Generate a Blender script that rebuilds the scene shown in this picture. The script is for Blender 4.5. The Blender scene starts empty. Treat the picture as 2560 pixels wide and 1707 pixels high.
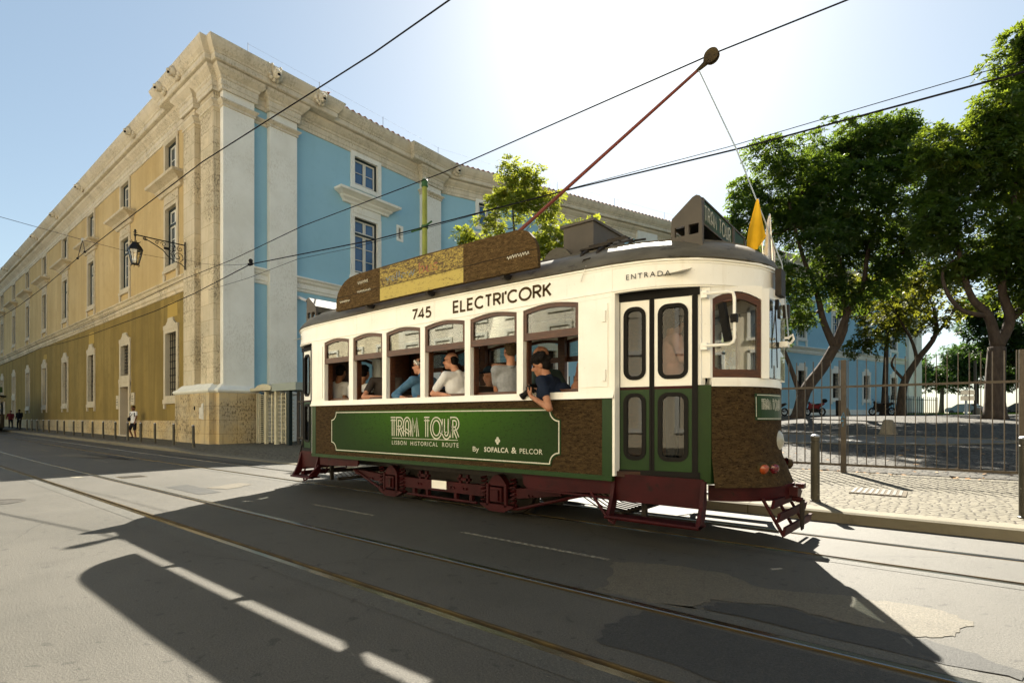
import bpy, bmesh, math, random
from mathutils import Vector, Matrix
R = math.radians
random.seed(7)
scene = bpy.context.scene
COL = scene.collection
# The world frame follows the street: x runs along the tracks towards the right
# front, y across the street towards the tram and the corner building, z up.
# ------------------------------------------------------------------ camera
cam_d = bpy.data.cameras.new("camera")
cam = bpy.data.objects.new("camera", cam_d)
COL.objects.link(cam)
cam.location = (0, 0, 1.32)
cam.rotation_euler = (R(90), 0, R(38.62))
cam_d.lens = 18.48
cam_d.sensor_width = 36
cam_d.shift_y = 0.0748
cam_d.clip_start = 0.05
cam_d.clip_end = 2000
scene.camera = cam
# ------------------------------------------------------------------ light
SUN_AZ = 25.0      # degrees from +y towards -x
SUN_EL = 40.5
world = bpy.data.worlds.new("World")
scene.world = world
world.use_nodes = True
wn = world.node_tree
bg = wn.nodes["Background"]
sky = wn.nodes.new("ShaderNodeTexSky")
sky.sky_type = 'NISHITA'
sky.sun_disc = False
sky.sun_elevation = R(SUN_EL)
sky.sun_rotation = R(-SUN_AZ)
sky.air_density = 1.0
sky.dust_density = 0.7
sky.ozone_density = 1.2
bg.inputs[1].default_value = 0.058
tint = wn.nodes.new("ShaderNodeMix"); tint.data_type = 'RGBA'; tint.blend_type = 'MULTIPLY'
tint.inputs[0].default_value = 1.0; tint.inputs[7].default_value = (.99, 1.04, 1.0, 1)
gam = wn.nodes.new("ShaderNodeGamma"); gam.inputs[1].default_value = 0.68
wn.links.new(sky.outputs[0], gam.inputs[0]); wn.links.new(gam.outputs[0], tint.inputs[6]); wn.links.new(tint.outputs[2], bg.inputs[0])
sun_d = bpy.data.lights.new("sun", 'SUN')
sun_d.energy = 5.0
sun_d.angle = R(0.42)
sun_d.color = (1.0, 0.93, 0.80)
sun = bpy.data.objects.new("sun", sun_d)
COL.objects.link(sun)
sd = Vector((-math.sin(R(SUN_AZ)) * math.cos(R(SUN_EL)), math.cos(R(SUN_AZ)) * math.cos(R(SUN_EL)), math.sin(R(SUN_EL))))
sun.rotation_euler = sd.to_track_quat('Z', 'Y').to_euler()
sun.location = sd * 60
vs = scene.view_settings
vs.view_transform = 'Standard'
vs.look = 'None'
vs.exposure = 2.2
vs.gamma = 1.0
scene.cycles.use_denoising = True
scene.cycles.max_bounces = 8
scene.cycles.transparent_max_bounces = 16
scene.cycles.caustics_reflective = False
scene.cycles.caustics_refractive = False
# ------------------------------------------------------------------ mesh helpers
class MB:
    def __init__(s, T=None):
        s.v = []; s.f = []; s.m = []; s.T = T; s.mi = 0
    def add(s, vs, fs):
        n = len(s.v)
        for q in vs:
            s.v.append(tuple(s.T(*q)) if s.T else tuple(q))
        for f in fs:
            s.f.append([n + i for i in f]); s.m.append(s.mi)
    def box(s, x0, x1, y0, y1, z0, z1):
        s.add([(x0,y0,z0),(x1,y0,z0),(x1,y1,z0),(x0,y1,z0),(x0,y0,z1),(x1,y0,z1),(x1,y1,z1),(x0,y1,z1)],
              [(0,3,2,1),(4,5,6,7),(0,1,5,4),(1,2,6,5),(2,3,7,6),(3,0,4,7)])
    def prism(s, poly, a, b, f):
        """polygon of 2-D points extruded from a to b; f(x, y, t) gives the 3-D point"""
        n = len(poly)
        s.add([f(x, y, a) for x, y in poly] + [f(x, y, b) for x, y in poly],
              [tuple(range(n))[::-1], tuple(range(n, 2*n))] + [(i, (i+1) % n, n + (i+1) % n, n + i) for i in range(n)])
    def pxz(s, poly, y0, y1):
        s.prism(poly, y0, y1, lambda x, z, t: (x, t, z))
    def pyz(s, poly, x0, x1):
        s.prism(poly, x0, x1, lambda y, z, t: (t, y, z))
    def pxy(s, poly, z0, z1):
        s.prism(poly, z0, z1, lambda x, y, t: (x, y, t))
    def tube(s, pts, r, n=8, cap=True):
        pts = [Vector(p) for p in pts]
        k = len(pts)
        rs = r if isinstance(r, (list, tuple)) else [r] * k
        up = None; vs = []
        for i, p in enumerate(pts):
            t = (pts[min(i+1, k-1)] - pts[max(i-1, 0)])
            if t.length < 1e-9: t = Vector((0, 0, 1))
            t.normalize()
            if up is None:
                up = Vector((0, 0, 1)) if abs(t.z) < .9 else Vector((1, 0, 0))
            a = t.cross(up)
            if a.length < 1e-6: a = t.cross(Vector((0, 1, 0)))
            a.normalize(); up = a.cross(t).normalized()
            for j in range(n):
                w = 2 * math.pi * j / n
                vs.append(p + (a * math.cos(w) + up * math.sin(w)) * rs[i])
        fs = [(i*n+j, i*n+(j+1) % n, (i+1)*n+(j+1) % n, (i+1)*n+j) for i in range(k-1) for j in range(n)]
        if cap: fs += [tuple(range(n))[::-1], tuple(range((k-1)*n, k*n))]
        s.add(vs, fs)
    def ell(s, c, r, n=14, m=9, rot=None):
        if not isinstance(r, (list, tuple)): r = (r, r, r)
        c = Vector(c); vs = []
        def P(x, y, z):
            q = Vector((x*r[0], y*r[1], z*r[2]))
            if rot: q = rot @ q
            return c + q
        vs.append(P(0, 0, 1))
        for i in range(1, m):
            a = math.pi * i / m
            for j in range(n):
                b = 2*math.pi*j/n
                vs.append(P(math.sin(a)*math.cos(b), math.sin(a)*math.sin(b), math.cos(a)))
        vs.append(P(0, 0, -1))
        fs = [(0, 1+j, 1+(j+1) % n) for j in range(n)]
        for i in range(m-2):
            o = 1+i*n
            fs += [(o+j, o+n+j, o+n+(j+1) % n, o+(j+1) % n) for j in range(n)]
        o = 1+(m-2)*n
        fs += [(o+(j+1) % n, o+j, len(vs)-1) for j in range(n)]
        s.add(vs, fs)
    def cap(s, p0, r0, p1, r1, n=12):
        """rounded tapering limb from p0 to p1"""
        p0 = Vector(p0); p1 = Vector(p1)
        s.ell(p0, r0, n, 8); s.ell(p1, r1, n, 8)
        if (p1-p0).length > 1e-4: s.tube([p0, p1], [r0, r1], n)
    def lathe(s, c, prof, n=16):
        c = Vector(c); k = len(prof)
        vs = [c + Vector((r*math.cos(2*math.pi*j/n), r*math.sin(2*math.pi*j/n), z)) for r, z in prof for j in range(n)]
        fs = [(i*n+j, i*n+(j+1) % n, (i+1)*n+(j+1) % n, (i+1)*n+j) for i in range(k-1) for j in range(n)]
        fs += [tuple(range(n))[::-1], tuple(range((k-1)*n, k*n))]
        s.add(vs, fs)
    def sweep(s, path, prof, caps=True):
        """profile of (offset to the right of the path, z) carried along a 2-D path with mitred corners"""
        k = len(path); n = len(prof); vs = []
        P = [Vector(p) for p in path]
        for i in range(k):
            d0 = (P[i]-P[i-1]).normalized() if i else None
            d1 = (P[i+1]-P[i]).normalized() if i < k-1 else None
            if d0 is None: d0 = d1
            if d1 is None: d1 = d0
            n0 = Vector((d0.y, -d0.x)); n1 = Vector((d1.y, -d1.x))
            m = n0 + n1
            m = m / max(.25, m.dot(n0)) if m.length > 1e-6 else n0
            for o, z in prof:
                q = P[i] + m * o
                vs.append((q.x, q.y, z))
        fs = [(i*n+j, (i+1)*n+j, (i+1)*n+j+1, i*n+j+1) for i in range(k-1) for j in range(n-1)]
        if caps: fs += [tuple(range(n)), tuple(range((k-1)*n, k*n))[::-1]]
        s.add(vs, fs)
    def ribbon(s, line, w, y, place, off=0.0):
        """flat stroke of width w along a 2-D polyline; place(x, y) gives the 3-D point"""
        P = [Vector(p) for p in line]; k = len(P)
        closed = (P[0]-P[-1]).length < 1e-5
        vs = []
        for i in range(k):
            d0 = (P[i]-P[i-1]) if i else ((P[0]-P[-2]) if closed else P[1]-P[0])
            d1 = (P[i+1]-P[i]) if i < k-1 else ((P[1]-P[0]) if closed else P[-1]-P[-2])
            d0.normalize(); d1.normalize()
            n0 = Vector((-d0.y, d0.x)); n1 = Vector((-d1.y, d1.x)); m = n0+n1
            m = m / max(.4, m.dot(n0)) if m.length > 1e-6 else n0
            vs += [place(*(P[i]+m*(off+w/2))), place(*(P[i]+m*(off-w/2)))]
        s.add(vs, [(2*i, 2*i+1, 2*i+3, 2*i+2) for i in range(k-1)])

def worig(o):
    v = Vector((0, 0, 0))
    while o is not None:
        v += o.location; o = o.parent
    return v
def mk(name, mb, mats, parent=None, loc=None, smooth=False, local=False):
    o0 = Vector((0, 0, 0)) if local else (worig(parent) if parent else Vector(loc or (0, 0, 0)))
    me = bpy.data.meshes.new(name)
    me.from_pydata([(x-o0.x, y-o0.y, z-o0.z) for x, y, z in mb.v], [], mb.f)
    if not isinstance(mats, (list, tuple)): mats = [mats]
    for m in mats: me.materials.append(m)
    if len(mats) > 1: me.polygons.foreach_set("material_index", mb.m)
    b = bmesh.new(); b.from_mesh(me)
    bmesh.ops.recalc_face_normals(b, faces=b.faces)
    b.to_mesh(me); b.free()
    if smooth:
        me.polygons.foreach_set("use_smooth", [True]*len(me.polygons))
        if smooth is not True: me.set_sharp_from_angle(angle=R(smooth))
    ob = bpy.data.objects.new(name, me)
    COL.objects.link(ob)
    if parent: ob.parent = parent
    elif loc: ob.location = loc
    return ob
def tag(o, label, cat, group=None):
    o["label"] = label; o["category"] = cat
    if group: o["group"] = group
    return o
def thing(name, label, cat, loc=(0, 0, 0), group=None):
    o = bpy.data.objects.new(name, None); COL.objects.link(o)
    o.empty_display_size = .1
    o.location = loc
    return tag(o, label, cat, group)
def struct(o, kind="structure"):
    o["kind"] = kind
    return o
def copy_tree(o, parent=None):
    c = o.copy(); COL.objects.link(c)
    if parent is not None: c.parent = parent
    for ch in list(o.children): copy_tree(ch, c)
    return c
def remesh(mb, voxel, it=2):
    me = bpy.data.meshes.new("tmp"); me.from_pydata(mb.v, [], mb.f)
    b = bmesh.new(); b.from_mesh(me)
    bmesh.ops.recalc_face_normals(b, faces=b.faces)
    b.to_mesh(me); b.free()
    ob = bpy.data.objects.new("tmp", me); COL.objects.link(ob)
    m = ob.modifiers.new("r", 'REMESH'); m.mode = 'VOXEL'; m.voxel_size = voxel
    sm = ob.modifiers.new("s", 'SMOOTH'); sm.factor = .5; sm.iterations = it
    dg = bpy.context.evaluated_depsgraph_get()
    e = ob.evaluated_get(dg); m2 = e.to_mesh()
    out = MB()
    out.v = [tuple(v.co) for v in m2.vertices]
    out.f = [list(p.vertices) for p in m2.polygons]
    out.m = [0]*len(out.f)
    e.to_mesh_clear()
    bpy.data.objects.remove(ob); bpy.data.meshes.remove(me)
    return out

# ------------------------------------------------------------------ materials
class NT:
    def __init__(s, name):
        s.mat = bpy.data.materials.new(name); s.mat.use_nodes = True
        s.t = s.mat.node_tree; s.b = s.t.nodes["Principled BSDF"]; s.out = s.t.nodes["Material Output"]
        s.pos = s.n("ShaderNodeNewGeometry").outputs["Position"]
    def n(s, k, **kw):
        x = s.t.nodes.new(k)
        for a, v in kw.items(): setattr(x, a, v)
        return x
    def l(s, a, b): s.t.links.new(a, b)
    def val(s, sock, v):
        if hasattr(v, "links") or isinstance(v, bpy.types.NodeSocket): s.l(v, sock)
        else: sock.default_value = v
    def coord(s, sx=1, sy=1, sz=1):
        m = s.n("ShaderNodeMapping"); s.l(s.pos, m.inputs[0]); m.inputs["Scale"].default_value = (sx, sy, sz)
        return m.outputs[0]
    def noise(s, scale, detail=5, rough=.6, vec=None, dist=0):
        x = s.n("ShaderNodeTexNoise"); s.l(vec or s.pos, x.inputs["Vector"])
        x.inputs["Scale"].default_value = scale; x.inputs["Detail"].default_value = detail
        x.inputs["Roughness"].default_value = rough; x.inputs["Distortion"].default_value = dist
        return x.outputs[0]
    def voro(s, scale, feature='F1', out=0, vec=None, rnd=1):
        x = s.n("ShaderNodeTexVoronoi", feature=feature); s.l(vec or s.pos, x.inputs["Vector"])
        x.inputs["Scale"].default_value = scale; x.inputs["Randomness"].default_value = rnd
        return x.outputs[out]
    def ramp(s, v, a, b, lo=0., hi=1.):
        x = s.n("ShaderNodeMapRange"); s.l(v, x.inputs[0])
        x.inputs[1].default_value = a; x.inputs[2].default_value = b; x.inputs[3].default_value = lo; x.inputs[4].default_value = hi
        return x.outputs[0]
    def mix(s, f, a, b, mode='MIX'):
        x = s.n("ShaderNodeMix", data_type='RGBA', blend_type=mode)
        s.val(x.inputs[0], f); s.val(x.inputs[6], a if not isinstance(a, tuple) else (*a, 1)); s.val(x.inputs[7], b if not isinstance(b, tuple) else (*b, 1))
        return x.outputs[2]
    def math(s, op, a, b=0):
        x = s.n("ShaderNodeMath", operation=op); s.val(x.inputs[0], a); s.val(x.inputs[1], b)
        return x.outputs[0]
    def color(s, c): s.val(s.b.inputs["Base Color"], c if not isinstance(c, tuple) else (*c, 1))
    def rough(s, r): s.val(s.b.inputs["Roughness"], r)
    def bump(s, h, st=.3, d=.02):
        x = s.n("ShaderNodeBump"); s.l(h, x.inputs["Height"]); x.inputs["Strength"].default_value = st; x.inputs["Distance"].default_value = d
        s.l(x.outputs[0], s.b.inputs["Normal"])
def M(name, c1, c2=None, scale=4, rough=.7, metal=0, bump=0, bscale=40, thr=(.35, .65), spec=.22, stretch=(1, 1, 1), c3=None, s3=20, t3=(.6, .7), bd=.01, coat=0):
    t = NT(name)
    vec = t.coord(*stretch)
    c = (*c1, 1)
    if c2: c = t.mix(t.ramp(t.noise(scale, vec=vec), *thr), c1, c2)
    if c3: c = t.mix(t.ramp(t.noise(s3, vec=vec), *t3), c if c2 else c1, c3)
    t.color(c if c2 or c3 else c1)
    t.rough(rough); t.b.inputs["Metallic"].default_value = metal
    t.b.inputs["Specular IOR Level"].default_value = spec
    t.b.inputs["Coat Weight"].default_value = coat
    if bump: t.bump(t.noise(bscale, 4, vec=vec), bump, bd)
    return t.mat
def glass(name, tint=(.9, .93, .92), f=1.25, lo=.08, hi=.9):
    t = NT(name); t.t.nodes.remove(t.b)
    tr = t.n("ShaderNodeBsdfTransparent"); tr.inputs[0].default_value = (*tint, 1)
    gl = t.n("ShaderNodeBsdfGlossy"); gl.inputs["Roughness"].default_value = .015; gl.inputs[0].default_value = (1, 1, 1, 1)
    fr = t.n("ShaderNodeFresnel"); fr.inputs[0].default_value = 1.5
    k = t.ramp(fr.outputs[0], .04, 1, lo, hi)
    mx = t.n("ShaderNodeMixShader"); t.l(k, mx.inputs[0]); t.l(tr.outputs[0], mx.inputs[1]); t.l(gl.outputs[0], mx.inputs[2])
    t.l(mx.outputs[0], t.out.inputs[0])
    return t.mat
def leafmat(name, c1, c2, trans=(.25, .35, .04), scale=.8, c3=None):
    t = NT(name); t.t.nodes.remove(t.b)
    c = t.mix(t.ramp(t.noise(scale, 3), .35, .65), c1, c2)
    if c3: c = t.mix(t.ramp(t.noise(scale*1.7, 4), .58, .7), c, c3)
    d = t.n("ShaderNodeBsdfDiffuse"); t.l(c, d.inputs[0])
    tr = t.n("ShaderNodeBsdfTranslucent"); t.l(t.mix(.5, c, trans), tr.inputs[0])
    g = t.n("ShaderNodeBsdfGlossy"); g.inputs["Roughness"].default_value = .45; g.inputs[0].default_value = (.6, .6, .6, 1)
    m1 = t.n("ShaderNodeMixShader"); m1.inputs[0].default_value = .5; t.l(d.outputs[0], m1.inputs[1]); t.l(tr.outputs[0], m1.inputs[2])
    m2 = t.n("ShaderNodeMixShader"); m2.inputs[0].default_value = .05; t.l(m1.outputs[0], m2.inputs[1]); t.l(g.outputs[0], m2.inputs[2])
    t.l(m2.outputs[0], t.out.inputs[0])
    return t.mat
def asphalt(name, a, b, blot=.5):
    t = NT(name)
    big = t.noise(.35, 4, .6)
    c = t.mix(t.ramp(big, .35, .65), a, b)
    c = t.mix(t.math('MULTIPLY', t.ramp(t.noise(2.2, 5, .7), .48, .72), .45), c, tuple(x*.72 for x in a))
    sp = t.noise(85, 4, .85)
    c = t.mix(t.ramp(sp, .53, .66), c, tuple(min(1, x*1.55) for x in b))
    c = t.mix(t.ramp(sp, .47, .36), c, tuple(x*.5 for x in a))
    bl = t.math('MULTIPLY', t.ramp(t.noise(9, 2, .4, dist=.4), .665, .70), blot)
    c = t.mix(bl, c, tuple(x*.3 for x in a))
    cv = t.voro(.55, 'DISTANCE_TO_EDGE', 0, vec=t.mix(.12, t.pos, t.n_col(2.0)))
    ck = t.math('MULTIPLY', t.ramp(cv, .006, .0), t.ramp(t.noise(.6, 2), .5, .6))
    c = t.mix(t.math('MULTIPLY', ck, .6), c, tuple(x*.35 for x in a))
    t.color(c); t.rough(.68); t.b.inputs['Specular IOR Level'].default_value = .28
    t.bump(t.noise(70, 4, .8), .6, .014)
    return t.mat
def _ncol(s, scale):
    x = s.n("ShaderNodeTexNoise"); s.l(s.pos, x.inputs["Vector"]); x.inputs["Scale"].default_value = scale
    return x.outputs[1]
NT.n_col = _ncol
def cobble(name, a, b, joint, scale=11, bd=.02, leaves=None):
    t = NT(name)
    v = t.mix(.035, t.pos, t.n_col(3.0))
    e = t.voro(scale, 'DISTANCE_TO_EDGE', 0, vec=v, rnd=.85)
    cell = t.n("ShaderNodeSeparateColor"); t.l(t.voro(scale, 'F1', 1, vec=v, rnd=.85), cell.inputs[0])
    c = t.mix(cell.outputs[0], a, b)
    c = t.mix(t.math('MULTIPLY', t.ramp(t.noise(.9, 5), .45, .7), .5), c, tuple(x*.7 for x in a))
    c = t.mix(t.ramp(e, .09, .03), c, joint)
    if leaves: c = t.mix(t.ramp(t.noise(16, 2, .5), .71, .74), c, leaves)
    t.color(c); t.rough(.85); t.b.inputs['Specular IOR Level'].default_value = .15; t.bump(t.ramp(e, 0, .16), .6, bd)
    return t.mat
def plaster(name, a, b, stain, smul=.6, streak=.45, zt=0):
    t = NT(name)
    c = t.mix(t.ramp(t.noise(.25, 5, .6), .35, .65), a, b)
    st = t.noise(1.0, 6, .65, vec=t.coord(.9, .9, .07), dist=.6)
    c = t.mix(t.math('MULTIPLY', t.ramp(st, .46, .64), streak), c, stain)
    c = t.mix(t.math('MULTIPLY', t.ramp(t.noise(2.3, 6, .7), .52, .75), smul), c, tuple(x*.75 for x in a))
    c = t.mix(t.math('MULTIPLY', t.ramp(t.noise(.6, 3, .6, vec=t.coord(1, 1, .5)), .62, .72), .35), c, tuple(min(1, x*1.3) for x in b))
    t.color(c); t.rough(.92); t.b.inputs["Specular IOR Level"].default_value = .2
    t.bump(t.noise(30, 5, .7), .12, .01)
    return t.mat
def stone(name, a, b, dirt, block=None, dthr=(.56, .72), damt=.8, dscale=1.4):
    t = NT(name)
    c = t.mix(t.ramp(t.noise(.8, 6, .65), .35, .65), a, b)
    sp = t.noise(1, 8, .75, vec=t.coord(15, 15, 8))
    dm = t.math('MULTIPLY', t.ramp(sp, .49, .58), t.ramp(t.noise(dscale*.4, 4), .44, .58))
    c = t.mix(t.math('MULTIPLY', dm, damt), c, dirt)
    st = t.noise(1, 5, .65, vec=t.coord(2.2, 2.2, .18))
    c = t.mix(t.math('MULTIPLY', t.ramp(st, *dthr), damt*.55), c, dirt)
    h = t.noise(26, 5, .7)
    if block:
        sx = t.n("ShaderNodeSeparateXYZ"); t.l(t.pos, sx.inputs[0])
        cx = t.n("ShaderNodeCombineXYZ"); t.l(t.math('ADD', sx.outputs[0], sx.outputs[1]), cx.inputs[0]); t.l(sx.outputs[2], cx.inputs[1])
        br = t.n("ShaderNodeTexBrick"); t.l(cx.outputs[0], br.inputs["Vector"])
        br.inputs["Scale"].default_value = 1; br.inputs["Brick Width"].default_value = block[0]; br.inputs["Row Height"].default_value = block[1]
        br.inputs["Mortar Size"].default_value = .012; br.inputs["Mortar Smooth"].default_value = .3
        br.inputs["Color1"].default_value = (.92, .92, .92, 1); br.inputs["Color2"].default_value = (1.06, 1.04, 1.0, 1); br.inputs["Mortar"].default_value = (.62, .58, .52, 1)
        c = t.mix(1.0, c, br.outputs[0], 'MULTIPLY')
    t.color(c); t.rough(.88); t.b.inputs["Specular IOR Level"].default_value = .25
    t.bump(h, .2, .015)
    return t.mat
def cork(name, a=(.026, .0155, .006), b=(.060, .038, .0155), d=(.006, .0035, .002)):
    t = NT(name)
    v = t.coord(1, 1, 2.6)
    c = t.mix(t.ramp(t.noise(11, 7, .78, vec=v), .40, .60), a, b)
    c = t.mix(t.ramp(t.noise(24, 4, .75, vec=v), .57, .63), c, d)
    c = t.mix(t.math('MULTIPLY', t.ramp(t.noise(18, 5, .75, vec=v), .58, .66), .7), c, tuple(x*1.9 for x in b))
    t.color(c); t.rough(.9); t.b.inputs['Specular IOR Level'].default_value = .12; t.bump(t.noise(45, 5, .75, vec=v), .5, .012)
    return t.mat
MT = {}
MT['asphalt'] = asphalt("asphalt", (0.0516, 0.04844, 0.03896), (0.0716, 0.06634, 0.05476))
MT['asphalt_old'] = asphalt("asphalt_patch_pale", (0.08068, 0.06998, 0.04957), (0.09914, 0.08748, 0.06318), .3)
MT['asphalt_new'] = asphalt("asphalt_patch_dark", (0.02835, 0.02835, 0.02531), (0.03746, 0.03645, 0.0324), .2)
MT['concrete'] = asphalt("track_concrete", (0.05265, 0.05164, 0.04253), (0.0729, 0.06885, 0.05771), .6)
MT['paint'] = M("road_paint", (0.24, 0.2208, 0.1632), (0.096, 0.0864, 0.072), 22, .9, thr=(.42, .56), bump=.2, spec=.1)
MT['steel'] = M("rail_steel", (.34, .35, .34), (.22, .20, .16), 6, .22, 1.0, stretch=(.3, 3, 1))
MT['groove'] = M("rail_rust", (0.075, 0.0525, 0.0175), (0.03, 0.021, 0.011), 9, .8, stretch=(.4, 2, 1))
MT['iron'] = M("cast_iron", (.05, .047, .04), (.10, .09, .075), 30, .6, .6, bump=.3)
MT['calcada'] = cobble("limestone_cobbles", (0.1606, 0.1454, 0.1073), (0.1159, 0.1051, 0.07776), (0.03816, 0.03096, 0.02232), 9.5)
MT['square'] = cobble("basalt_cobbles", (0.0552, 0.0504, 0.0408), (0.096, 0.0904, 0.0744), (0.0168, 0.0144, 0.0128), 7, .035, leaves=(0.144, 0.0816, 0.0288))
MT['kerb'] = stone("kerb_limestone", (0.1688, 0.1488, 0.1064), (0.1392, 0.124, 0.0864), (0.0544, 0.0472, 0.0296), None, damt=.5)
MT['lane'] = asphalt("lane_asphalt", (0.096, 0.0912, 0.0768), (0.12, 0.1128, 0.096), .1)
# ------------------------------------------------------------------ ground
def G(u, p, z=0.0):
    if u < -25: p += .0105*(-25-u)
    if u < -20: z += .0038*(-20-u)
    return (u, p, z)
US = [-150, -120, -100, -85, -70, -60, -50, -42, -36, -30, -25, -22, -20, -17, -14, -11, -8, -5, -2, 1, 5, 12, 25, 60]
def sheet(name, p0, p1, z, mat, us=US, zf=None, ps=None):
    mb = MB(); ps = ps or [p0, p1]
    for u in us:
        for p in ps: mb.v.append(G(u, p, zf(u, p) if zf else z))
    n = len(ps)
    for i in range(len(us)-1):
        for j in range(n-1):
            mb.f.append([i*n+j, (i+1)*n+j, (i+1)*n+j+1, i*n+j+1]); mb.m.append(0)
    return struct(mk(name, mb, mat))
RAILS = [2.50, 3.45, 5.80, 6.75]
W = .062
edges = [-60, RAILS[0]-W, RAILS[0]+W, RAILS[1]-W, RAILS[1]+W, RAILS[2]-W, RAILS[2]+W, RAILS[3]-W, RAILS[3]+W, 7.78]
for i in range(0, len(edges), 2):
    sheet("road", edges[i], edges[i+1], 0, MT['asphalt'])
base = MB(); base.add([(-400, -200, -.6), (400, -200, -.6), (400, 600, -.6), (-400, 600, -.6)], [(0, 1, 2, 3)])
struct(mk("ground", base, MT['square']))
for k, p in enumerate(RAILS):
    mb = MB()
    s = 1 if k % 2 == 0 else -1     # grooves lie on the inner side of each pair
    prof = [(-.062, -.02), (-.062, .002), (-.004, .002), (.0, -.002), (.006, -.034), (.036, -.034), (.042, -.002), (.045, .001), (.062, .001), (.062, -.02)]
    mats = [0, 0, 0, 1, 1, 1, 1, 1, 1]
    n = len(prof)
    for u in US:
        for o, z in prof: mb.v.append(G(u, p + s*o, z))
    for i in range(len(US)-1):
        for j in range(n-1):
            mb.f.append([i*n+j, (i+1)*n+j, (i+1)*n+j+1, i*n+j+1]); mb.m.append(mats[j])
    struct(mk("rail", mb, [MT['steel'], MT['groove']]))
# concrete bands flanking the near rails
sheet("rail_bed", RAILS[0]-.24, RAILS[0]-W, .003, MT['concrete'])
sheet("rail_bed", RAILS[1]+W, RAILS[1]+.2, .003, MT['concrete'])
sheet("rail_bed", RAILS[2]-.2, RAILS[2]-W, .003, MT['concrete'])
def patch(name, pts, z, mat, jit=.03, sub=6):
    out = []
    for i in range(len(pts)):
        a = pts[i]; b = pts[(i+1) % len(pts)]
        for k in range(sub):
            t = k/sub
            out.append((a[0]+(b[0]-a[0])*t + random.uniform(-jit, jit), a[1]+(b[1]-a[1])*t + random.uniform(-jit, jit)))
    mb = MB(); mb.add([(x, y, z) for x, y in out], [tuple(range(len(out)))])
    return struct(mk(name, mb, mat))
patch("road_patch", [(-2.31, 4.36), (-1.9, 4.55), (-1.42, 4.64), (-1.0, 4.40), (-.41, 4.62), (.03, 4.67), (.2, 4.5), (.13, 4.16), (-.02, 4.02), (-.49, 4.0), (-.83, 4.07), (-1.22, 3.91), (-1.30, 3.7), (-1.26, 3.60), (-1.6, 3.55), (-2.0, 3.56), (-2.07, 3.9)], .004, MT['asphalt_old'])
patch("road_patch", [(-1.24, 3.66), (-1.19, 3.86), (-.83, 4.03), (-.49, 3.95), (-.10, 4.0), (.2, 3.9), (.45, 3.72), (.3, 3.66)], .006, MT['asphalt_new'])
patch("road_patch", [(-1.53, 3.37), (-1.62, 3.0), (-1.52, 2.72), (-.2, 2.7), (.9, 2.75), (.9, 3.36)], .004, MT['asphalt_new'])
patch("road_patch", [(-11.4, 3.72), (-11.6, 4.13), (-9.9, 4.09), (-9.87, 3.72)], .004, MT['asphalt_new'], .01)
patch("road_patch", [(-10.7, 4.17), (-11.0, 4.93), (-10.55, 4.93), (-10.18, 4.29)], .006, MT['asphalt_old'], .04)
patch("road_patch", [(-24.8, 4.2), (-27.5, 5.0), (-24, 5.1), (-21.5, 5.35), (-21, 5.0), (-23, 4.5)], .004+.012, MT['asphalt_old'], .1)
patch("road_patch", [(-27.5, 5.2), (-21.4, 5.55), (-19.5, 5.45), (-22, 5.2)], .006+.012, MT['asphalt_new'], .08)
patch("road_patch", [(-23, 7.2), (-15.2, 7.2), (-14.0, 7.05), (-16, 6.9), (-21, 6.92)], .006+.003, MT['asphalt_new'], .05)
# lane dashes worn into the road
def dash(u0, u1, p, w=.065, z=.004):
    mb = MB()
    mb.add([G(u0, p-w/2, z), G(u1, p-w/2, z), G(u1, p+w/2, z), G(u0, p+w/2, z)], [(0, 1, 2, 3)])
    struct(mk("lane_marking", mb, MT['paint']))
for a, b in ((-7.4, -5.9), (-4.25, -2.35), (-20.7, -19.2), (-24.5, -23), (-28.5, -27), (-33, -31.4), (-37.5, -36), (-42, -40.4)): dash(a, b, 4.39 if a > -10 else 4.72)
mb = MB(); mb.add([(-15.1, 3.02, .004), (-14.75, 3.02, .004), (-14.75, 3.2, .004), (-15.1, 3.2, .004)], [(0, 1, 2, 3)]); struct(mk("lane_marking", mb, MT['paint']))
# drains and covers
def grate(name, label, u0, u1, p0, p1, z, n=9):
    t = thing(name, label, "drain grate", ((u0+u1)/2, (p0+p1)/2, z))
    mb = MB(); mb.box(u0, u1, p0, p1, z-.03, z+.002)
    fr = mk("frame", mb, MT['groove'], t)
    mb = MB()
    for i in range(n):
        a = u0+.02+(u1-u0-.04)*i/n
        mb.box(a, a+(u1-u0)/n*.5, p0+.03, p1-.03, z+.002, z+.008)
    mk("bars", mb, MT['iron'], t)
grate("drain_grate", "barred iron drain grate in the sunlit road between the two tracks", -14.3, -13.85, 3.66, 4.14, .002)
grate("drain_grate", "dark iron drain grate in the shaded cobbles before the turnstile", -19.9, -18.95, 8.55, 9.2, .06)
grate("cover_grate", "rectangular pavement cover set in the sunlit cobbles by the railing", -1.02, -.3, 9.75, 10.5, .157)
t = tag(mk("manhole_cover", (lambda m: (m.lathe((-11.45, 1.4, -.02), [(.33, 0), (.33, .026), (.29, .026), (.29, .022), (.1, .022), (.1, .025), (.03, .025)], 28), m)[1])(MB()), MT['iron'], loc=(-11.45, 1.4, 0)), "round iron manhole cover at the left edge of the sunlit road", "manhole cover")
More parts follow.
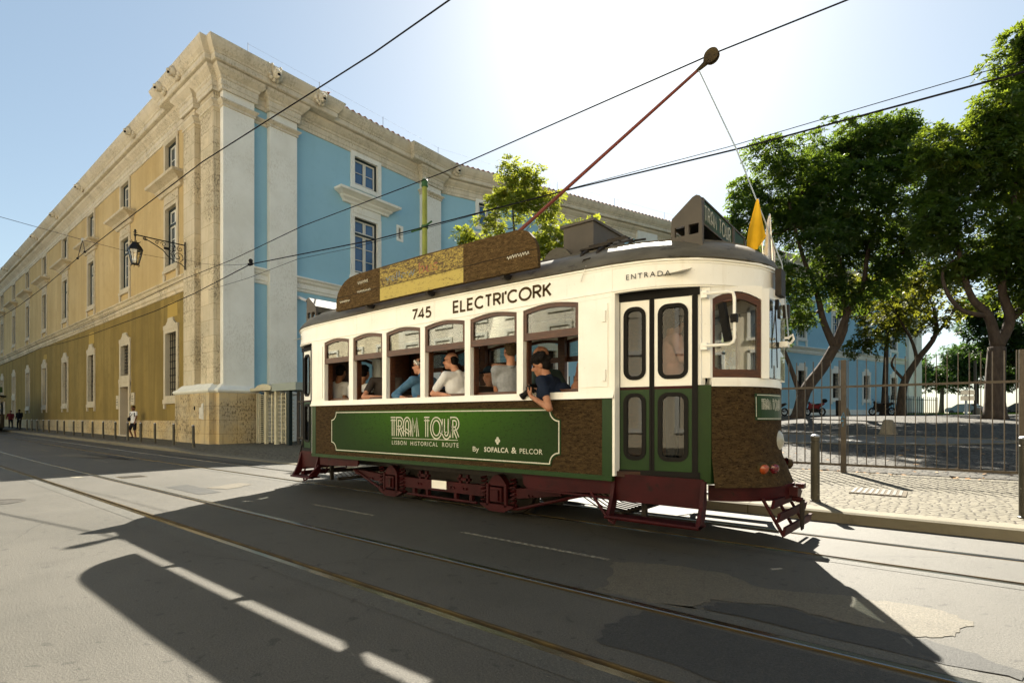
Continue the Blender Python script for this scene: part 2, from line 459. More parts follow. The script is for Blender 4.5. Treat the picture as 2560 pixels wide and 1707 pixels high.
# far pavement: kerb height follows the dropped crossing
def kz(u, p=0):
    if u < -24: return .14
    if u < -21: return .14-.11*(u+24)/3
    if u < -14: return .03
    if u < -10: return .03+.11*(u+14)/4
    return .14
KU = sorted(set(US+[-24, -23, -21.5, -21, -16, -13, -12, -10, -6, -4, 3]))
mb = MB()
for u in KU:
    for p, z in ((7.76, -.02), (7.76, kz(u)-.02), (7.80, kz(u)), (8.06, kz(u)+.004)): mb.v.append(G(u, p, z))
for i in range(len(KU)-1):
    for j in range(3): mb.f.append([i*4+j, (i+1)*4+j, (i+1)*4+j+1, i*4+j+1]); mb.m.append(0)
struct(mk("kerb", mb, MT['kerb']))
mb = MB()
for u in KU:
    if u > -36 and u < 14:
        mb.add([G(u-.006, 7.757, -.01), G(u+.006, 7.757, -.01), G(u+.006, 7.757, kz(u)-.022), G(u-.006, 7.757, kz(u)-.022)], [(0, 1, 2, 3)])
        mb.add([G(u-.006, 7.80, kz(u)+.003), G(u+.006, 7.80, kz(u)+.003), G(u+.006, 8.06, kz(u)+.007), G(u-.006, 8.06, kz(u)+.007)], [(0, 1, 2, 3)])
struct(mk("kerb_joints", mb, MT['groove']))
sheet("pavement", 0, 0, 0, MT['calcada'], KU, lambda u, p: max(kz(u), min(.15, .03+(p-8.06)*.06) if p > 8.1 else kz(u)) if p < 12 else .16, [8.06, 8.6, 9.4, 10.4, 12.6, 13.45])
def TZ(p):
    if p < 36: return .17+.055*(p-13.4)
    if p < 76: return 1.413+.008*(p-36)
    return 1.733+.002*(p-76)
TP = [13.45, 16, 19, 23, 28, 33, 36, 42, 50, 60, 76, 100, 160, 300, 500]
mb = MB(); TU = [-60, -24.7, -12, 0, 12, 40, 120, 300]
for u in TU:
    for p in TP: mb.v.append((u, p, TZ(p)))
n = len(TP)
for i in range(len(TU)-1):
    for j in range(n-1): mb.f.append([i*n+j, (i+1)*n+j, (i+1)*n+j+1, i*n+j+1]); mb.m.append(0)
struct(mk("square", mb, MT['square']))
mb = MB()   # smooth lane crossing the square, rounded at its right end
L0 = [(-22, 19.2), (-10, 19.2), (-3, 19.4), (0, 19.9), (1.6, 20.8), (2.1, 21.5)]
L1 = [(-22, 23.0), (-10, 23.0), (-3, 22.9), (0, 22.6), (1.4, 22.1), (2.1, 21.5)]
for (a, b), (c, d) in zip(L0, L1):
    mb.v += [(a, b, TZ(b)+.008), (c, d, TZ(d)+.008)]
for i in range(5): mb.f.append([2*i, 2*i+2, 2*i+3, 2*i+1]); mb.m.append(0)
struct(mk("lane", mb, MT['lane']))
mb = MB()
for a, b in ((L0, 1), (L1, 1)):
    mb.sweep(a, [(-.1, 0), (-.1, .02), (.1, .02), (.1, 0)], False)
mb.v = [(x, y, z+TZ(y)+.006) for x, y, z in mb.v]
struct(mk("lane_edging", mb, MT['kerb']))
# ------------------------------------------------------------------ corner building
MT['yel_up'] = plaster("ochre_plaster_upper", (.46, .335, .15), (.53, .40, .20), (.30, .21, .08), .45, .3)
MT['yel_lo'] = plaster("ochre_plaster_lower", (0.2156, 0.1478, 0.03696), (0.264, 0.1866, 0.0528), (0.1056, 0.07744, 0.02288), .7, .5)
MT['blue'] = plaster("blue_plaster", (.26, .455, .545), (.285, .485, .575), (.245, .42, .49), .2, .12)
MT['st_w'] = stone("weathered_limestone", (.60, .52, .37), (.50, .43, .29), (.075, .06, .035), (1.3, .72), damt=.75)
MT['st_p'] = stone("pale_limestone", (.74, .735, .66), (.66, .65, .57), (.46, .42, .33), None, damt=.4)
MT['st_c'] = stone("cornice_limestone", (.62, .56, .43), (.54, .485, .37), (.16, .14, .09), None, (.50, .68), .5)
MT['st_pl'] = stone("plinth_limestone", (.54, .40, .19), (.44, .37, .24), (.085, .065, .035), (1.25, .62), damt=.95)
MT['st_fr'] = stone("window_limestone", (.53, .46, .33), (.46, .40, .28), (.17, .14, .085), None, damt=.5)
MT['tile'] = M("roof_tile", (.24, .10, .055), (.16, .06, .035), 8, .85, bump=.2)
MT['sash'] = M("sash_white_paint", (.62, .60, .52), rough=.5)
MT['frame_dk'] = M("window_dark_green_paint", (.012, .022, .022), rough=.4)
MT['pane'] = M("window_pane", (.03, .045, .055), (.085, .11, .125), .35, .04, spec=.9)  # patchy pale blue puts a sky reflection into the glass colour
MT['pane_blue'] = M("window_pane_sky", (.025, .075, .16), (.035, .10, .20), .5, .06, spec=.8)  # strong blue base colour stands in for blue sky mirrored in the panes
MT['void'] = M("dark_interior", (.012, .010, .008), rough=.9)
MT['bars'] = M("window_bars_iron", (.03, .026, .02), rough=.7, metal=.3)
MT['door_red'] = M("door_red_brown", (.13, .042, .02), (.09, .03, .015), 7, .6)
bld = thing("corner_building", "three storey corner building, ochre towards the street and blue towards the square", "building", (-25.14, 10.35, .14))
class Fr:
    """frame of a facade: x along it (to the right as seen from outside), -y outwards"""
    def __init__(s, o, deg):
        s.o = o; s.a = R(deg); s.c = math.cos(s.a); s.s = math.sin(s.a)
    def T(s, x, y, z): return (s.o[0]+s.c*x-s.s*y, s.o[1]+s.s*x+s.c*y, z)
    def P(s, x, y=0): return (s.o[0]+s.c*x-s.s*y, s.o[1]+s.s*x+s.c*y)
FL = Fr((-25.14, 10.35), -.6)
FB = Fr((-25.05, 10.3), 90)
BEND = 13.55
FS = Fr((-25.05, 10.3+BEND), 69.33)
def place(o, fr, x, y=0, z=0):
    q = fr.P(x, y); w = worig(o.parent)
    o.location = (q[0]-w.x, q[1]-w.y, z-w.z); o.rotation_euler = (0, 0, fr.a)
def wall(name, fr, x0, x1, z0, z1, holes, mat, y=0.0):
    mb = MB(fr.T)
    xs = sorted(set([x0, x1]+[a for h in holes for a in h[:2] if x0 < a < x1]))
    for a, b in zip(xs, xs[1:]):
        m = (a+b)/2
        hs = sorted([h for h in holes if h[0] < m < h[1]], key=lambda h: h[2])
        z = z0
        for h in hs:
            if h[2] > z: mb.add([(a, y, z), (b, y, z), (b, y, min(h[2], z1)), (a, y, min(h[2], z1))], [(0, 1, 2, 3)])
            z = max(z, h[3])
        if z < z1: mb.add([(a, y, z), (b, y, z), (b, y, z1), (a, y, z1)], [(0, 1, 2, 3)])
    return mk(name, mb, mat, bld)
def ring(mb, x0, x1, z0, z1, t, ya, yb):
    """rectangular frame of border t outside the opening"""
    mb.box(x0-t, x0, ya, yb, z0, z1); mb.box(x1, x1+t, ya, yb, z0, z1)
    mb.box(x0-t, x1+t, ya, yb, z1, z1+t); mb.box(x0-t, x1+t, ya, yb, z0-t, z0)
def sashes(z0, z1, w, y, trans=None, rows=2):
    mb = MB(); h = w/2; d = .05
    def leafs(a, b, rows):
        for sx in (-1, 1):
            xa, xb = (-h, -.012) if sx < 0 else (.012, h)
            mb.box(xa, xa+.075, y, y+d, a, b); mb.box(xb-.075, xb, y, y+d, a, b)
            mb.box(xa+.075, xb-.075, y, y+d, a, a+.085); mb.box(xa+.075, xb-.075, y, y+d, b-.075, b)
            for k in range(1, rows):
                zz = a+(b-a)*k/rows
                mb.box(xa+.075, xb-.075, y+.01, y+d-.01, zz-.015, zz+.015)
    if trans: leafs(z0, trans-.05, 3); leafs(trans+.05, z1, 1)
    else: leafs(z0, z1, rows)
    return mb
def hood(mb, z, half):
    prof = [(0, z-.62), (.10, z-.60), (.14, z-.48), (.26, z-.38), (.28, z-.3), (.46, z-.2), (.62, z-.14), (.64, z-.02), (.55, z), (0, z+.12)]
    k = half-.62
    mb.sweep([(-k, 0), (-k, -.0001-.02), (k, -.02), (k, 0)], prof)
def make_window(kind, w, z0, z1, z0t=None, z1t=None, pane='pane', fm='frame_dk', side='st_fr'):
    """one bay: stone surround (part) with painted frame, sashes and pane (sub-parts), in local metres"""
    h = w/2; mb = MB()
    if kind == 'ground':
        ring(mb, -h, h, z0, z1, .25, -.07, .46)
        crest = [(-h-.27, z1+.2), (-h-.27, z1+.42), (-h+.1, z1+.45), (-h+.25, z1+.55), (-.42, z1+.62), (-.35, z1+.78), (.35, z1+.78), (.42, z1+.62), (h-.25, z1+.55), (h-.1, z1+.45), (h+.27, z1+.42), (h+.27, z1+.2)]
        mb.pxz(crest, -.085, .02)
        mb.box(-h-.3, h+.3, -.10, .02, z0-.42, z0-.2)
        mb.box(-h-.28, -h-.06, -.08, .02, z0-.68, z0-.421); mb.box(h+.06, h+.28, -.08, .02, z0-.68, z0-.421)
    else:
        ring(mb, -h, h, z0, z1, .24, -.07, .26)
        if kind == 'mid':
            mb.box(-h-.22, h+.22, -.055, .02, z1+.241, z1+.75)
            mb.pxz([(-h-.1, z1+.2), (-h-.1, z1+.32), (-h+.2, z1+.32), (-h+.2, z1+.46), (-.3, z1+.46), (-.3, z1+.58), (.3, z1+.58), (.3, z1+.46), (h-.2, z1+.46), (h-.2, z1+.32), (h+.1, z1+.32), (h+.1, z1+.2)], -.10, .0)
            hood(mb, 13.72, 2.02)
            mb.box(-h-.3, h+.3, -.12, .02, z0-.36, z0-.2)
            mb.box(-h-.3, -h-.04, -.09, .02, z0-.85, z0-.361); mb.box(h+.04, h+.3, -.09, .02, z0-.85, z0-.361)
    root = mk("window", mb, MT[side], bld, local=True)
    if kind == 'ground':
        b = MB()
        for k in range(5): x = -h+w*(k+.5)/5; b.box(x-.014, x+.014, .12, .148, z0, z1)
        for k in range(1, 9): z = z0+(z1-z0)*k/9; b.box(-h, h, .149, .170, z-.02, z+.02)
        mk("bars", b, MT['bars'], root, local=True)
        b = MB(); b.box(-h, h, .44, .455, z0, z1); mk("pane", b, MT['void'], root, local=True)
    else:
        b = MB(); ring(b, -h+.1, h-.1, z0+.1, z1-.1, .1, .10, .24)
        tr = z0+(z1-z0)*.72 if kind == 'mid' else None
        if tr: b.box(-h+.1, h-.1, .10, .24, tr-.05, tr+.05)
        mk("frame", b, MT[fm], root, local=True)
        mk("sash", sashes(z0+.1, z1-.1, w-.2, .16, tr), MT['sash'], root, local=True)
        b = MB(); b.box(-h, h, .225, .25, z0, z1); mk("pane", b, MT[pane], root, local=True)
    return root
# ---- street facade (ochre)
XW = [-6.03-7.83*k for k in range(11)]
GZ = (2.5, 5.8); MZ = (9.35, 12.4); TZ_ = (14.2, 15.8); GW = 1.55
holes = []
for k, x in enumerate(XW):
    if k in (1, 6): holes += [(x-.8, x+.8, 3.95, 5.8), (x-.8, x+.8, .2, 3.25)]
    else: holes.append((x-GW/2, x+GW/2, *GZ))
holes2 = [(x-.78, x+.78, *MZ) for x in XW]+[(x-.78, x+.78, *TZ_) for x in XW]
wall("wall", FL, -110, 0, -.2, 8.0, holes, MT['yel_lo'])
wall("wall", FL, -110, 0, 8.0, 16.2, holes2, MT['yel_up'])
protos = {}
def put(kind, fr, x, *a, **kw):
    key = (kind, a, tuple(sorted(kw.items())))
    if key not in protos:
        protos[key] = make_window(kind, *a, **kw); o = protos[key]
    else: o = copy_tree(protos[key], bld)
    place(o, fr, x); return o
for k, x in enumerate(XW):
    if k in (1, 6): put('ground', FL, x, 1.6, 3.95, 5.8)
    else: put('ground', FL, x, GW, *GZ)
    put('mid', FL, x, 1.56, *MZ); put('top', FL, x, 1.56, *TZ_)
    if k in (1, 6):
        mb = MB(); mb.box(-1.06, -.8, -.09, .5, .2, 3.25); mb.box(.8, 1.06, -.09, .5, .2, 3.25); mb.box(-1.08, 1.08, -.09, .5, 3.25, 3.6); mb.box(-.9, .9, -.2, .5, .1, .3)
        d = mk("door_surround", mb, MT['st_fr'], bld, local=True); place(d, FL, x)
        mb = MB(); mb.box(-.8, .8, .40, .46, .3, 3.25); mb.box(-.03, .03, .38, .40, .3, 3.25)
        for sx in (-.42, .42):
            for a, b in ((.5, 1.3), (1.45, 2.9)): mb.box(sx-.26, sx+.26, .385, .40, a, b)
        dd = mk("door", mb, MT['door_red'], d, local=True)
# low plinth, string course
mb = MB(FL.T)
cuts = [-110]+[v for k in (6, 1) for v in (XW[k]-1.06, XW[k]+1.06)]+[-3.8]
cuts = sorted(cuts)
for a, b in zip(cuts[::2], cuts[1::2]): mb.box(a, b, -.10, .02, -.2, 1.19)
mk("plinth", mb, MT['st_pl'], bld)
SC = [(0, 7.72), (.05, 7.74), (.07, 7.86), (.11, 7.9), (.11, 8.12), (.2, 8.2), (.24, 8.3), (.32, 8.36), (.32, 8.42), (0, 8.52)]
mb = MB(); mb.sweep([FL.P(-110), FL.P(-3.54)], SC); mk("string_course", mb, MT['st_w'], bld); mb = MB(); mb.sweep([FL.P(-2.18), FL.P(-1.43)], SC)
mk("string_course", mb, MT['st_w'], bld)
# pilasters and corner base
def pil(fr, x0, x1, mat, d=.3, z0=2.6, z1=16.6, name="pilaster"):
    mb = MB(fr.T); mb.box(x0, x1, -d, .02, z0, z1)
    return mk(name, mb, mat, bld)
pil(FL, -3.54, -2.18, MT['st_w']); pil(FL, -1.43, 0, MT['st_w'])
mb = MB(FL.T); mb.box(-2.18, -1.43, -.02, .01, 2.6, 16.6); mk("pilaster_recess", mb, MT['st_w'], bld)
mb = MB(); mb.box(-25.138, -25.04, 10.31, 10.38, 2.6, 16.6); mk("corner_pier", mb, MT['st_w'], bld)
pil(FB, 0, 1.38, MT['st_p']); pil(FB, 2.13, 3.5, MT['st_p']); pil(FB, 11.8, 13.35, MT['st_p'], z0=-.2)
mb = MB()
PLAN = [FL.P(-3.9, 0), FL.P(-3.9, -.55), (-24.97, 9.80), (-24.97, 10.07), (-24.6, 10.07), (-24.6, 11.75), (-25.06, 11.75)]
poly = PLAN+[(-26, 11.75), (-27, 10.5)]
mb.pxy(poly, -.2, 2.45)
mk("corner_base", mb, MT['st_pl'], bld)
mb = MB(); mb.sweep(PLAN, [(-.3, 2.44), (.0, 2.45), (.06, 2.5), (.09, 2.56), (.06, 2.63), (.0, 2.66), (-.08, 2.72), (-.2, 2.86), (-.3, 2.92)])
mk("base_moulding", mb, MT['st_p'], bld)
mb = MB(); mb.box(-25.06, -24.6, 12.25, 13.95, -.2, 2.45)
mk("pilaster_base", mb, MT['st_p'], bld)
mb = MB(); mb.sweep([(-25.06, 12.25), (-24.6, 12.25), (-24.6, 13.95), (-25.06, 13.95)], [(-.3, 2.44), (.06, 2.5), (.09, 2.56), (.0, 2.66), (-.2, 2.86), (-.3, 2.92)])
mk("base_moulding", mb, MT['st_p'], bld)
MT['yel_patch'] = plaster("ochre_repair_patch", (.36, .245, .055), (.40, .275, .07), (.30, .2, .05), .3, .2)
MT['white_patch'] = M("white_overpaint", (.58, .56, .50), (.48, .45, .38), 6, .9)
for k, z0, z1, dx in ((0, 6.62, 7.35, .1), (2, 6.62, 7.4, 0), (4, 6.6, 7.0, .2)):
    mb = MB(FL.T); x = XW[k]; mb.pxz([(x-.72+dx, z0), (x+.70+dx, z0), (x+.66+dx, z1), (x-.2+dx, z1+.05), (x-.7+dx, z1-.04)], -.006, .001); mk("plaster_patch", mb, MT['yel_patch'], bld)
mb = MB(); mb.pxz([(-26.05, 1.32), (-25.55, 1.25), (-25.58, 1.75), (-25.6, 2.0), (-25.78, 1.96), (-25.82, 1.82), (-26.02, 1.78)], 9.790, 9.81); mk("paint_patch", mb, MT['white_patch'], bld)
mb = MB(); mb.ell((-26.6, 9.81, 1.78), (.07, .03, .10), 10, 7); mk("drain_hole", mb, MT['void'], bld)
# ---- side towards the square (blue)
bh = [(7.0, 8.6, 9.4, 12.5), (7.0, 8.6, 14.3, 15.85), (10.12, 10.32, 12.1, 12.75), (10.12, 10.32, 8.9, 9.5)]
wall("wall", FB, 0, BEND, -.3, 16.4, bh, MT['blue'])
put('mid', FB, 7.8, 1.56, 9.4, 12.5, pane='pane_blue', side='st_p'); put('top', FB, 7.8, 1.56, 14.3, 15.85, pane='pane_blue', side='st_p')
for zz in (12.1, 8.85):
    mb = MB(); ring(mb, -.1, .1, zz, zz+.65, .15, -.03, .2); o = mk("slit_window", mb, MT['st_p'], bld, local=True); place(o, FB, 10.22)
    mb = MB(); mb.box(-.1, .1, .17, .19, zz, zz+.65); mk("pane", mb, MT['void'], o, local=True)
mb = MB(); mb.sweep([FB.P(1.38), FB.P(2.13)], SC); mk("string_course", mb, MT['st_p'], bld); mb = MB(); mb.sweep([FB.P(3.5), FB.P(11.8)], SC); mk("string_course", mb, MT['st_p'], bld)
# second stretch beyond the bend
WS = [3.5, 8.6]+[14.4+6.58*k for k in range(8)]
SG = (3.55, 6.3); SM = (9.75, 12.6); ST = (14.35, 15.95)
sh = [(x-.7, x+.7, *z) for x in WS for z in (SG, SM, ST)]
wall("wall", FS, 0, 63.6, -.3, 16.6, sh, MT['blue'])
wall("wall", FS, 63.6, 66.6, -.3, 16.6, [], MT['st_p'])
for x in WS:
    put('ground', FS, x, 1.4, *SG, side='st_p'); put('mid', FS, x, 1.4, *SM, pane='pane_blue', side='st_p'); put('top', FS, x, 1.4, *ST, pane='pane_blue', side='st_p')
mb = MB(); mb.sweep([FS.P(0), FS.P(63.4)], [(o, z+.35) for o, z in SC]); mk("string_course", mb, MT['st_p'], bld)
pil(FS, 17.2, 19.4, MT['st_p'], z0=-.2); pil(FS, 63.7, 65.0, MT['st_p'], z0=0); pil(FS, 65.4, 66.9, MT['st_p'], .45, z0=0)
mb = MB(FS.T); mb.box(0, 63.6, -.12, .02, -.2, 2.28); mb.box(63.6, 67.2, -.55, .02, -.2, 3.9); mk("plinth", mb, MT['st_p'], bld)
# return of the far end and back walls so that the block is closed
e = FS.P(66.6); mb = MB()
back = [e, (e[0]-30, e[1]+12), (-60, 60), FL.P(-110, 30), FL.P(-110)]
for a, b in zip(back, back[1:]): mb.add([(*a, -.3), (*b, -.3), (*b, 16.4), (*a, 16.4)], [(0, 1, 2, 3)])
mk("back_wall", mb, MT['blue'], bld)
# ---- entablature and cornice, stepping forward over the pilasters
A1 = [FL.P(-110, 0), FL.P(-3.6, 0), FL.P(-3.6, -.34), FL.P(-2.12, -.34), FL.P(-2.12, -.05), FL.P(-1.49, -.05), FL.P(-1.49, -.34), (-25.10, 10.01), (-25.10, 10.26), (-24.71, 10.26), FB.P(1.42, -.34), FB.P(1.42, -.03), FB.P(2.09, -.03), FB.P(2.09, -.34), FB.P(3.54, -.34), FB.P(3.54, 0), FB.P(11.76, 0), FB.P(11.76, -.34), FB.P(13.38, -.34), FS.P(.05, 0), FS.P(66.8, 0), FS.P(66.8, 6)]
mb = MB()
mb.sweep(A1, [(0, 15.98), (.06, 15.99), (.06, 16.16), (.09, 16.18), (.09, 16.42), (.14, 16.46), (.16, 16.54), (.24, 16.60), (.38, 16.74), (.42, 16.86), (.2, 16.88)])
mk("architrave", mb, MT['st_c'], bld)
mb = MB()   # capital bands on the pilasters
for path in ([FL.P(-3.54, 0), FL.P(-3.54, -.3), FL.P(-2.18, -.3), FL.P(-2.18, -.02), FL.P(-1.43, -.02), FL.P(-1.43, -.3), (-25.14, 10.05), (-25.14, 10.3), (-24.75, 10.3), FB.P(1.38, -.3), FB.P(1.38, 0), FB.P(2.13, 0), FB.P(2.13, -.3), FB.P(3.5, -.3), FB.P(3.5, 0)], [FB.P(11.8, 0), FB.P(11.8, -.3), FB.P(13.35, -.3), FB.P(13.35, 0)]):
    mb = MB(); mb.sweep(path, [(0, 15.28), (.05, 15.30), (.05, 15.36), (.03, 15.40), (.12, 15.48), (.16, 15.52), (.16, 15.57), (0, 15.63)]); mk("capital_band", mb, MT['st_c'], bld)
A2 = [FL.P(-110, 0), FL.P(-4.6, 0), FL.P(-4.6, -.3), (-25.14, 10.05), (-25.14, 10.3), (-24.75, 10.3), FB.P(4.8, -.3), FB.P(4.8, 0), FB.P(11.2, 0), FB.P(11.2, -.3), FB.P(13.4, -.3), FS.P(.1, 0), FS.P(66.8, 0), FS.P(66.8, 6)]
mb = MB()
mb.sweep(A2, [(.1, 16.86), (.56, 16.90), (.60, 16.94), (.60, 17.14), (.64, 17.16), (.66, 17.22), (.74, 17.30), (.84, 17.46), (.90, 17.62), (.90, 17.68), (-.3, 17.80)])
mk("cornice", mb, MT['st_c'], bld)
# tiled roof with a scalloped eave
def tiles(name, path, up, z0=17.74):
    mb = MB(); P = [Vector(p) for p in path]; n = 0
    for a, b in zip(P, P[1:]):
        L = (b-a).length; d = (b-a)/L; nn = Vector((d.y, -d.x)); k = int(L/.095)
        for i in range(k+1):
            t = a+d*(L*i/k); zz = .055*(math.sin(2*math.pi*i/4)) if i % 2 else .0
            zz = .06*math.cos(2*math.pi*i/4)
            for o, z in ((.80, z0), (.80, z0+.05), (-up, z0+.05+(up+.8)*.36)):
                q = t+nn*o; mb.v.append((q.x, q.y, z+(zz if z > z0 else 0)))
        for i in range(k):
            for j in range(2): mb.f.append([n+3*i+j, n+3*i+3+j, n+3*i+4+j, n+3*i+1+j]); mb.m.append(0)
        n = len(mb.v)
    return mk(name, mb, MT['tile'], bld)
tiles("roof", [FB.P(4.9, 0), FB.P(BEND-.05, 0), FS.P(.1, 0), FS.P(66.5, 0)], 7)
tiles("roof", [FL.P(-109, .25), FL.P(-4, .25), FL.P(-2.6, .25)], 7, 17.72)
mb = MB(); mb.ell((-25.35, 12.15, 17.92), (.16, .3, .2)); mk("roof_finial", mb, MT['tile'], bld, smooth=True)
# carved heads on the cornice
def lion():
    mb = MB()
    mb.ell((0, -.22, 0), (.2, .22, .24), 10, 7)
    for k in range(11):
        a = 2*math.pi*k/11; mb.ell((.27*math.cos(a), -.06, .02+.27*math.sin(a)), (.11, .12, .11), 7, 5)
    mb.ell((0, -.42, -.02), (.11, .1, .08), 8, 6); mb.ell((0, -.36, -.22), (.10, .12, .05), 8, 5)
    for s in (-1, 1): mb.ell((s*.11, -.36, .1), (.06, .06, .05), 7, 5); mb.ell((s*.2, -.2, .3), (.08, .06, .11), 7, 5)
    for s in (-1, 1): mb.ell((s*.3, -.02, .34), (.09, .08, .14), 7, 5)
    mb.mi = 1; mb.ell((0, -.44, -.13), (.085, .05, .06), 8, 6)
    return mb
lh = mk("lion_head", lion(), [MT['st_c'], MT['void']], bld, smooth=True, local=True)
first = True
for fr, x, y in [(FB, 2.0, -.98), (FB, 4.35, -.98), (FS, .9, -.62)]+[(FL, x, -.62-(.3 if x > -4.6 else 0)) for x in (-2.3, -4.1, -9.9, -21.0, -28.9, -36.7, -44.6, -52.4, -60.2, -68)]:
    o = lh if first else copy_tree(lh, bld); first = False
    place(o, fr, x, y, 17.36)
# lightning rods and the strap between them
rods = []
for fr, x in [(FB, x) for x in (1.0, 4.6, 8.6, 12.9)]+[(FS, x) for x in (4.0, 9.0, 14.5, 20, 26, 33)]:
    q = fr.P(x, -.5); mb = MB(); mb.tube([(q[0], q[1], 17.7), (q[0], q[1], 18.55)], .012, 5); mk("lightning_rod", mb, MT['iron'], bld); rods.append((q[0], q[1], 18.5))
mb = MB(); mb.tube(rods, .004, 4); mk("rod_wire", mb, MT['iron'], bld)
# plaques beside the door and a surveillance camera
for x, z, w, h in ((XW[1]+1.55, 2.1, .62, .75), (XW[1]-1.5, 1.9, .5, .85)):
    mb = MB(FL.T); mb.box(x-w/2, x+w/2, -.06, -.005, z, z+h); pq = mk("wall_plaque", mb, MT['st_fr'], bld)
    mb = MB(FL.T)
    for k in range(3): mb.box(x-w*.3, x+w*(.1+.2*(k % 2)), -.064, -.06, z+h*.28+k*h*.19, z+h*.28+k*h*.19+h*.07)
    mk("inscription", mb, MT['iron'], pq)
MT['white_pl'] = M("white_plastic", (.62, .62, .60), rough=.4)
t = thing("security_camera", "small white surveillance camera on the blue wall beside the second pilaster", "camera", (-25.05, 13.95, 7.35))
mb = MB(); mb.lathe((-25.03, 13.98, 7.33), [(.07, 0), (.07, .1), (.05, .16)], 10); mb.tube([(-25.0, 13.98, 7.4), (-24.85, 14.0, 7.36)], .025, 6); mk("bracket", mb, MT['white_pl'], t)
mb = MB(); mb.tube([(-24.9, 13.98, 7.40), (-24.6, 14.22, 7.22)], [.075, .075], 8); mk("housing", mb, MT['white_pl'], t)
mb = MB(); mb.tube([(-24.6, 14.22, 7.22), (-24.57, 14.25, 7.2)], .055, 8); mk("lens", mb, MT['void'], t)
# ------------------------------------------------------------------ tram
def cream_paint():
    t = NT("cream_paint")
    c = t.mix(t.ramp(t.noise(2.5, 5), .35, .65), (.86, .845, .78), (.82, .80, .73))
    st = t.noise(1, 6, .7, vec=t.coord(7, 7, .7))
    c = t.mix(t.math('MULTIPLY', t.ramp(st, .55, .72), .28), c, (.52, .46, .34))
    c = t.mix(t.math('MULTIPLY', t.ramp(t.noise(30, 4, .7), .64, .70), .35), c, (.45, .40, .31))
    t.color(c); t.rough(t.ramp(t.noise(5, 4), .3, .7, .28, .5)); t.b.inputs["Coat Weight"].default_value = .1
    t.bump(t.noise(6, 3), .07, .01); return t.mat
MT['cream'] = cream_paint()
MT['green'] = M("green_paint", (0.01612, 0.0434, 0.00868), (0.0124, 0.0341, 0.00744), 3, .35, bump=.05, bscale=8, spec=.15)
MT['maroon'] = M("maroon_paint", (0.0408, 0.0051, 0.006), (0.0252, 0.0036, 0.0042), 4, .5, spec=.12, c3=(0.012, 0.006, 0.0048), s3=9, t3=(.6, .72), bump=.1, bscale=30)
MT['wood'] = M("varnished_wood", (0.0875, 0.0294, 0.0091), (0.049, 0.0161, 0.0056), 7, .4, stretch=(1, 1, 5), spec=.35)
MT['wood_dk'] = M("dark_wood", (0.0455, 0.0175, 0.0084), (0.028, 0.0112, 0.0056), 6, .5)
MT['roofp'] = M("roof_grey_paint", (0.0765, 0.0684, 0.0495), (0.117, 0.1062, 0.081), 3, .5, spec=.22, c3=(0.045, 0.0387, 0.027), s3=7, t3=(.58, .7), stretch=(1, 1, 3), bump=.1, bscale=10)
MT['greyp'] = M("grey_box_paint", (0.08625, 0.075, 0.0615), (0.07125, 0.063, 0.0525), 5, .55, bump=.1, bscale=60)
MT['rubber'] = M("black_rubber", (.010, .009, .008), rough=.6, spec=.1)
MT['blackm'] = M("black_machinery", (.022, .018, .014), (.035, .028, .02), 8, .6, .2)
MT['cork'] = cork("cork"); MT['cork_l'] = cork("cork_board", (.050, .030, .012), (.110, .070, .028), (.012, .007, .003))
MT['glass'] = glass("window_glass", (.80, .81, .76), lo=.032)
MT['glass_c'] = glass("windscreen_glass", (.5, .53, .5), lo=.06, hi=.35)
MT['glass_f'] = glass("front_glass", (.55, .58, .55), lo=.13)
MT['ceil'] = M("ceiling_cream", (.30, .27, .19), rough=.6)
MT['seat'] = M("seat_dark_leather", (.028, .018, .012), (.04, .026, .016), 6, .55)
MT['chrome'] = M("chrome", (.6, .6, .6), rough=.15, metal=1)
MT['letter'] = M("letter_cork_brown", (.045, .027, .010), (.075, .047, .018), 40, .8)
MT['ink'] = M("letter_black", (.03, .027, .02), rough=.6)
MT['white_ink'] = M("letter_white", (.60, .58, .48), (.40, .42, .30), 60, .8, thr=(.5, .65))
def advert_green():
    t = NT("advert_green"); sx = t.n("ShaderNodeSeparateXYZ"); t.l(t.pos, sx.inputs[0])
    u = sx.outputs[0]
    g = t.math('MULTIPLY', t.ramp(u, -7.7, -6.0), t.ramp(u, -3.4, -5.0))
    z = t.ramp(sx.outputs[2], .75, 1.35)
    g = t.math('MULTIPLY', g, z)
    c = t.mix(g, (.018, .038, .011), (.042, .115, .009))
    v = t.coord(1, 1, 2.4)
    c = t.mix(t.ramp(t.noise(22, 6, .75, vec=v), .56, .66), c, (.012, .020, .007))
    c = t.mix(t.ramp(t.noise(55, 4, .7, vec=v), .6, .66), c, (.035, .022, .008))
    t.color(c); t.rough(.8); t.b.inputs['Specular IOR Level'].default_value = .12; t.bump(t.noise(45, 5, .75, vec=v), .3, .01)
    return t.mat
MT['advert'] = advert_green()
def board_yellow():
    t = NT("board_yellow"); v = t.coord(1, 1, 2.6)
    c = t.mix(t.ramp(t.noise(15, 7, .85, vec=v), .44, .53), (.40, .30, .06), (.075, .045, .018))
    sx = t.n("ShaderNodeSeparateXYZ"); t.l(t.pos, sx.inputs[0])
    c2 = t.mix(t.ramp(t.noise(15, 7, .85, vec=v), .54, .63), (.46, .36, .09), (.12, .08, .025))
    c = t.mix(t.ramp(sx.outputs[2], 3.275, 3.245), c, c2)
    t.color(c); t.rough(.8); t.bump(t.noise(45, 5, .75, vec=v), .4, .012)
    return t.mat
MT['board_y'] = board_yellow()
UC, PC = -5.64, 6.28
tram = thing("tram", "vintage cream, green and cork clad tram with maroon running gear, full of passengers", "tram", (UC, PC, 0))
def mp(p): return 2*PC-p
def mu(u): return 2*UC-u
NP = 5.08
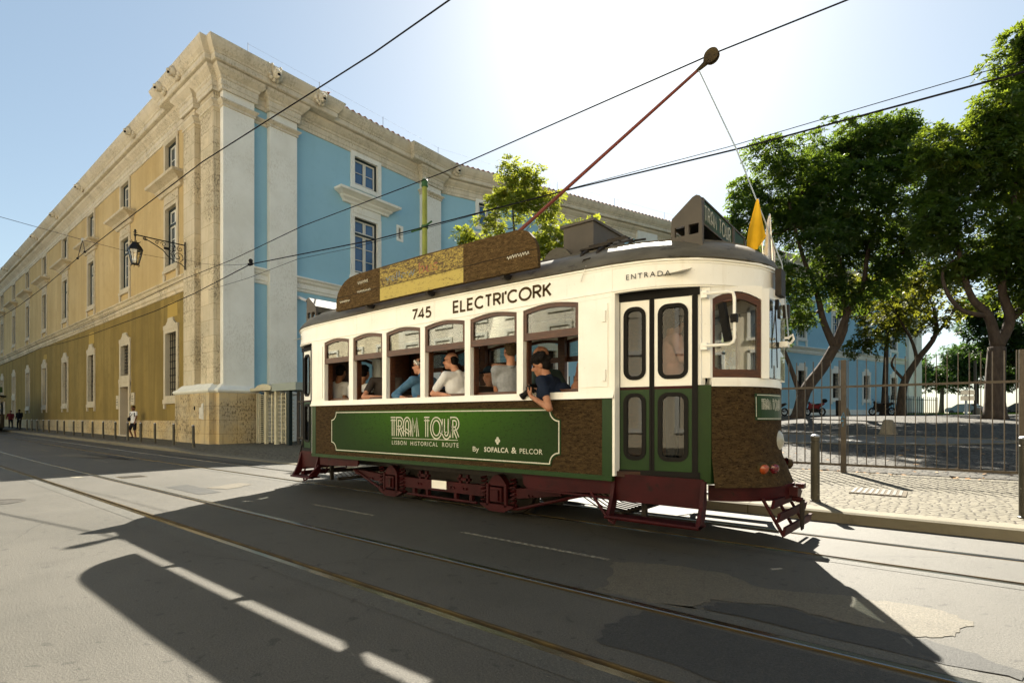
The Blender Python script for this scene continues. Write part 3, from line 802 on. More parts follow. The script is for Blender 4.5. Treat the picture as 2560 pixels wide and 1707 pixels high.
def fsd(f, side): return (lambda x, y, z: f(x, y if side > 0 else mp(y), z))
WIN = [(-8.214, -7.489), (-7.376, -6.619), (-6.52, -5.745), (-5.65, -4.865), (-4.765, -3.984), (-3.887, -3.105)]
def arc_pts(u0, u1, z, rise, n=10):
    return [(u0+(u1-u0)*i/n, z+rise*math.sin(math.pi*i/n)) for i in range(n+1)]
def zeave(u): return 3.0-.05*((u-UC)/3)**2*.62
def both(name, build, mats, parent=tram, smooth=False):
    """the same part on the near and on the far side"""
    out = []
    for side in (1, -1):
        mb = MB((lambda x, y, z: (x, y, z)) if side > 0 else (lambda x, y, z: (x, mp(y), z)))
        build(mb); out.append(mk(name, mb, mats, parent, smooth=smooth))
    return out
def b_side(mb):
    mb.box(-8.48, -2.8, NP, NP+.05, .70, 1.54)
both("side_panel", b_side, MT['cork'])
def b_strip(mb):
    mb.box(-8.6, -2.68, NP-.012, NP+.05, .645, .70)
    for a, b in ((-2.8, -2.68), (-8.6, -8.48)): mb.box(a, b, NP-.006, NP+.12, .70, 1.535)
both("green_corner_post", b_strip, MT['green'])
def b_belt(mb):
    mb.box(-8.62, -2.66, NP-.02, NP+.10, 1.54, 1.575); mb.box(-8.62, -2.66, NP-.008, NP+.10, 1.575, 1.618)
    mb.box(-8.62, -2.66, NP-.035, NP+.02, 1.535, 1.548)
both("window_belt", b_belt, MT['cream'])
def b_posts(mb):
    xs = [-8.6]+[v for w in WIN for v in w]+[-2.68]
    a, b = xs[2*kp], xs[2*kp+1]
    mb.box(a, b, NP, NP+.07, 1.618, 2.66)
    if kp in (0, 6): mb.box(a+.04, b-.05, NP-.012, NP+.01, 1.66, 2.56)
    if kp == 6:
        for z in (1.78, 2.42): mb.box(-2.79, -2.75, NP-.035, NP-.010, z-.06, z+.06)
for kp in range(7): both("window_post", b_posts, MT['cream'])
def b_board(mb):
    for i, (a, b) in enumerate(WIN):
        l = -8.6 if i == 0 else (WIN[i-1][1]+a)/2; r = -2.68 if i == 5 else (b+WIN[i+1][0])/2
        bot = [(l, 2.62), (a, 2.62)]+arc_pts(a, b, 2.62, .045)[1:-1]+[(b, 2.62), (r, 2.62)]
        top = [(r, zeave(r)), ((l+r)/2, zeave((l+r)/2)), (l, zeave(l))]
        mb.pxz(bot+top, NP-.004, NP+.06)
    mb.box(-8.6, -2.68, NP-.014, NP, 2.672, 2.69)
    n = 14
    for i in range(n):
        a = -8.6+5.92*i/n; b = -8.6+5.92*(i+1)/n; za, zb = zeave(a), zeave(b)
        mb.pxz([(a, za-.03), (b, zb-.03), (b, zb-.008), (a, za-.008)], NP-.022, NP)
        mb.pxz([(a, za-.055), (b, zb-.055), (b, zb-.045), (a, za-.045)], NP-.010, NP)
both("letterboard", b_board, MT['cream'])
# sashes pulled down halfway: one window built, the rest copied
def make_sash(a, b, side):
    mb = MB(); y0, y1 = NP+.012, NP+.05
    if side < 0: y0, y1 = mp(y1), mp(y0)
    t = .045
    o = [(a, 2.258), (b, 2.258), (b, 2.62)]+arc_pts(a, b, 2.62, .045)[::-1][1:-1]+[(a, 2.62)]
    inn = [(a+t, 2.345), (b-t, 2.345), (b-t, 2.575)]+arc_pts(a+t, b-t, 2.575, .04)[::-1][1:-1]+[(a+t, 2.575)]
    n = len(o)
    mb.add([(x, y0, z) for x, z in o]+[(x, y0, z) for x, z in inn]+[(x, y1, z) for x, z in o]+[(x, y1, z) for x, z in inn],
           [(i, (i+1) % n, n+(i+1) % n, n+i) for i in range(n)]+[(2*n+i, 2*n+(i+1) % n, 3*n+(i+1) % n, 3*n+i) for i in range(n)] +
           [(i, (i+1) % n, 2*n+(i+1) % n, 2*n+i) for i in range(n)]+[(n+i, n+(i+1) % n, 3*n+(i+1) % n, 3*n+i) for i in range(n)])
    w = mk("window", mb, MT['wood'], tram)
    mb = MB(); ym = (y0+y1)/2; mb.pxz(inn, ym-.003, ym+.003)
    mk("pane", mb, MT['glass'], w)
for side in (1, -1):
    for a, b in WIN: make_sash(a, b, side)
def b_lining(mb):
    xs = [-8.6]+[v for w in WIN for v in w]+[-2.68]
    for a, b in zip(xs[::2], xs[1::2]): mb.box(a-(.012 if a > -8.5 else 0), b+(.022 if b < -3 else 0), NP+.072, NP+.15, 1.05, 2.72)
    mb.box(-8.6, -2.68, NP+.11, NP+.15, .76, 1.66)
both("window_lining", b_lining, MT['wood'])
# ---- floor, ceiling, bulkheads and seats
mb = MB(); mb.pxy([(-9.7, 5.6), (-8.6, 5.12), (-2.68, 5.12), (-1.6, 5.6), (-1.4, 6.0), (-1.4, 6.56), (-1.6, 6.96), (-2.68, 7.44), (-8.6, 7.44), (-9.7, 6.96)], .69, .75)
mk("floor", mb, MT['wood_dk'], tram)
mb = MB(); n = 10
sec = [(NP+.07+(mp(NP)-NP-.14)*i/n, 2.78+.30*math.sin(math.pi*i/n)) for i in range(n+1)]
mb.add([(u, p, z) for u in (-9.4, -1.9) for p, z in sec], [(i, i+1, n+2+i, n+1+i) for i in range(n)])
mk("ceiling", mb, MT['ceil'], tram, smooth=True)
mb = MB()
for p in (5.75, 6.81): mb.tube([(-8.4, p, 2.62), (-2.9, p, 2.62)], .014, 6)
for u in (-7.4, -6.0, -4.4, -3.2):
    for p in (5.75, 6.81): mb.tube([(u, p, 2.62), (u, p, 2.95)], .01, 5)
mk("handrail", mb, MT['chrome'], tram)
for u, w in ((-8.62, 'wood'), (-2.72, 'wood')):
    mb = MB(); mb.box(u-.02, u+.02, 5.15, 5.85, .75, 2.85); mb.box(u-.02, u+.02, 6.71, 7.41, .75, 2.85); mb.box(u-.02, u+.02, 5.85, 6.71, 2.5, 2.95)
    mk("bulkhead", mb, MT[w], tram)
mb = MB()
mb.box(-.20, .22, -.40, .40, 1.10, 1.20); mb.box(.22, .29, -.40, .40, 1.12, 1.72); mb.tube([(.255, -.40, 1.73), (.255, .40, 1.73)], .03, 8); mb.box(-.1, .12, -.3, .3, .75, 1.10)
seat = mk("seat", mb, MT['seat'], tram, local=True)
first = True
for u in (-7.75, -6.85, -6.0, -5.1, -4.25, -3.4):
    for p in (5.70, 6.88):
        o = seat if first else copy_tree(seat, tram); first = False
        o.location = (u-UC, p-PC, 0)
# ---- roof: rings inset from the eave line
EAVE = [(-2.68, 5.055), (-2.3, 5.10), (-1.98, 5.23), (-1.72, 5.42), (-1.5, 5.70), (-1.36, 5.98), (-1.31, 6.28)]
def outline(half):
    h = [(-8.6+i*(5.92/12), half[0][1]) for i in range(1, 12)]
    f = half[:-1]
    near = [(mu(u), p) for u, p in f[::-1]]+h+f
    nose = half[-1]; rear = (mu(nose[0]), nose[1])
    far = [(u, mp(p)) for u, p in near[::-1]]
    return [rear]+near+[nose]+far
OUT = outline(EAVE)
LEN = 4.33
def inset(pt, d): return (UC+(pt[0]-UC)*(1-d/LEN), PC+(pt[1]-PC)*(1-d/1.225))
RP = [(0, -.012), (-.012, .0), (0, .025), (.03, .082), (.10, .165), (.20, .235), (.255, .258), (.265, .282), (.30, .290), (.33, .285), (.55, .365), (.80, .425), (1.05, .455), (1.2, .46)]
mb = MB(); n = len(OUT)
for d, z in RP:
    for q in OUT:
        a, b = inset(q, d); mb.v.append((a, b, zeave(q[0])+z))
for k in range(len(RP)-1):
    for i in range(n): mb.f.append([k*n+i, k*n+(i+1) % n, (k+1)*n+(i+1) % n, (k+1)*n+i]); mb.m.append(0)
mb.f.append([(len(RP)-1)*n+i for i in range(n)]); mb.m.append(0)
mk("roof", mb, MT['roofp'], tram, smooth=40)
# ---- rounded platform ends
def endmap(end): return (lambda u: u) if end > 0 else mu
LB = [(-2.68, 5.08), (-2.3, 5.13), (-1.98, 5.26), (-1.745, 5.44), (-1.53, 5.71), (-1.385, 5.98), (-1.335, 6.28)]
def smooth_half(L, n=4):
    out = []
    for i in range(len(L)-1):
        p0 = Vector(L[max(i-1, 0)]); p1 = Vector(L[i]); p2 = Vector(L[i+1]); p3 = Vector(L[i+2]) if i+2 < len(L) else Vector((L[i][0], mp(L[i][1])))
        for k in range(n):
            t = k/n
            q = .5*((2*p1)+(p2-p0)*t+(2*p0-5*p1+4*p2-p3)*t*t+(3*p1-p0-3*p2+p3)*t**3)
            out.append((q.x, q.y))
    out.append(L[-1]); return out
LBs = smooth_half(LB)
full = lambda L: L+[(u, mp(p)) for u, p in L[::-1][1:]]
AW, BW, CW, NW = (-1.755, 5.45), (-1.366, 5.85), (-1.315, 5.92), (-1.285, 6.28)
AP = smooth_half([(-1.755, 5.45), (-1.60, 5.585), (-1.46, 5.74), (-1.36, 5.95), (-1.30, 6.28)], 4)
for end in (1, -1):
    E_ = endmap(end)
    T = lambda x, y, z: (E_(x), y, z)
    # letterboard round the end
    L = full(LBs); mb = MB(T)
    n = len(L)
    def band(mb, L, z0, z1, off=0.0, th=.05):
        P = [Vector(q) for q in L]; k = len(P); vs = []
        for i in range(k):
            d = (P[min(i+1, k-1)]-P[max(i-1, 0)]).normalized(); nn = Vector((d.y, -d.x))
            a = P[i]+nn*off; b = P[i]-nn*th
            za = z0(P[i].x) if callable(z0) else z0; zb = z1(P[i].x) if callable(z1) else z1
            vs += [(a.x, a.y, za), (a.x, a.y, zb), (b.x, b.y, zb), (b.x, b.y, za)]
        mb.add(vs, [(4*i+j, 4*i+4+j, 4*i+4+(j+1) % 4, 4*i+(j+1) % 4) for i in range(k-1) for j in range(4)]+[(0, 1, 2, 3), (4*k-4, 4*k-1, 4*k-2, 4*k-3)])
    ze = lambda u: zeave(u)
    band(mb, L, 2.655, ze)
    band(mb, L, 2.672, 2.69, .012, .0); band(mb, L, lambda u: zeave(u)-.03, lambda u: zeave(u)-.008, .02, 0); band(mb, L, lambda u: zeave(u)-.055, lambda u: zeave(u)-.045, .008, 0)
    mk("end_letterboard", mb, MT['cream'], tram)
    # apron: cork, kinked outwards below
    A = full(AP); mb = MB(T)
    lev = [(1.645, 0), (.95, .015), (.92, .02), (.62, .135)]
    P = [Vector(q) for q in A]; k = len(P)
    for z, off in lev:
        for i in range(k):
            d = (P[min(i+1, k-1)]-P[max(i-1, 0)]).normalized(); nn = Vector((d.y, -d.x)); s = abs(nn.x)
            q = P[i]+nn*off*max(.25, s); mb.v.append(T(q.x, q.y, z))
    for r_ in range(len(lev)-1):
        for i in range(k-1): mb.f.append([r_*k+i, r_*k+i+1, (r_+1)*k+i+1, (r_+1)*k+i]); mb.m.append(0)
    mk("apron", mb, MT['cork'], tram, smooth=35)
    mb = MB(T); band(mb, A, 1.645, 1.70, .012, .05); band(mb, A, 1.70, 1.735, .0, .05); mk("end_belt", mb, MT['cream'], tram)
    # corner posts and windscreen frames
    mb = MB(T)
    for sd in (1, -1):
        S = (lambda p: p) if sd > 0 else mp
        for poly in ([(-1.90, 5.37), (-1.765, 5.445), (-1.735, 5.50), (-1.87, 5.42)], [(-1.372, 5.842), (-1.315, 5.915), (-1.35, 5.95), (-1.41, 5.885)]):
            mb.pxy([(u, S(p)) for u, p in poly], 1.73, 2.66)
        mb.pxy([(u, S(p)) for u, p in [(-1.95, 5.36), (-1.84, 5.385), (-1.82, 5.46), (-1.93, 5.43)]], 1.66, 2.66)
        # arched head above the angled windscreen
        for i in range(8):
            t0, t1 = i/8, (i+1)/8
            q0 = (AW[0]+(BW[0]-AW[0])*t0, AW[1]+(BW[1]-AW[1])*t0); q1 = (AW[0]+(BW[0]-AW[0])*t1, AW[1]+(BW[1]-AW[1])*t1)
            z0 = 2.535+.085*math.sin(math.pi*t0); z1 = 2.535+.085*math.sin(math.pi*t1)
            mb.add([(q0[0], S(q0[1]), z0), (q1[0], S(q1[1]), z1), (q1[0], S(q1[1]), 2.68), (q0[0], S(q0[1]), 2.68)], [(0, 1, 2, 3)])
        mb.add([(CW[0], S(CW[1]), 2.56), (NW[0], PC, 2.58), (NW[0], PC, 2.68), (CW[0], S(CW[1]), 2.68)], [(0, 1, 2, 3)])
    mk("windscreen_post", mb, MT['cream'], tram)
    for sd in (1, -1):
        S = (lambda p: p) if sd > 0 else mp
        def loc2(t, z, d=0):   # along the angled pane
            q = (AW[0]+(BW[0]-AW[0])*t - .7*d, AW[1]+(BW[1]-AW[1])*t + .7*d)
            return T(q[0], S(q[1]), z)
        o = [(.0, 1.735), (1, 1.735), (1, 2.53)]+[(1-i/8, 2.53+.085*math.sin(math.pi*i/8)) for i in range(1, 8)]+[(0, 2.53)]
        inn = [(.08, 1.82), (.91, 1.82), (.91, 2.48)]+[(.91-.83*i/8, 2.48+.07*math.sin(math.pi*i/8)) for i in range(1, 8)]+[(.08, 2.48)]
        m = len(o); mb = MB()
        mb.add([loc2(a, z, .012) for a, z in o]+[loc2(a, z, .012) for a, z in inn]+[loc2(a, z, .05) for a, z in inn],
               [(i, (i+1) % m, m+(i+1) % m, m+i) for i in range(m)]+[(m+i, m+(i+1) % m, 2*m+(i+1) % m, 2*m+i) for i in range(m)])
        w = mk("windscreen", mb, MT['wood'], tram)
        mb = MB(); mb.add([loc2(a, z, .03) for a, z in inn], [tuple(range(m))]); mk("pane", mb, MT['glass_f'], w)
    mb = MB(T)
    mb.add([(CW[0], CW[1], 1.74), (NW[0], PC, 1.74), (NW[0], PC, 2.57), (CW[0], CW[1], 2.55)], [(0, 1, 2, 3)])
    mb.add([(CW[0], mp(CW[1]), 1.74), (NW[0], PC, 1.74), (NW[0], PC, 2.57), (CW[0], mp(CW[1]), 2.55)], [(0, 1, 2, 3)])
    mk("windscreen_pane", mb, MT['glass_c'], tram)
    # green strips between doorway and apron
    for sd in (1, -1):
        S = (lambda p: p) if sd > 0 else mp
        mb = MB(T); mb.pxy([(u, S(p)) for u, p in [(-1.905, 5.368), (-1.757, 5.447), (-1.73, 5.51), (-1.90, 5.43)]], .645, 1.66)
        mk("green_end_post", mb, MT['green'], tram)
    # bumper, coupler and slatted fender
    mb = MB(T); Bp = full(smooth_half([(-1.80, 5.50), (-1.58, 5.60), (-1.40, 5.76), (-1.25, 5.98), (-1.17, 6.28)], 3))
    band(mb, Bp, .47, .625, .0, .07); band(mb, Bp, .60, .63, .02, .0)
    mk("bumper", mb, MT['maroon'], tram, smooth=35)
    mb = MB(T); mb.box(-1.19, -1.10, PC-.10, PC+.10, .50, .60); mb.box(-1.13, -1.05, PC-.06, PC+.06, .58, .63); mb.tube([(-1.17, PC, .46), (-1.07, PC, .45)], .03, 8)
    mk("coupler", mb, MT['maroon'], tram)
    mb = MB(T)
    for k in range(3):
        z = .46-.13*k; x = -1.22+.05*k
        mb.add([(x-.02, 5.74, z-.05), (x+.0, 5.74, z+.04), (x+.06, 6.8, z+.04), (x+.04, 6.8, z-.05), (x-.05, 5.75, z-.05), (x-.03, 5.75, z+.04), (x+.03, 6.81, z+.04), (x+.01, 6.81, z-.05)],
               [(0, 1, 2, 3), (7, 6, 5, 4), (0, 4, 5, 1), (3, 2, 6, 7), (1, 5, 6, 2), (0, 3, 7, 4)])
    for p in (5.78, 6.28, 6.76): mb.tube([(-1.35, p, .5), (-1.15, p, .14)], .018, 6)
    mk("fender", mb, MT['maroon'], tram)
    for pz in (5.95, 6.02):
        pts = [(-1.06+.0*i, pz+.15+.012*i, .46-.30*math.sin(math.pi*i/10)**.6) for i in range(11)]
        mb = MB(T); mb.tube(pts, .009, 5); mk("chain", mb, MT['blackm'], tram)
    # lamps
    mb = MB(T); mb.mi = 0; c = T
    mb.lathe((-1.29, PC, 0), [(0.001, 0)], 3) if False else None
    def disc(mb, u, p, z, r, dep, tilt=0, n=18):
        nn = Vector((1, 0, 0)) if abs(p-PC) < .05 else Vector((.72, -.69 if p < PC else .69, -.25)).normalized()
        a = nn.cross(Vector((0, 0, 1))).normalized(); b = a.cross(nn)
        vs = []
        for rr, h in ((r, -.05), (r, dep*.3), (r*.86, dep*.5), (r*.55, dep*.85), (r*.02, dep)):
            for j in range(n):
                w = 2*math.pi*j/n; vs.append(Vector((u, p, z))+nn*h+(a*math.cos(w)+b*math.sin(w))*rr)
        mb.add(vs, [(i*n+j, i*n+(j+1) % n, (i+1)*n+(j+1) % n, (i+1)*n+j) for i in range(4) for j in range(n)])
    disc(mb, -1.315, PC, 1.08, .115, .065)
    mk("headlight", mb, MT['lamp_w'] if 'lamp_w' in MT else MT.setdefault('lamp_w', M("headlight_glass", (.32, .31, .25), rough=.08, spec=.9)), tram, smooth=40)
    for nm, col, uu, pp in (("orange_lamp", 'lamp_o', -1.335, 5.785), ("red_lamp", 'lamp_r', -1.265, 5.905)):
        if col not in MT: MT[col] = M(nm, (.26, .045, .008) if col == 'lamp_o' else (.10, .006, .010), rough=.2, spec=.7)
        for sd in (1, -1):
            S = (lambda p: p) if sd > 0 else mp
            mb = MB(T); disc(mb, uu, S(pp), .80, .05, .03); lamp = mk(nm, mb, MT[col], tram, smooth=40)
            mb = MB(T); disc(mb, uu-.004, S(pp), .80, .062, .006); mk("rim", mb, MT['groove'], lamp)
    # doors in both side doorways of the platform
    for sd in (1, -1):
        S = (lambda p: p) if sd > 0 else mp
        D0, D1 = Vector((-2.675, 5.20)), Vector((-1.895, 5.365))
        dl = (D1-D0).length; dd = (D1-D0)/dl; dn = Vector((dd.y, -dd.x))
        def dm(x, y, z): q = D0+dd*x-dn*y; return T(q.x, S(q.y), z)
        def leaf(x0, x1, nm="door"):
            def hole_ring(mb, a, b, z0, z1, r, w, y0, y1, n=5):
                def rr(a, b, z0, z1, r):
                    out = []
                    for cx, cz, st in ((b-r, z1-r, 0), (a+r, z1-r, 90), (a+r, z0+r, 180), (b-r, z0+r, 270)):
                        for i in range(n+1): w_ = R(st+90*i/n); out.append((cx+r*math.cos(w_), cz+r*math.sin(w_)))
                    return out
                o = rr(a, b, z0, z1, r); i_ = rr(a+w, b-w, z0+w, z1-w, max(.02, r-w)); m = len(o)
                mb.add([(x, y0, z) for x, z in o]+[(x, y0, z) for x, z in i_]+[(x, y1, z) for x, z in i_]+[(x, y1, z) for x, z in o],
                       [(i, (i+1) % m, m+(i+1) % m, m+i) for i in range(m)]+[(m+i, m+(i+1) % m, 2*m+(i+1) % m, 2*m+i) for i in range(m)]+[(i, (i+1) % m, 3*m+(i+1) % m, 3*m+i) for i in range(m)])
                return o, i_
            wd = x1-x0; g = .055 if wd < .4 else .065
            a, b = x0+g, x1-g
            def panel(z0, z1, h0, h1, mat, r):
                mb = MB(dm); dmy = MB()
                o, _ = hole_ring(dmy, a, b, h0, h1, r, .03, 0, .03)
                # quadrants of the panel around the rounded opening
                m = len(o); rim = []
                for x, z in o:
                    cx, cz = (a+b)/2, (h0+h1)/2
                    k = max(abs(x-cx)/(wd/2), abs(z-cz)/max((z1-cz) if z > cz else (cz-z0), .01))
                    ux = x0 if abs(x-a) < abs(x-b) else x1
                    rim.append((ux, z1 if z > h1-r-1e-4 else (z0 if z < h0+r+1e-4 else z)))
                mb.add([(x, 0, z) for x, z in o]+[(x, 0, z) for x, z in rim], [(i, (i+1) % m, m+(i+1) % m, m+i) for i in range(m)])
                mb.add([(x, .03, z) for x, z in o]+[(x, .03, z) for x, z in rim], [(i, (i+1) % m, m+(i+1) % m, m+i) for i in range(m)])
                return mb
            r = min(.10, (b-a)*.47)
            root = mk(nm, panel(1.655, 2.575, 1.74, 2.50, None, r), MT['cream'], tram)
            mk("lower_panel", panel(.765, 1.625, .88, 1.575, None, r), MT['green'], root)
            mb = MB(dm); mb.box(x0, x1, -.004, .03, 1.625, 1.655); mk("mid_strip", mb, MT['maroon'], root)
            mb = MB(dm)
            for h0, h1 in ((1.74, 2.50), (.88, 1.575)): hole_ring(mb, a-.012, b+.012, h0-.012, h1+.012, r, .042, -.014, .03)
            mb.box(x0-.018, x0+.006, -.006, .036, .765, 2.575); mb.box(x1-.006, x1+.018, -.006, .036, .765, 2.575)
            mk("gasket", mb, MT['rubber'], root)
            mb = MB(dm)
            for h0, h1 in ((1.74, 2.50), (.88, 1.575)): mb.add([(a, .012, h0), (b, .012, h0), (b, .012, h1), (a, .012, h1)], [(0, 1, 2, 3)])
            mk("pane", mb, MT['glass'], root)
        leaf(.02, .345); leaf(.385, dl-.02)
        mb = MB(dm); mb.box(-.02, dl+.05, -.02, .06, 2.58, 2.67); mb.box(-.02, dl+.05, -.02, .05, .70, .765)
        mb.box(dl-.012, dl+.03, -.01, .05, .765, 2.58); mb.box(-.02, .012, -.01, .05, .765, 2.58)
        mk("door_frame", mb, MT['rubber'], tram)
        mb = MB(lambda x, y, z: T(x, S(y), z)); mb.pxy([(-2.69, 5.075), (-2.655, 5.085), (-2.655, 5.2), (-2.69, 5.2)], .70, 2.66); mk("door_jamb", mb, MT['cream'], tram)
        # entrance step slung below the doorway
        mb = MB(lambda x, y, z: T(x, S(y), z))
        a, b = (-2.70, -1.74) if end > 0 else (-2.76, -2.16)
        for x in (a, b):
            prof = [(5.20, .70), (5.16, .70), (5.13, .60), (5.09, .46), (5.03, .34), (4.99, .28), (5.02, .25), (5.10, .27), (5.17, .36), (5.21, .50)]
            mb.pyz(prof, x-.02, x+.02)
        mb.box(a, b, 5.165, 5.18, .43, .72)
        mb.box(a-.02, b+.02, 4.97, 5.17, .262, .288)
        mb.tube([(a-.02, 4.98, .275), (b+.02, 4.98, .275)], .02, 6)
        mk("entrance_step", mb, MT['maroon'], tram)
        mb = MB(lambda x, y, z: T(x, S(y), z)); mb.tube([(-2.93, 5.06, .50), (-2.66, 4.98, .24), (-2.60, 4.97, .22), (-2.59, 4.97, .26)], .016, 6); mk("step_brace", mb, MT['maroon'], tram)
# driver's mirror on a white bow and other fittings at the near front corner
mb = MB()
a = Vector((-1.80, 5.36, 0)); b = Vector((-1.50, 5.34, 0))
pts = [a+Vector((0, 0, 2.575)), b+Vector((-.05, 0, 2.555)), b+Vector((-.012, 0, 2.54)), b+Vector((0, 0, 2.49)), b+Vector((0, 0, 2.10)), b+Vector((-.012, 0, 2.06)), b+Vector((-.05, 0, 2.04)), a+Vector((0, 0, 2.05))]
mb.tube(pts, .016, 8)
for z in (2.575, 2.05): mb.box(-1.83, -1.77, 5.35, 5.43, z-.04, z+.03)
mir = mk("mirror_bow", mb, MT['cream'], tram, smooth=40)
mb = MB(); mb.box(-.038, .038, -.02, .02, -.19, .19)
mb.v = [tuple(Matrix.Rotation(-.16, 3, 'Y') @ (Matrix.Rotation(-.5, 3, 'Z') @ Vector(v)) + Vector((-1.585, 5.33, 2.26))) for v in mb.v]
mk("mirror", mb, MT['rubber'], mir)
mb = MB(); mb.box(-1.53, -1.47, 5.31, 5.36, 2.25, 2.33); mk("clamp", mb, MT['rubber'], mir)
mb = MB(); mb.tube([(-1.29, 6.05, 2.5), (-1.28, 6.07, 2.2), (-1.275, 6.08, 1.85)], .006, 5); mb.box(-1.285, -1.255, 6.02, 6.08, 2.46, 2.56); mk("wiper", mb, MT['rubber'], tram)
mb = MB(); mb.tube([(-1.24, 6.25, 2.18), (-1.2, 6.25, 2.18), (-1.16, 6.25, 2.21), (-1.15, 6.25, 2.16), (-1.18, 6.25, 2.12), (-1.24, 6.25, 2.12)], .014, 6); mb.box(-1.28, -1.2, 6.2, 6.3, 2.08, 2.14); mk("rope_cleat", mb, MT['cream'], tram)
mb = MB(); mb.box(-1.28, -1.22, 6.36, 6.44, 2.42, 2.56); mb.box(-1.30, -1.24, 6.1, 6.3, 2.62, 2.9); mk("retriever_box", mb, MT['blackm'], tram)
# ---- roof furniture
def dest_box(end):
    E_ = endmap(end)
    mb = MB(lambda x, y, z: (E_(x), y, z))
    prof = [(-2.18, 3.16), (-2.18, 3.385), (-2.17, 3.44), (-1.95, 3.62), (-1.91, 3.635), (-1.875, 3.62), (-1.855, 3.57), (-1.845, 3.16)]
    for p in (5.45, 7.06):
        y0, y1 = p, p+.05
        # end panel with two small windows cut out
        z_, zt = 3.25, 3.385
        mb.pxz([(-2.18, 3.32+.02), (-1.85, 3.32+.02), (-1.855, 3.57), (-1.875, 3.62), (-1.91, 3.635), (-1.95, 3.62), (-2.17, 3.44)], y0, y1)
        mb.box(-2.18, -1.847, y0, y1, 3.05, 3.235)
        for a, b in ((-2.18, -2.14), (-2.03, -1.99), (-1.885, -1.847)): mb.box(a, b, y0, y1, 3.235, 3.34)
    mb.box(-2.175, -1.85, 5.5, 7.06, 3.05, 3.10)
    root = mk("destination_box", mb, MT['greyp'], tram)
    mb = MB(lambda x, y, z: (E_(x), y, z))
    mb.add([(-2.172, 5.50, 3.44), (-1.95, 5.50, 3.62), (-1.91, 5.50, 3.637), (-1.875, 5.50, 3.622), (-1.875, 7.06, 3.622), (-1.91, 7.06, 3.637), (-1.95, 7.06, 3.62), (-2.172, 7.06, 3.44)],
           [(0, 1, 6, 7), (1, 2, 5, 6), (2, 3, 4, 5)])
    mb.box(-2.175, -2.165, 5.5, 7.06, 3.33, 3.44)
    mk("hood", mb, MT['roofp'], root)
    mb = MB(lambda x, y, z: (E_(x), y, z)); mb.box(-1.885, -1.868, 5.50, 7.06, 3.34, 3.61); mk("sign", mb, MT['green'], root)
    mb = MB(lambda x, y, z: (E_(x), y, z))
    for p in (5.51, 6.55, 6.60): mb.box(-1.868, -1.855, p, p+.03, 3.34, 3.61)
    mb.box(-1.868, -1.856, 5.5, 7.06, 3.335, 3.355); mb.box(-1.868, -1.856, 5.5, 7.06, 3.595, 3.612)
    mk("sign_frame", mb, MT['greyp'], root)
    return root
dbox = [dest_box(1), dest_box(-1)]
mb = MB(); mb.lathe((-8.6, 5.9, 3.45), [(.09, 0), (.09, .12), (.11, .125), (.11, .14), (.02, .15)], 14); mk("roof_ventilator", mb, MT['greyp'], tram)
mb = MB(); mb.box(-3.82, -3.37, 5.88, 6.75, 3.25, 3.83); root = mk("equipment_box", mb, MT['greyp'], tram)
mb = MB(); mb.box(-3.86, -3.345, 5.85, 6.78, 3.83, 3.862); mk("lid", mb, MT['greyp'], root)
mb = MB(); n = 14
pr_ = [(-4.13+.5*(1-math.cos(math.pi*i/n))/2, 3.30+.27*math.sin(math.pi*i/n)) for i in range(n+1)]
mb.pxz(pr_, 5.80, 6.15); mk("ventilator_dome", mb, MT['roofp'], tram, smooth=40)
# slatted trolley rest climbing over the roof edge
mb = MB()
for k, (p, z) in enumerate(((5.33, 3.27), (5.45, 3.335), (5.56, 3.375))):
    mb.box(-3.22+.05*k, -2.86+.07*k, p-.03, p+.03, z, z+.022)
mb.box(-3.0, -2.76, 5.55, 5.62, 3.40, 3.425)
for u in (-3.14, -2.93): mb.tube([(u, 5.16, 3.06), (u, 5.22, 3.2), (u+.04, 5.5, 3.36), (u+.16, 5.75, 3.43)], .022, 6)
mb.tube([(-3.12, 5.085, 3.03), (-3.06, 5.085, 3.035), (-3.05, 5.10, 3.09), (-2.97, 5.12, 3.10)], .009, 5)
mk("trolley_rest", mb, MT['blackm'], tram)
mb = MB(); mb.tube([(-2.99, 5.06, 3.0), (-3.02, 5.05, 2.93), (-3.06, 5.055, 2.84)], [.008, .007, .009], 5); mk("cord_end", mb, MT['cream'], tram)
mb = MB(); mb.tube([(-2.80, 5.7, 3.37), (-2.72, 5.72, 3.40), (-2.6, 5.75, 3.40)], .014, 5); mb.tube([(-2.62, 6.6, 3.42), (-2.5, 6.55, 3.52), (-2.2, 6.5, 3.44)], .02, 6); mk("roof_cable", mb, MT['blackm'], tram)
# trolley pole
mb = MB(); mb.box(-6.4, -5.5, 6.05, 6.51, 3.42, 3.50); mb.lathe((-5.95, PC, 3.5), [(.16, 0), (.16, .08), (.08, .12), (.08, .2)], 14); mk("trolley_base", mb, MT['blackm'], tram)
MT['pole_red'] = M("trolley_pole_red", (.17, .04, .03), (.12, .035, .025), 5, .5)
P0, P1 = Vector((-5.95, PC, 3.62)), Vector((-2.19, PC, 5.46))
mb = MB(); mb.tube([P0, P0+(P1-P0)*.5, P1], [.030, .026, .019], 10)
pole = mk("trolley_pole", mb, MT['pole_red'], tram, smooth=40)
mb = MB(); d = (P1-P0).normalized()
mb.tube([P1, P1+d*.10, P1+d*.13+Vector((0, 0, .02))], [.02, .03, .05], 8)
nn = Vector((0, 1, 0)); c = P1+d*.19+Vector((0, 0, .02))
for y in (-.03, .03): mb.tube([c+nn*y, c+nn*(y*.6)], [.085, .085], 18)
mb.tube([c-nn*.025, c+nn*.025], .06, 16)
mk("trolley_wheel", mb, MT['groove'], pole, smooth=40)
MT['rope'] = M("pale_rope", (.34, .40, .46), rough=.8)
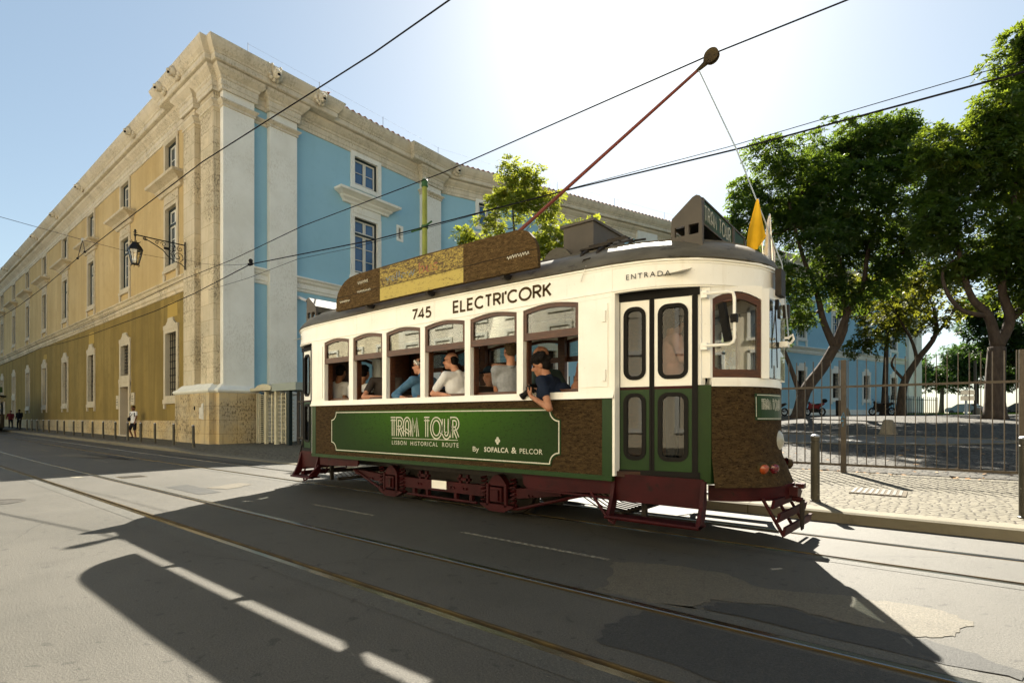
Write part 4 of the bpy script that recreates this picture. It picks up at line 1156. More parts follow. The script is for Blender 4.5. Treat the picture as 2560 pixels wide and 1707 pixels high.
mb = MB(); mb.tube([P1+d*.02, (-1.75, PC+.02, 4.4), (-1.28, PC+.05, 3.0), (-1.2, 6.26, 2.16)], .008, 5); mk("trolley_rope", mb, MT['rope'], tram)
# advertising board along the roof edge
BU0, BU1 = -7.79, -3.632
zb = lambda u: 3.10+(-.004*(u-UC)**2*.6)
prof = [(BU0, zb(BU0)), (-6.6, zb(-6.6)), (-5.2, zb(-5.2)), (-4.4, zb(-4.4)), (BU1, zb(BU1)-.0), (BU1-.005, 3.26), (-3.655, 3.36), (-3.70, 3.455), (-3.77, 3.535), (-3.85, 3.575), (-3.95, 3.595), (-5.6, 3.622), (-7.2, 3.615), (-7.40, 3.595), (-7.54, 3.55), (-7.66, 3.47), (-7.74, 3.38), (-7.78, 3.27)]
mb = MB(); mb.pxz(prof, 5.035, 5.095); board = mk("roof_board", mb, MT['cork_l'], tram)
def clipq(u0, u1, y, z0, z1):
    m = MB(); m.add([(u0, y, z0), (u1, y, z0), (u1, y, z1), (u0, y, z1)], [(0, 1, 2, 3)]); return m
mb = MB(); k = 10
for i in range(k):
    a = -6.61+1.765*i/k; b = -6.61+1.765*(i+1)/k
    mb.add([(a, 5.032, zb(a)+.004), (b, 5.032, zb(b)+.004), (b, 5.032, 3.60), (a, 5.032, 3.60)], [(0, 1, 2, 3)])
mk("yellow_field", mb, MT['board_y'], board)
mb = MB(); mb.box(BU0+.03, BU1-.02, 5.030, 5.036, 3.303, 3.309); mk("board_seam", mb, MT['rubber'], board)
mb = MB()
for u in (-7.0, -5.6, -4.2):
    mb = MB(); mb.box(u-.03, u+.03, 5.06, 5.3, 3.06, 3.12); mb.tube([(u, 5.1, 3.1), (u, 5.45, 3.3)], .015, 5); mk("board_bracket", mb, MT['blackm'], board)
# ---- lettering
def text_mb(s, sx=None, bold=.0, track=1.0):
    """outline of a line of text, normalised to height 1 with its lower left corner at 0"""
    cu = bpy.data.curves.new("t", 'FONT'); cu.body = s; cu.size = 1; cu.space_character = track; cu.offset = bold; cu.resolution_u = 3
    o = bpy.data.objects.new("t", cu); COL.objects.link(o)
    dg = bpy.context.evaluated_depsgraph_get(); e = o.evaluated_get(dg); me = e.to_mesh()
    v = [(q.co.x, q.co.y) for q in me.vertices]; f = [list(p.vertices) for p in me.polygons]
    e.to_mesh_clear(); bpy.data.objects.remove(o); bpy.data.curves.remove(cu)
    x0 = min(a for a, b in v); x1 = max(a for a, b in v); y0 = min(b for a, b in v); y1 = max(b for a, b in v)
    return [((a-x0)/(x1-x0), (b-y0)/(y1-y0)) for a, b in v], f
def put_text(name, s, u0, u1, z0, z1, pf, mat, parent, bold=0, track=1.0, zs=None, y=-.004):
    v, f = text_mb(s, None, bold, track); mb = MB()
    out = []
    for a, b in v:
        u = u0+(u1-u0)*a; z = z0+(z1-z0)*b+(zs(u) if zs else 0)
        p = pf(u) if callable(pf) else pf
        out.append((u, p+y, z))
    mb.add(out, f); return mk(name, mb, mat, parent)
def arc(cx, cy, rx, ry, a0, a1, n=14): return [(cx+rx*math.cos(R(a0+(a1-a0)*i/n)), cy+ry*math.sin(R(a0+(a1-a0)*i/n))) for i in range(n+1)]
GL = {
 'E': (.50, [[(.48, 1), (0, 1), (0, 0), (.48, 0)], [(0, .5), (.44, .5)]]),
 'L': (.46, [[(0, 1), (0, 0), (.46, 0)]]),
 'C': (.74, [arc(.44, .5, .44, .5, 48, 312)]),
 'T': (.54, [[(0, 1), (.54, 1)], [(.27, 1), (.27, 0)]]),
 'R': (.56, [[(0, 0), (0, 1), (.26, 1)]+arc(.28, .74, .27, .26, 90, -90, 8)+[(0, .48)], [(.24, .48), (.56, 0)]]),
 'I': (.0, [[(0, 0), (0, 1)]]),
 "'": (.0, [[(0, .78), (.02, 1.08)]]),
 'O': (.92, [arc(.46, .5, .46, .5, 90, 450, 26)]),
 'K': (.54, [[(0, 0), (0, 1)], [(.52, 1), (.02, .46)], [(.17, .62), (.54, 0)]]),
 '7': (.50, [[(0, 1), (.50, 1), (.14, 0)]]),
 '4': (.58, [[(.42, 0), (.42, 1), (0, .27), (.58, .27)]]),
 '5': (.50, [[(.46, 1), (.10, 1), (.06, .58)]+arc(.22, .31, .28, .31, 110, -140, 10)]),
 'A': (.56, [[(0, 0), (0, .62)]+arc(.28, .66, .28, .34, 180, 0, 8)+[(.56, 0)], [(0, .40), (.56, .18)]]),
 'M': (.62, [[(0, 0), (.10, 1), (.31, .36), (.52, 1), (.62, 0)]]),
 'U': (.56, [[(0, 1), (0, .28)]+arc(.28, .28, .28, .28, 180, 360, 8)+[(.56, 1)]]),
 ' ': (.22, []),
}
def put_strokes(name, s, u0, u1, z0, z1, p, mat, parent, w, gap, offs=(0,), pm=None):
    tot = sum(GL[c][0] for c in s)+gap*(len(s)-1); x = 0; mb = MB(); H = z1-z0; k = (u1-u0)/tot
    place_ = lambda a, b: (a, (pm(a) if pm else p), b)
    for c in s:
        g, lines = GL[c]
        for ln in lines:
            pts = [(u0+(x+a)*k, z0+b*H) for a, b in ln]
            for o in offs: mb.ribbon(pts, w, 0, place_, o)
        x += g+gap
    return mk(name, mb, mat, parent)
nearboard = [o for o in tram.children if o.name.startswith("letterboard")][0]
put_strokes("fleet_number", "745", -5.905, -5.52, 2.752, 2.885, NP-.009, MT['letter'], nearboard, .030, .20)
put_strokes("lettering", "ELECTRI'CORK", -5.065, -3.475, 2.752, 2.892, NP-.009, MT['letter'], nearboard, .030, .23)
def lbp(u):
    for (a, pa), (b, pb) in zip(LBs, LBs[1:]):
        if a <= u <= b: return pa+(pb-pa)*(u-a)/(b-a)
    return NP
ends = [o for o in tram.children if o.name.startswith("end_letterboard")]
put_text("lettering", "ENTRADA", -2.52, -2.08, 2.775, 2.828, lbp, MT['ink'], ends[0], .0, 1.35, y=-.014)
put_text("lettering", "SAIDA", -9.33, -9.08, 2.80, 2.85, lambda u: lbp(mu(u)), MT['ink'], ends[1], .02, 1.3, y=-.012)
# green advert panel with notched corners
def notched(u0, u1, z0, z1, r, n=7):
    out = []
    for cx, cz, a0 in ((u0, z0, 90), (u1, z0, 180), (u1, z1, 270), (u0, z1, 360)):
        pts = [(cx+r*math.cos(R(a0-90*i/n)), cz+r*math.sin(R(a0-90*i/n))) for i in range(n+1)]
        out += pts
    return out
mb = MB(); mb.pxz(notched(-8.0, -3.335, .76, 1.44, .135), NP-.006, NP+.002); adv = mk("advert_panel", mb, MT['advert'], tram)
bd = notched(-7.975, -3.36, .787, 1.415, .13); bd = bd+[bd[0]]
mb = MB(); mb.ribbon(bd, .014, 0, lambda a, b: (a, NP-.009, b)); mk("border_line", mb, MT['white_ink'], adv)
put_strokes("lettering", "TRAM TOUR", -6.40, -4.985, 1.055, 1.31, NP-.009, MT['white_ink'], adv, .017, .22, (-.022, .022))
mb = MB(); mb.box(-6.37, -4.985, NP-.010, NP-.007, 1.018, 1.026); mk("rule", mb, MT['white_ink'], adv)
put_text("lettering", "LISBON  HISTORICAL  ROUTE", -6.37, -4.97, .925, .985, NP-.006, MT['white_ink'], adv, .0, 1.25)
put_text("lettering", "By", -4.71, -4.60, .865, .95, NP-.006, MT['white_ink'], adv, .005)
put_text("lettering", "SOFALCA", -4.51, -4.105, .888, .952, NP-.006, MT['white_ink'], adv, .025, 1.1)
put_text("lettering", "&", -4.06, -3.98, .886, .962, NP-.006, MT['white_ink'], adv, .01)
put_text("lettering", "PELCOR", -3.93, -3.59, .890, .952, NP-.006, MT['white_ink'], adv, .0, 1.02)
mb = MB()
for a, b in ((-.022, 0), (.022, 0), (0, .028), (0, -.028)): mb.prism([(-4.285+a+.019*math.cos(t*.785), 1.035+b+.021*math.sin(t*.785)) for t in range(8)], NP-.010, NP-.007, lambda x, z, t: (x, t, z))
mk("emblem", mb, MT['white_ink'], adv)
MT['ink_blue'] = M("worn_blue_ink", (.12, .17, .24), (.30, .24, .05), 35, .8, thr=(.45, .6))
rnd = random.Random(4)
for nm, u0, u1, z, h in (("worn_script", -7.18, -6.92, 3.44, .05), ("worn_script", -7.2, -6.85, 3.30, .04), ("worn_script", -7.68, -7.4, 3.21, .03), ("worn_script", -4.1, -3.76, 3.26, .045)):
    m = MB(); pts = [(u0+(u1-u0)*i/26, z+h*(.5+.5*math.sin(i*2.1+rnd.uniform(-.6, .6)))) for i in range(27)]
    m.ribbon(pts, .008, 0, lambda a, b: (a, 5.031, b)); mk(nm, m, MT['white_ink'], board)
MT['ink_red'] = M("worn_red_ink", (.26, .08, .07), (.36, .25, .05), 35, .8, thr=(.45, .6))
put_text("lettering", "yellow", -6.47, -5.80, 3.32, 3.48, 5.030, MT['ink_blue'], board, .0, y=0)
put_text("lettering", "bus", -5.72, -5.33, 3.36, 3.52, 5.030, MT['ink_red'], board, .0, y=0)
for o in [board]+list(board.children):   # the board stands slightly outside the eave, letting light through below it
    w = worig(o)
    for v in o.data.vertices:
        q = v.co+w; v.co = Vector((q.x*.975, q.y*.975, 1.32+(q.z-1.32)*.975+.012))-w
# small green plate with the route name on the front apron
apr = [o for o in tram.children if o.name.startswith("apron")]
def app(s): # position along the apron from the near corner
    L = full(AP); ds = [0]
    for a, b in zip(L, L[1:]): ds.append(ds[-1]+math.dist(a, b))
    s = max(0, min(ds[-1]-1e-4, s))
    for i in range(len(L)-1):
        if ds[i] <= s <= ds[i+1]:
            t = (s-ds[i])/(ds[i+1]-ds[i]); return L[i][0]+(L[i+1][0]-L[i][0])*t, L[i][1]+(L[i+1][1]-L[i][1])*t
def on_apron(pts, off):
    out = []
    for s, z in pts:
        a = app(s); b = app(s+.01); d = Vector((b[0]-a[0], b[1]-a[1])).normalized()
        out.append((a[0]+d.y*(off+.015*(1.645-z)/.7), a[1]-d.x*(off+.015*(1.645-z)/.7), z))
    return out
mb = MB(); s0, s1 = .47, 1.05; n = 12
zz = (1.30, 1.575)
for i in range(n):
    a = s0+(s1-s0)*i/n; b = s0+(s1-s0)*(i+1)/n
    mb.add(on_apron([(a, zz[0]), (b, zz[0]), (b, zz[1]), (a, zz[1])], .006), [(0, 1, 2, 3)])
pl = mk("front_plate", mb, MT['green'], apr[0])
mb = MB()
for z in (1.315, 1.56):
    for i in range(n):
        a = s0+.03+(s1-s0-.06)*i/n; b = s0+.03+(s1-s0-.06)*(i+1)/n
        mb.add(on_apron([(a, z-.004), (b, z-.004), (b, z+.004), (a, z+.004)], .009), [(0, 1, 2, 3)])
for s in (s0+.015, s1-.015): mb.add(on_apron([(s-.004, 1.335), (s+.004, 1.335), (s+.004, 1.54), (s-.004, 1.54)], .009), [(0, 1, 2, 3)])
mk("border_line", mb, MT['white_ink'], pl)
def strokes_on(s, a0, a1, z0, z1, w, gap, offs):
    tot = sum(GL[c][0] for c in s)+gap*(len(s)-1); k = (a1-a0)/tot; x = 0; m = MB()
    for c in s:
        g, lines = GL[c]
        for ln in lines:
            for o in offs: m.ribbon([(a0+(x+q)*k, z0+r_*(z1-z0)) for q, r_ in ln], w, 0, lambda a, b: on_apron([(a, b)], .010)[0], o)
        x += g+gap
    return m
mk("lettering", strokes_on("TRAM TOUR", .56, .96, 1.41, 1.51, .006, .2, (-.008, .008)), MT['white_ink'], pl)
for k, e in enumerate(dbox):
    sg = [o for o in e.children if o.name.startswith("sign") and not o.name.startswith("sign_frame")][0]
    E_ = endmap(1 if k == 0 else -1); m = MB(); s = "TRAM TOUR"
    tot = sum(GL[c][0] for c in s)+.3*(len(s)-1); x = 0; w0 = .9/tot
    for c in s:
        g, lines = GL[c]
        for ln in lines: m.ribbon([((x+q)*w0, r_*.15) for q, r_ in ln], .016, 0, (lambda a, b: (E_(-1.864), (5.58+a) if E_(0) == 0 else (6.49-a), 3.40+b)))
        x += g+.3
    mk("lettering", m, MT['white_ink'], sg)
# ---- truck
for p in (5.42, mp(5.42)):
    mb = MB(); d = .04
    mb.box(-6.9, -4.3, p-d, p+d, .25, .40)
    mb.pxz([(-7.75, .37), (-7.1, .28), (-6.9, .26), (-6.9, .38), (-7.1, .41), (-7.72, .45)], p-d, p+d)
    mb.pxz([(mu(x), z) for x, z in [(-7.75, .37), (-7.1, .28), (-6.9, .26), (-6.9, .38), (-7.1, .41), (-7.72, .45)]], p-d, p+d)
    for u in (-6.25, -5.95, -5.35, -5.05): mb.box(u-.025, u+.025, p-.03, p+.03, .14, .26)
    for u in (-6.05, -5.2): mb.box(u-.12, u+.12, p-.02, p+.03, .43, .47); mb.box(u-.09, u-.05, p-.02, p+.02, .40, .52); mb.box(u+.05, u+.09, p-.02, p+.02, .40, .52)
    for u in (-7.3, -6.1, -5.4, -5.15, -4.0):
        for e in (-.03, .03): mb.tube([(u+e, p-.06, .325), (u+e, p+.06, .325)], .018, 7)
    mb.tube([(-6.35, p-.06, .155), (-4.9, p-.06, .155)], .018, 7)
    mk("truck_frame", mb, MT['maroon'], tram)
for u in (-6.75, -4.53):
    for p in (5.40, mp(5.40)):
        mb = MB()
        mb.box(u-.10, u+.10, p-.08, p+.06, .21, .40); mb.box(u-.06, u+.06, p-.11, p-.08, .23, .37)
        n = 8
        mb.pxz([(u-.17, .42)]+[(u-.17+.34*i/n, .42+.15*math.sin(math.pi*i/n)) for i in range(n+1)], p-.05, p+.05)
        for e in (-.155, .155): mb.box(u+e-.02, u+e+.02, p-.07, p-.03, .15, .44)
        mb.pxz([(u-.30, .175), (u+.30, .175), (u+.28, .15), (u+.12, .08), (u-.12, .08), (u-.28, .15)], p-.07, p+.05)
        box = mk("axle_box", mb, MT['maroon'], tram)
        for e in (-.255, .255):
            mb = MB(); pts = [(u+e+.042*math.cos(a*.7), p-.02+.042*math.sin(a*.7), .18+.0056*a) for a in range(0, 64)]
            mb.tube(pts, .012, 5); mk("spring", mb, MT['maroon'], box)
for u in (-6.75, -4.53):
    mb = MB()
    for p in (RAILS[2]+.035, RAILS[3]-.035):
        s = 1 if p < PC else -1
        prof = [(.34, 0), (.36, .0), (.355, .03), (.33, .035), (.33, .12), (.30, .13), (.10, .11), (.10, .02)]
        vs = []; n = 28
        for r_, o in prof:
            for j in range(n): w = 2*math.pi*j/n; vs.append((u+r_*math.cos(w), p+s*(.03-o), .335+r_*math.sin(w)))
        mb.add(vs, [(i*n+j, i*n+(j+1) % n, ((i+1) % len(prof))*n+(j+1) % n, ((i+1) % len(prof))*n+j) for i in range(len(prof)) for j in range(n)])
        mb.tube([(u, p-.03, .335), (u, p+.03, .335)], .11, 14)
    mb.tube([(u, 5.4, .335), (u, mp(5.4), .335)], .055, 10)
    mk("wheelset", mb, MT['blackm'], tram, smooth=40)
mb = MB(); mb.box(-6.4, -4.9, 5.75, 6.8, .22, .62); mb.box(-7.6, -3.7, 6.0, 6.56, .35, .66); mb.box(-8.5, -2.7, 5.5, 5.6, .52, .64); mb.box(-8.5, -2.7, mp(5.6), mp(5.5), .52, .64)
mk("motor_case", mb, MT['blackm'], tram)
mb = MB(); mb.box(-5.81, -5.505, 5.36, 5.375, .285, .405); mk("number_plate", mb, MT['cream'], tram)
def b_val(mb):
    mb.pxz([(-3.95, .645), (-2.70, .645), (-2.70, .50), (-3.85, .44), (-3.93, .52)], 5.14, 5.17)
    mb.box(-3.88, -2.70, 5.12, 5.17, .445, .465)
def b_val2(mb):
    mb.pxz([(-8.45, .645), (-7.33, .645), (-7.33, .56), (-7.36, .53), (-8.2, .50), (-8.45, .50)], 5.14, 5.17)
both("valance", b_val, MT['maroon']); both("valance", b_val2, MT['maroon'])
def b_rod(mb):
    mb.tube([(-7.75, 5.36, .44), (-6.95, 5.36, .15), (-6.9, 5.36, .14)], .02, 7)
def b_rod2(mb):
    mb.tube([(-4.4, 5.38, .13), (-4.2, 5.38, .14), (-3.0, 5.45, .47)], .02, 7)
both("brake_rod", b_rod, MT['maroon']); both("brake_rod", b_rod2, MT['maroon'])
for u0, s in ((-8.75, 1), (-2.5, -1)):
    mb = MB()
    for p in (5.55, 7.0): mb.box(u0+s*.0, u0+s*.05, p-.03, p+.03, .18, .6)
    for i in range(16):
        p = 5.55+1.45*i/15; mb.tube([(u0+s*.05, p, .32), (u0+s*.3, p, .22), (u0+s*.6, p, .25), (u0+s*.85, p, .38)], .008, 4)
    mb.tube([(u0, 5.5, .33), (u0, 7.05, .33)], .03, 6); mb.tube([(u0+s*.85, 5.5, .38), (u0+s*.85, 7.05, .38)], .03, 6); mb.tube([(u0+s*.3, 5.5, .215), (u0+s*.3, 7.05, .215)], .03, 6)
    mk("lifeguard_tray", mb, MT['blackm'], tram)
# controller stand and fare post on the near platform
mb = MB(); mb.box(-2.0, -1.75, 6.0, 6.4, .75, 1.62); mb.tube([(-1.87, 6.2, 1.62), (-1.87, 6.2, 1.74)], .05, 8); mb.tube([(-2.45, 5.75, .75), (-2.45, 5.75, 2.7)], .018, 6); mk("controller", mb, MT['blackm'], tram)
# ------------------------------------------------------------------ people
def fabric(name, c, c2=None, sc=5, b=.35):
    return M(name, c, c2 or tuple(x*.82 for x in c), sc, .9, spec=.15, bump=b, bscale=16, bd=.02)
SK = {k: M("skin_"+k, c, tuple(x*v for x, v in zip(c, (.80, .68, .62))), 14, .55, spec=.3, bump=.15, bscale=120) for k, c in
      dict(fair=(.52, .27, .17), tan=(.40, .20, .115), olive=(.33, .165, .09), brown=(.17, .075, .04)).items()}
HR = {k: M("hair_"+k, c, tuple(x*.5 for x in c), 60, .8, spec=.12, bump=.5, bscale=90, bd=.01) for k, c in
      dict(black=(.012, .009, .007), brown=(.03, .017, .009), grey=(.12, .095, .07), sandy=(.13, .085, .045), curly=(.05, .02, .01)).items()}
CL = dict(white=fabric("white_cotton", (.72, .71, .70)), char=fabric("charcoal_cotton", (.055, .045, .04)), denim=fabric("blue_denim", (.045, .11, .19), (.085, .17, .26), 9),
          grey=fabric("grey_marl", (.30, .31, .32), (.25, .26, .275), 30), navy=fabric("navy_cotton", (.012, .018, .035)), teal=fabric("dark_teal_cotton", (.05, .075, .07)),
          pink=fabric("dusty_pink_cotton", (.66, .38, .35), (.58, .32, .30)), beige=fabric("beige_cotton", (.40, .34, .25)), black=fabric("black_cotton", (.014, .013, .014)),
          blue=fabric("dark_blue_cotton", (.03, .05, .11)), jean=fabric("dark_trousers", (.03, .035, .05)), red=fabric("dark_red_cotton", (.16, .02, .02)), hat=fabric("dark_blue_felt", (.018, .032, .05)),
          paisley=M("white_paisley_scarf", (.62, .60, .56), (.10, .09, .09), 60, .9, thr=(.5, .58)), mask=fabric("pale_blue_mask", (.30, .50, .56)))
MT['eye'] = M("eye_dark", (.02, .015, .012), rough=.2)
def basis(yaw, pitch=0, roll=0):
    return Matrix.Rotation(R(yaw), 3, 'Z') @ Matrix.Rotation(R(-pitch), 3, 'Y') @ Matrix.Rotation(R(roll), 3, 'X')
def hand(mb, w, d, n, ts=1, curl=35, tspread=.7, k=1.0, index_out=False):
    w = Vector(w); d = Vector(d).normalized(); n = Vector(n); n = (n-d*n.dot(d)).normalized(); s = d.cross(n)
    rot = Matrix((d, s, n)).transposed()
    mb.ell(w+d*.05*k, (.052*k, .041*k, .016*k), 12, 8, rot); mb.cap(w-d*.01, .024*k, w+d*.03*k, .024*k)
    for i, L in zip((-1.5, -.5, .5, 1.5), (.88, 1.0, .95, .76)):
        i *= -ts
        c = 4 if (index_out and abs(i*ts+(-1.5)*-1*0) > 9) else curl
        idx = (L == .88)
        c = 3 if (index_out and idx) else curl*(1.0 if not index_out else 2.2)
        b = w+d*.09*k+s*i*.0205*k
        fd = (d+s*i*.05).normalized()
        a1 = R(c*.6); e1 = fd*math.cos(a1)+n*math.sin(a1)
        a2 = R(c*1.5); e2 = fd*math.cos(a2)+n*math.sin(a2)
        p1 = b+e1*.043*L*k; p2 = p1+e2*.040*L*k
        mb.cap(b, .0095*k, p1, .0088*k, 8); mb.cap(p1, .0088*k, p2, .0075*k, 8)
    b = w+d*.025*k+s*ts*.034*k
    t1 = b+(d*.65+s*ts*tspread+n*.35).normalized()*.04*k; t2 = t1+(d*.85+s*ts*.25+n*.4).normalized()*.033*k
    mb.cap(b, .0125*k, t1, .0105*k, 8); mb.cap(t1, .0105*k, t2, .0085*k, 8)
def person(label, head, yaw, byaw, skin, hair, top, group=None, pitch=0, roll=0, neck=None, hips=None, arms=(), legs='sit', sleeve=.55, style='short', bottom='jean', k=1.0, fine=False, eyes=True, lean=None, wide=1.0, floor=.75, extra=None, pantlen=1.0, shoe=True):
    head = Vector(head); H = basis(yaw, pitch, roll); B = basis(byaw)
    fw = B @ Vector((1, 0, 0)); sd_ = B @ Vector((0, 1, 0)); up = Vector((0, 0, 1))
    hp = lambda x, y, z: head+H @ Vector((x*k, y*k, z*k))
    nb = Vector(neck) if neck else head-fw*.03+Vector((0, 0, -.195*k))
    hips = Vector(hips) if hips else nb+Vector((0, 0, -.50))
    sh = [nb+sd_*s*.175*wide-up*.045 for s in (1, -1)]
    base = Vector((hips.x, hips.y, floor))
    t = thing("person", label, "person", base, group)
    m = MB()
    m.ell(hp(-.012, 0, .035), (.098*k, .076*k, .092*k), 20, 14, H); m.ell(hp(.028, 0, -.05), (.066*k, .055*k, .068*k), 16, 12, H)
    m.ell(hp(.05, 0, -.095), (.036*k, .032*k, .024*k), 12, 8, H)
    m.cap(hp(.082, 0, .025), .012*k, hp(.108, 0, -.022), .016*k, 10); m.ell(hp(.098, 0, -.026), (.016*k, .021*k, .012*k), 10, 7, H)
    m.ell(hp(.078, 0, .036), (.018*k, .052*k, .013*k), 12, 8, H); m.ell(hp(.083, 0, -.062), (.013*k, .026*k, .008*k), 10, 6, H); m.ell(hp(.08, 0, -.075), (.012*k, .022*k, .008*k), 10, 6, H)
    for s in (1, -1): m.ell(hp(-.008, s*.078, -.005), (.022*k, .012*k, .033*k), 10, 8, H); m.ell(hp(.055, s*.038, -.03), (.03*k, .026*k, .03*k), 10, 8, H)
    m.cap(hp(-.03, 0, -.06), .054*k, nb-up*.03, .062*k, 14)
    m.cap(sh[0], .06, sh[1], .06, 12)
    ch = nb-up*.20+(fw*.01)
    m.ell(ch, (.105, .15*wide, .19), 16, 12, B); m.ell(hips+up*.10, (.105, .14*wide, .2), 16, 12, B); m.ell(hips, (.115, .155*wide, .12), 14, 10, B)
    mid = (ch+hips)/2; m.ell(mid, (.10, .14*wide, .2), 14, 10, B)
    S = MB(); I = .016
    S.ell(ch, (.115+I, .16*wide+I, .20), 18, 12, B); S.ell(mid, (.112+I, .152*wide+I, .21), 18, 12, B); S.ell(hips+up*.06, (.118+I, .16*wide+I, .17), 18, 12, B)
    S.cap(sh[0], .064+I*.5, sh[1], .064+I*.5, 14); S.cap(nb-up*.06, .085, nb-up*.01, .067, 14)
    for i, a in enumerate(arms):
        if not a: continue
        e, w = Vector(a[0]), Vector(a[1])
        m.cap(sh[i], .050, e, .039, 12); m.cap(e, .041, w, .027, 12)
        if len(a) > 2 and a[2]:
            hand(m, w, *a[2][0], **a[2][1])
        else:
            hand(m, w, (w-e), up*-1, 1 if i == 0 else -1)
        f = sleeve if sleeve <= 1 else 1
        q = sh[i]+(e-sh[i])*f
        S.cap(sh[i], .066, q, .058 if sleeve <= 1 else .052, 14)
        if sleeve > 1: S.cap(e, .053, e+(w-e)*(sleeve-1), .040, 14)
    body = mk("body", remesh(m, .0065 if fine else .010, 2), SK[skin], t, smooth=True)
    sm = mk("shirt", remesh(S, .012, 3), CL[top], t, smooth=True)
    if eyes:
        e = MB()
        for s in (1, -1): e.ell(hp(.083, s*.032, .012), (.011*k, .016*k, .008*k), 8, 6, H)
        mk("eyes", e, MT['eye'], t, smooth=True)
        e = MB()
        for s in (1, -1): e.cap(hp(.094, s*.018, .036), .005*k, hp(.086, s*.052, .036), .004*k, 6)
        mk("eyebrows", e, HR[hair if hair else 'brown'], t, smooth=True)
    h = MB()
    if style == 'short':
        h.ell(hp(-.022, 0, .055), (.100*k, .083*k, .086*k), 18, 12, H); h.ell(hp(-.055, 0, .0), (.062*k, .076*k, .075*k), 16, 10, H)
        rnd = random.Random(len(label))
        for i in range(60):
            a = rnd.uniform(0, 6.28); b = rnd.uniform(.1, 1.7); x = .098*math.cos(a)*math.sin(b)
            if x > .05 and b > 1.0: continue
            h.ell(hp(-.022+x, .082*math.sin(a)*math.sin(b), .055+.085*math.cos(b)), rnd.uniform(.010, .017)*k, 7, 5)
    elif style == 'bald_top':
        h.ell(hp(-.045, 0, .022), (.070*k, .083*k, .062*k), 16, 10, H); h.ell(hp(-.06, 0, -.02), (.052*k, .07*k, .06*k), 14, 9, H)
    elif style == 'puffy':
        rnd = random.Random(5)
        h.ell(hp(-.02, 0, .065), (.108*k, .092*k, .090*k), 18, 12, H); h.ell(hp(-.06, 0, .005), (.066*k, .082*k, .085*k), 16, 10, H)
        for i in range(46):
            a = rnd.uniform(0, 6.28); b = rnd.uniform(.1, 1.5)
            h.ell(hp(-.02+.112*math.cos(a)*math.sin(b), .097*math.sin(a)*math.sin(b), .06+.10*math.cos(b)), rnd.uniform(.017, .032)*k, 8, 6)
    elif style == 'curly':
        rnd = random.Random(9)
        h.ell(hp(-.03, 0, .04), (.115*k, .115*k, .115*k), 16, 10, H)
        for i in range(70):
            a = rnd.uniform(0, 6.28); b = rnd.uniform(.1, 2.3); x = .13*math.cos(a)*math.sin(b)
            if x > .07: continue
            h.ell(hp(-.03+x, .13*math.sin(a)*math.sin(b), .03+.13*math.cos(b)), rnd.uniform(.02, .038)*k, 8, 6)
    elif style == 'scarf':
        h.ell(hp(-.04, 0, .035), (.088*k, .082*k, .09*k), 16, 10, H); h.ell(hp(-.1, 0, .0), (.05*k, .055*k, .055*k), 12, 8, H)
    if h.v: mk("hair", remesh(h, .008, 1 if style in ('puffy', 'curly') else 2), HR[hair], t, smooth=True)
    if style == 'scarf':
        e = MB(); e.tube([hp(.075*math.cos(a)-.012, .082*math.sin(a), .075-.09*(1-math.cos(a))*.5) for a in [x*.3-1.8 for x in range(13)]], .030*k, 8); mk("headscarf", e, CL['paisley'], t, smooth=True)
    if style == 'hat':
        e = MB(); e.ell(hp(-.012, 0, .075), (.102*k, .088*k, .085*k), 18, 10, H)
        pts = []
        for r_, z in ((.09, .06), (.16, .045), (.165, .05), (.09, .07)): pts.append((r_, z))
        n = 22; o = len(e.v)
        vs = [hp(-.012+r_*1.08*math.cos(2*math.pi*j/n), r_*math.sin(2*math.pi*j/n), z) for r_, z in pts for j in range(n)]
        e.add(vs, [(i*n+j, i*n+(j+1) % n, ((i+1) % 4)*n+(j+1) % n, ((i+1) % 4)*n+j) for i in range(4) for j in range(n)])
        mk("hat", e, CL['hat'], t, smooth=50)
    L = MB(); Lf = MB(); sh_ = MB()
    if legs == 'sit':
        for s in (1, -1):
            a = hips+sd_*s*.09-up*.02; kn = a+fw*.40; kn.z = max(floor+.46, hips.z-.06); ft = Vector((kn.x-fw.x*.05, kn.y-fw.y*.05, floor+.08))
            L.cap(a, .085, kn, .065, 12); L.cap(kn, .063, ft, .048, 12); sh_.cap(ft-up*.035, .042, ft+fw*.16-up*.04, .036, 10)
    elif legs:
        for (kn, ft, fd) in legs:
            kn = Vector(kn); ft = Vector(ft); fd = Vector(fd).normalized()
            s = 1 if (kn-hips).dot(sd_) > 0 else -1
            a = hips+sd_*s*.085-up*.02
            q = a+(kn-a)*min(1, pantlen)
            L.cap(a, .092, q, .085 if pantlen < 1 else .06, 14)
            if pantlen >= 1: L.cap(kn, .06, kn+(ft-kn)*.93, .052, 12)
            Lf.cap(a+(kn-a)*.5, .066, kn, .050, 12); Lf.cap(kn+(ft-kn)*.25, .052, ft, .034, 12); Lf.cap(kn, .05, kn+(ft-kn)*.25, .052, 12)
            sh_.cap(ft+up*-.045-fd*.05, .034, ft+fd*.14-up*.05, .030, 10)
    if L.v:
        L.ell(hips-up*.02, (.125, .165*wide, .10), 16, 10, B); mk("trousers" if pantlen >= 1 else "shorts", remesh(L, .014, 2), CL[bottom], t, smooth=True)
    if legs != 'sit' and legs and pantlen < 1: mk("lower_legs", remesh(Lf, .011, 2), SK[skin], t, smooth=True)
    if sh_.v: mk("shoes", remesh(sh_, .011, 2), CL['black'], t, smooth=True)
    if extra: extra(t, hp, nb, fw, sd_, up, sm)
    return t
TG = "passengers aboard the tram"
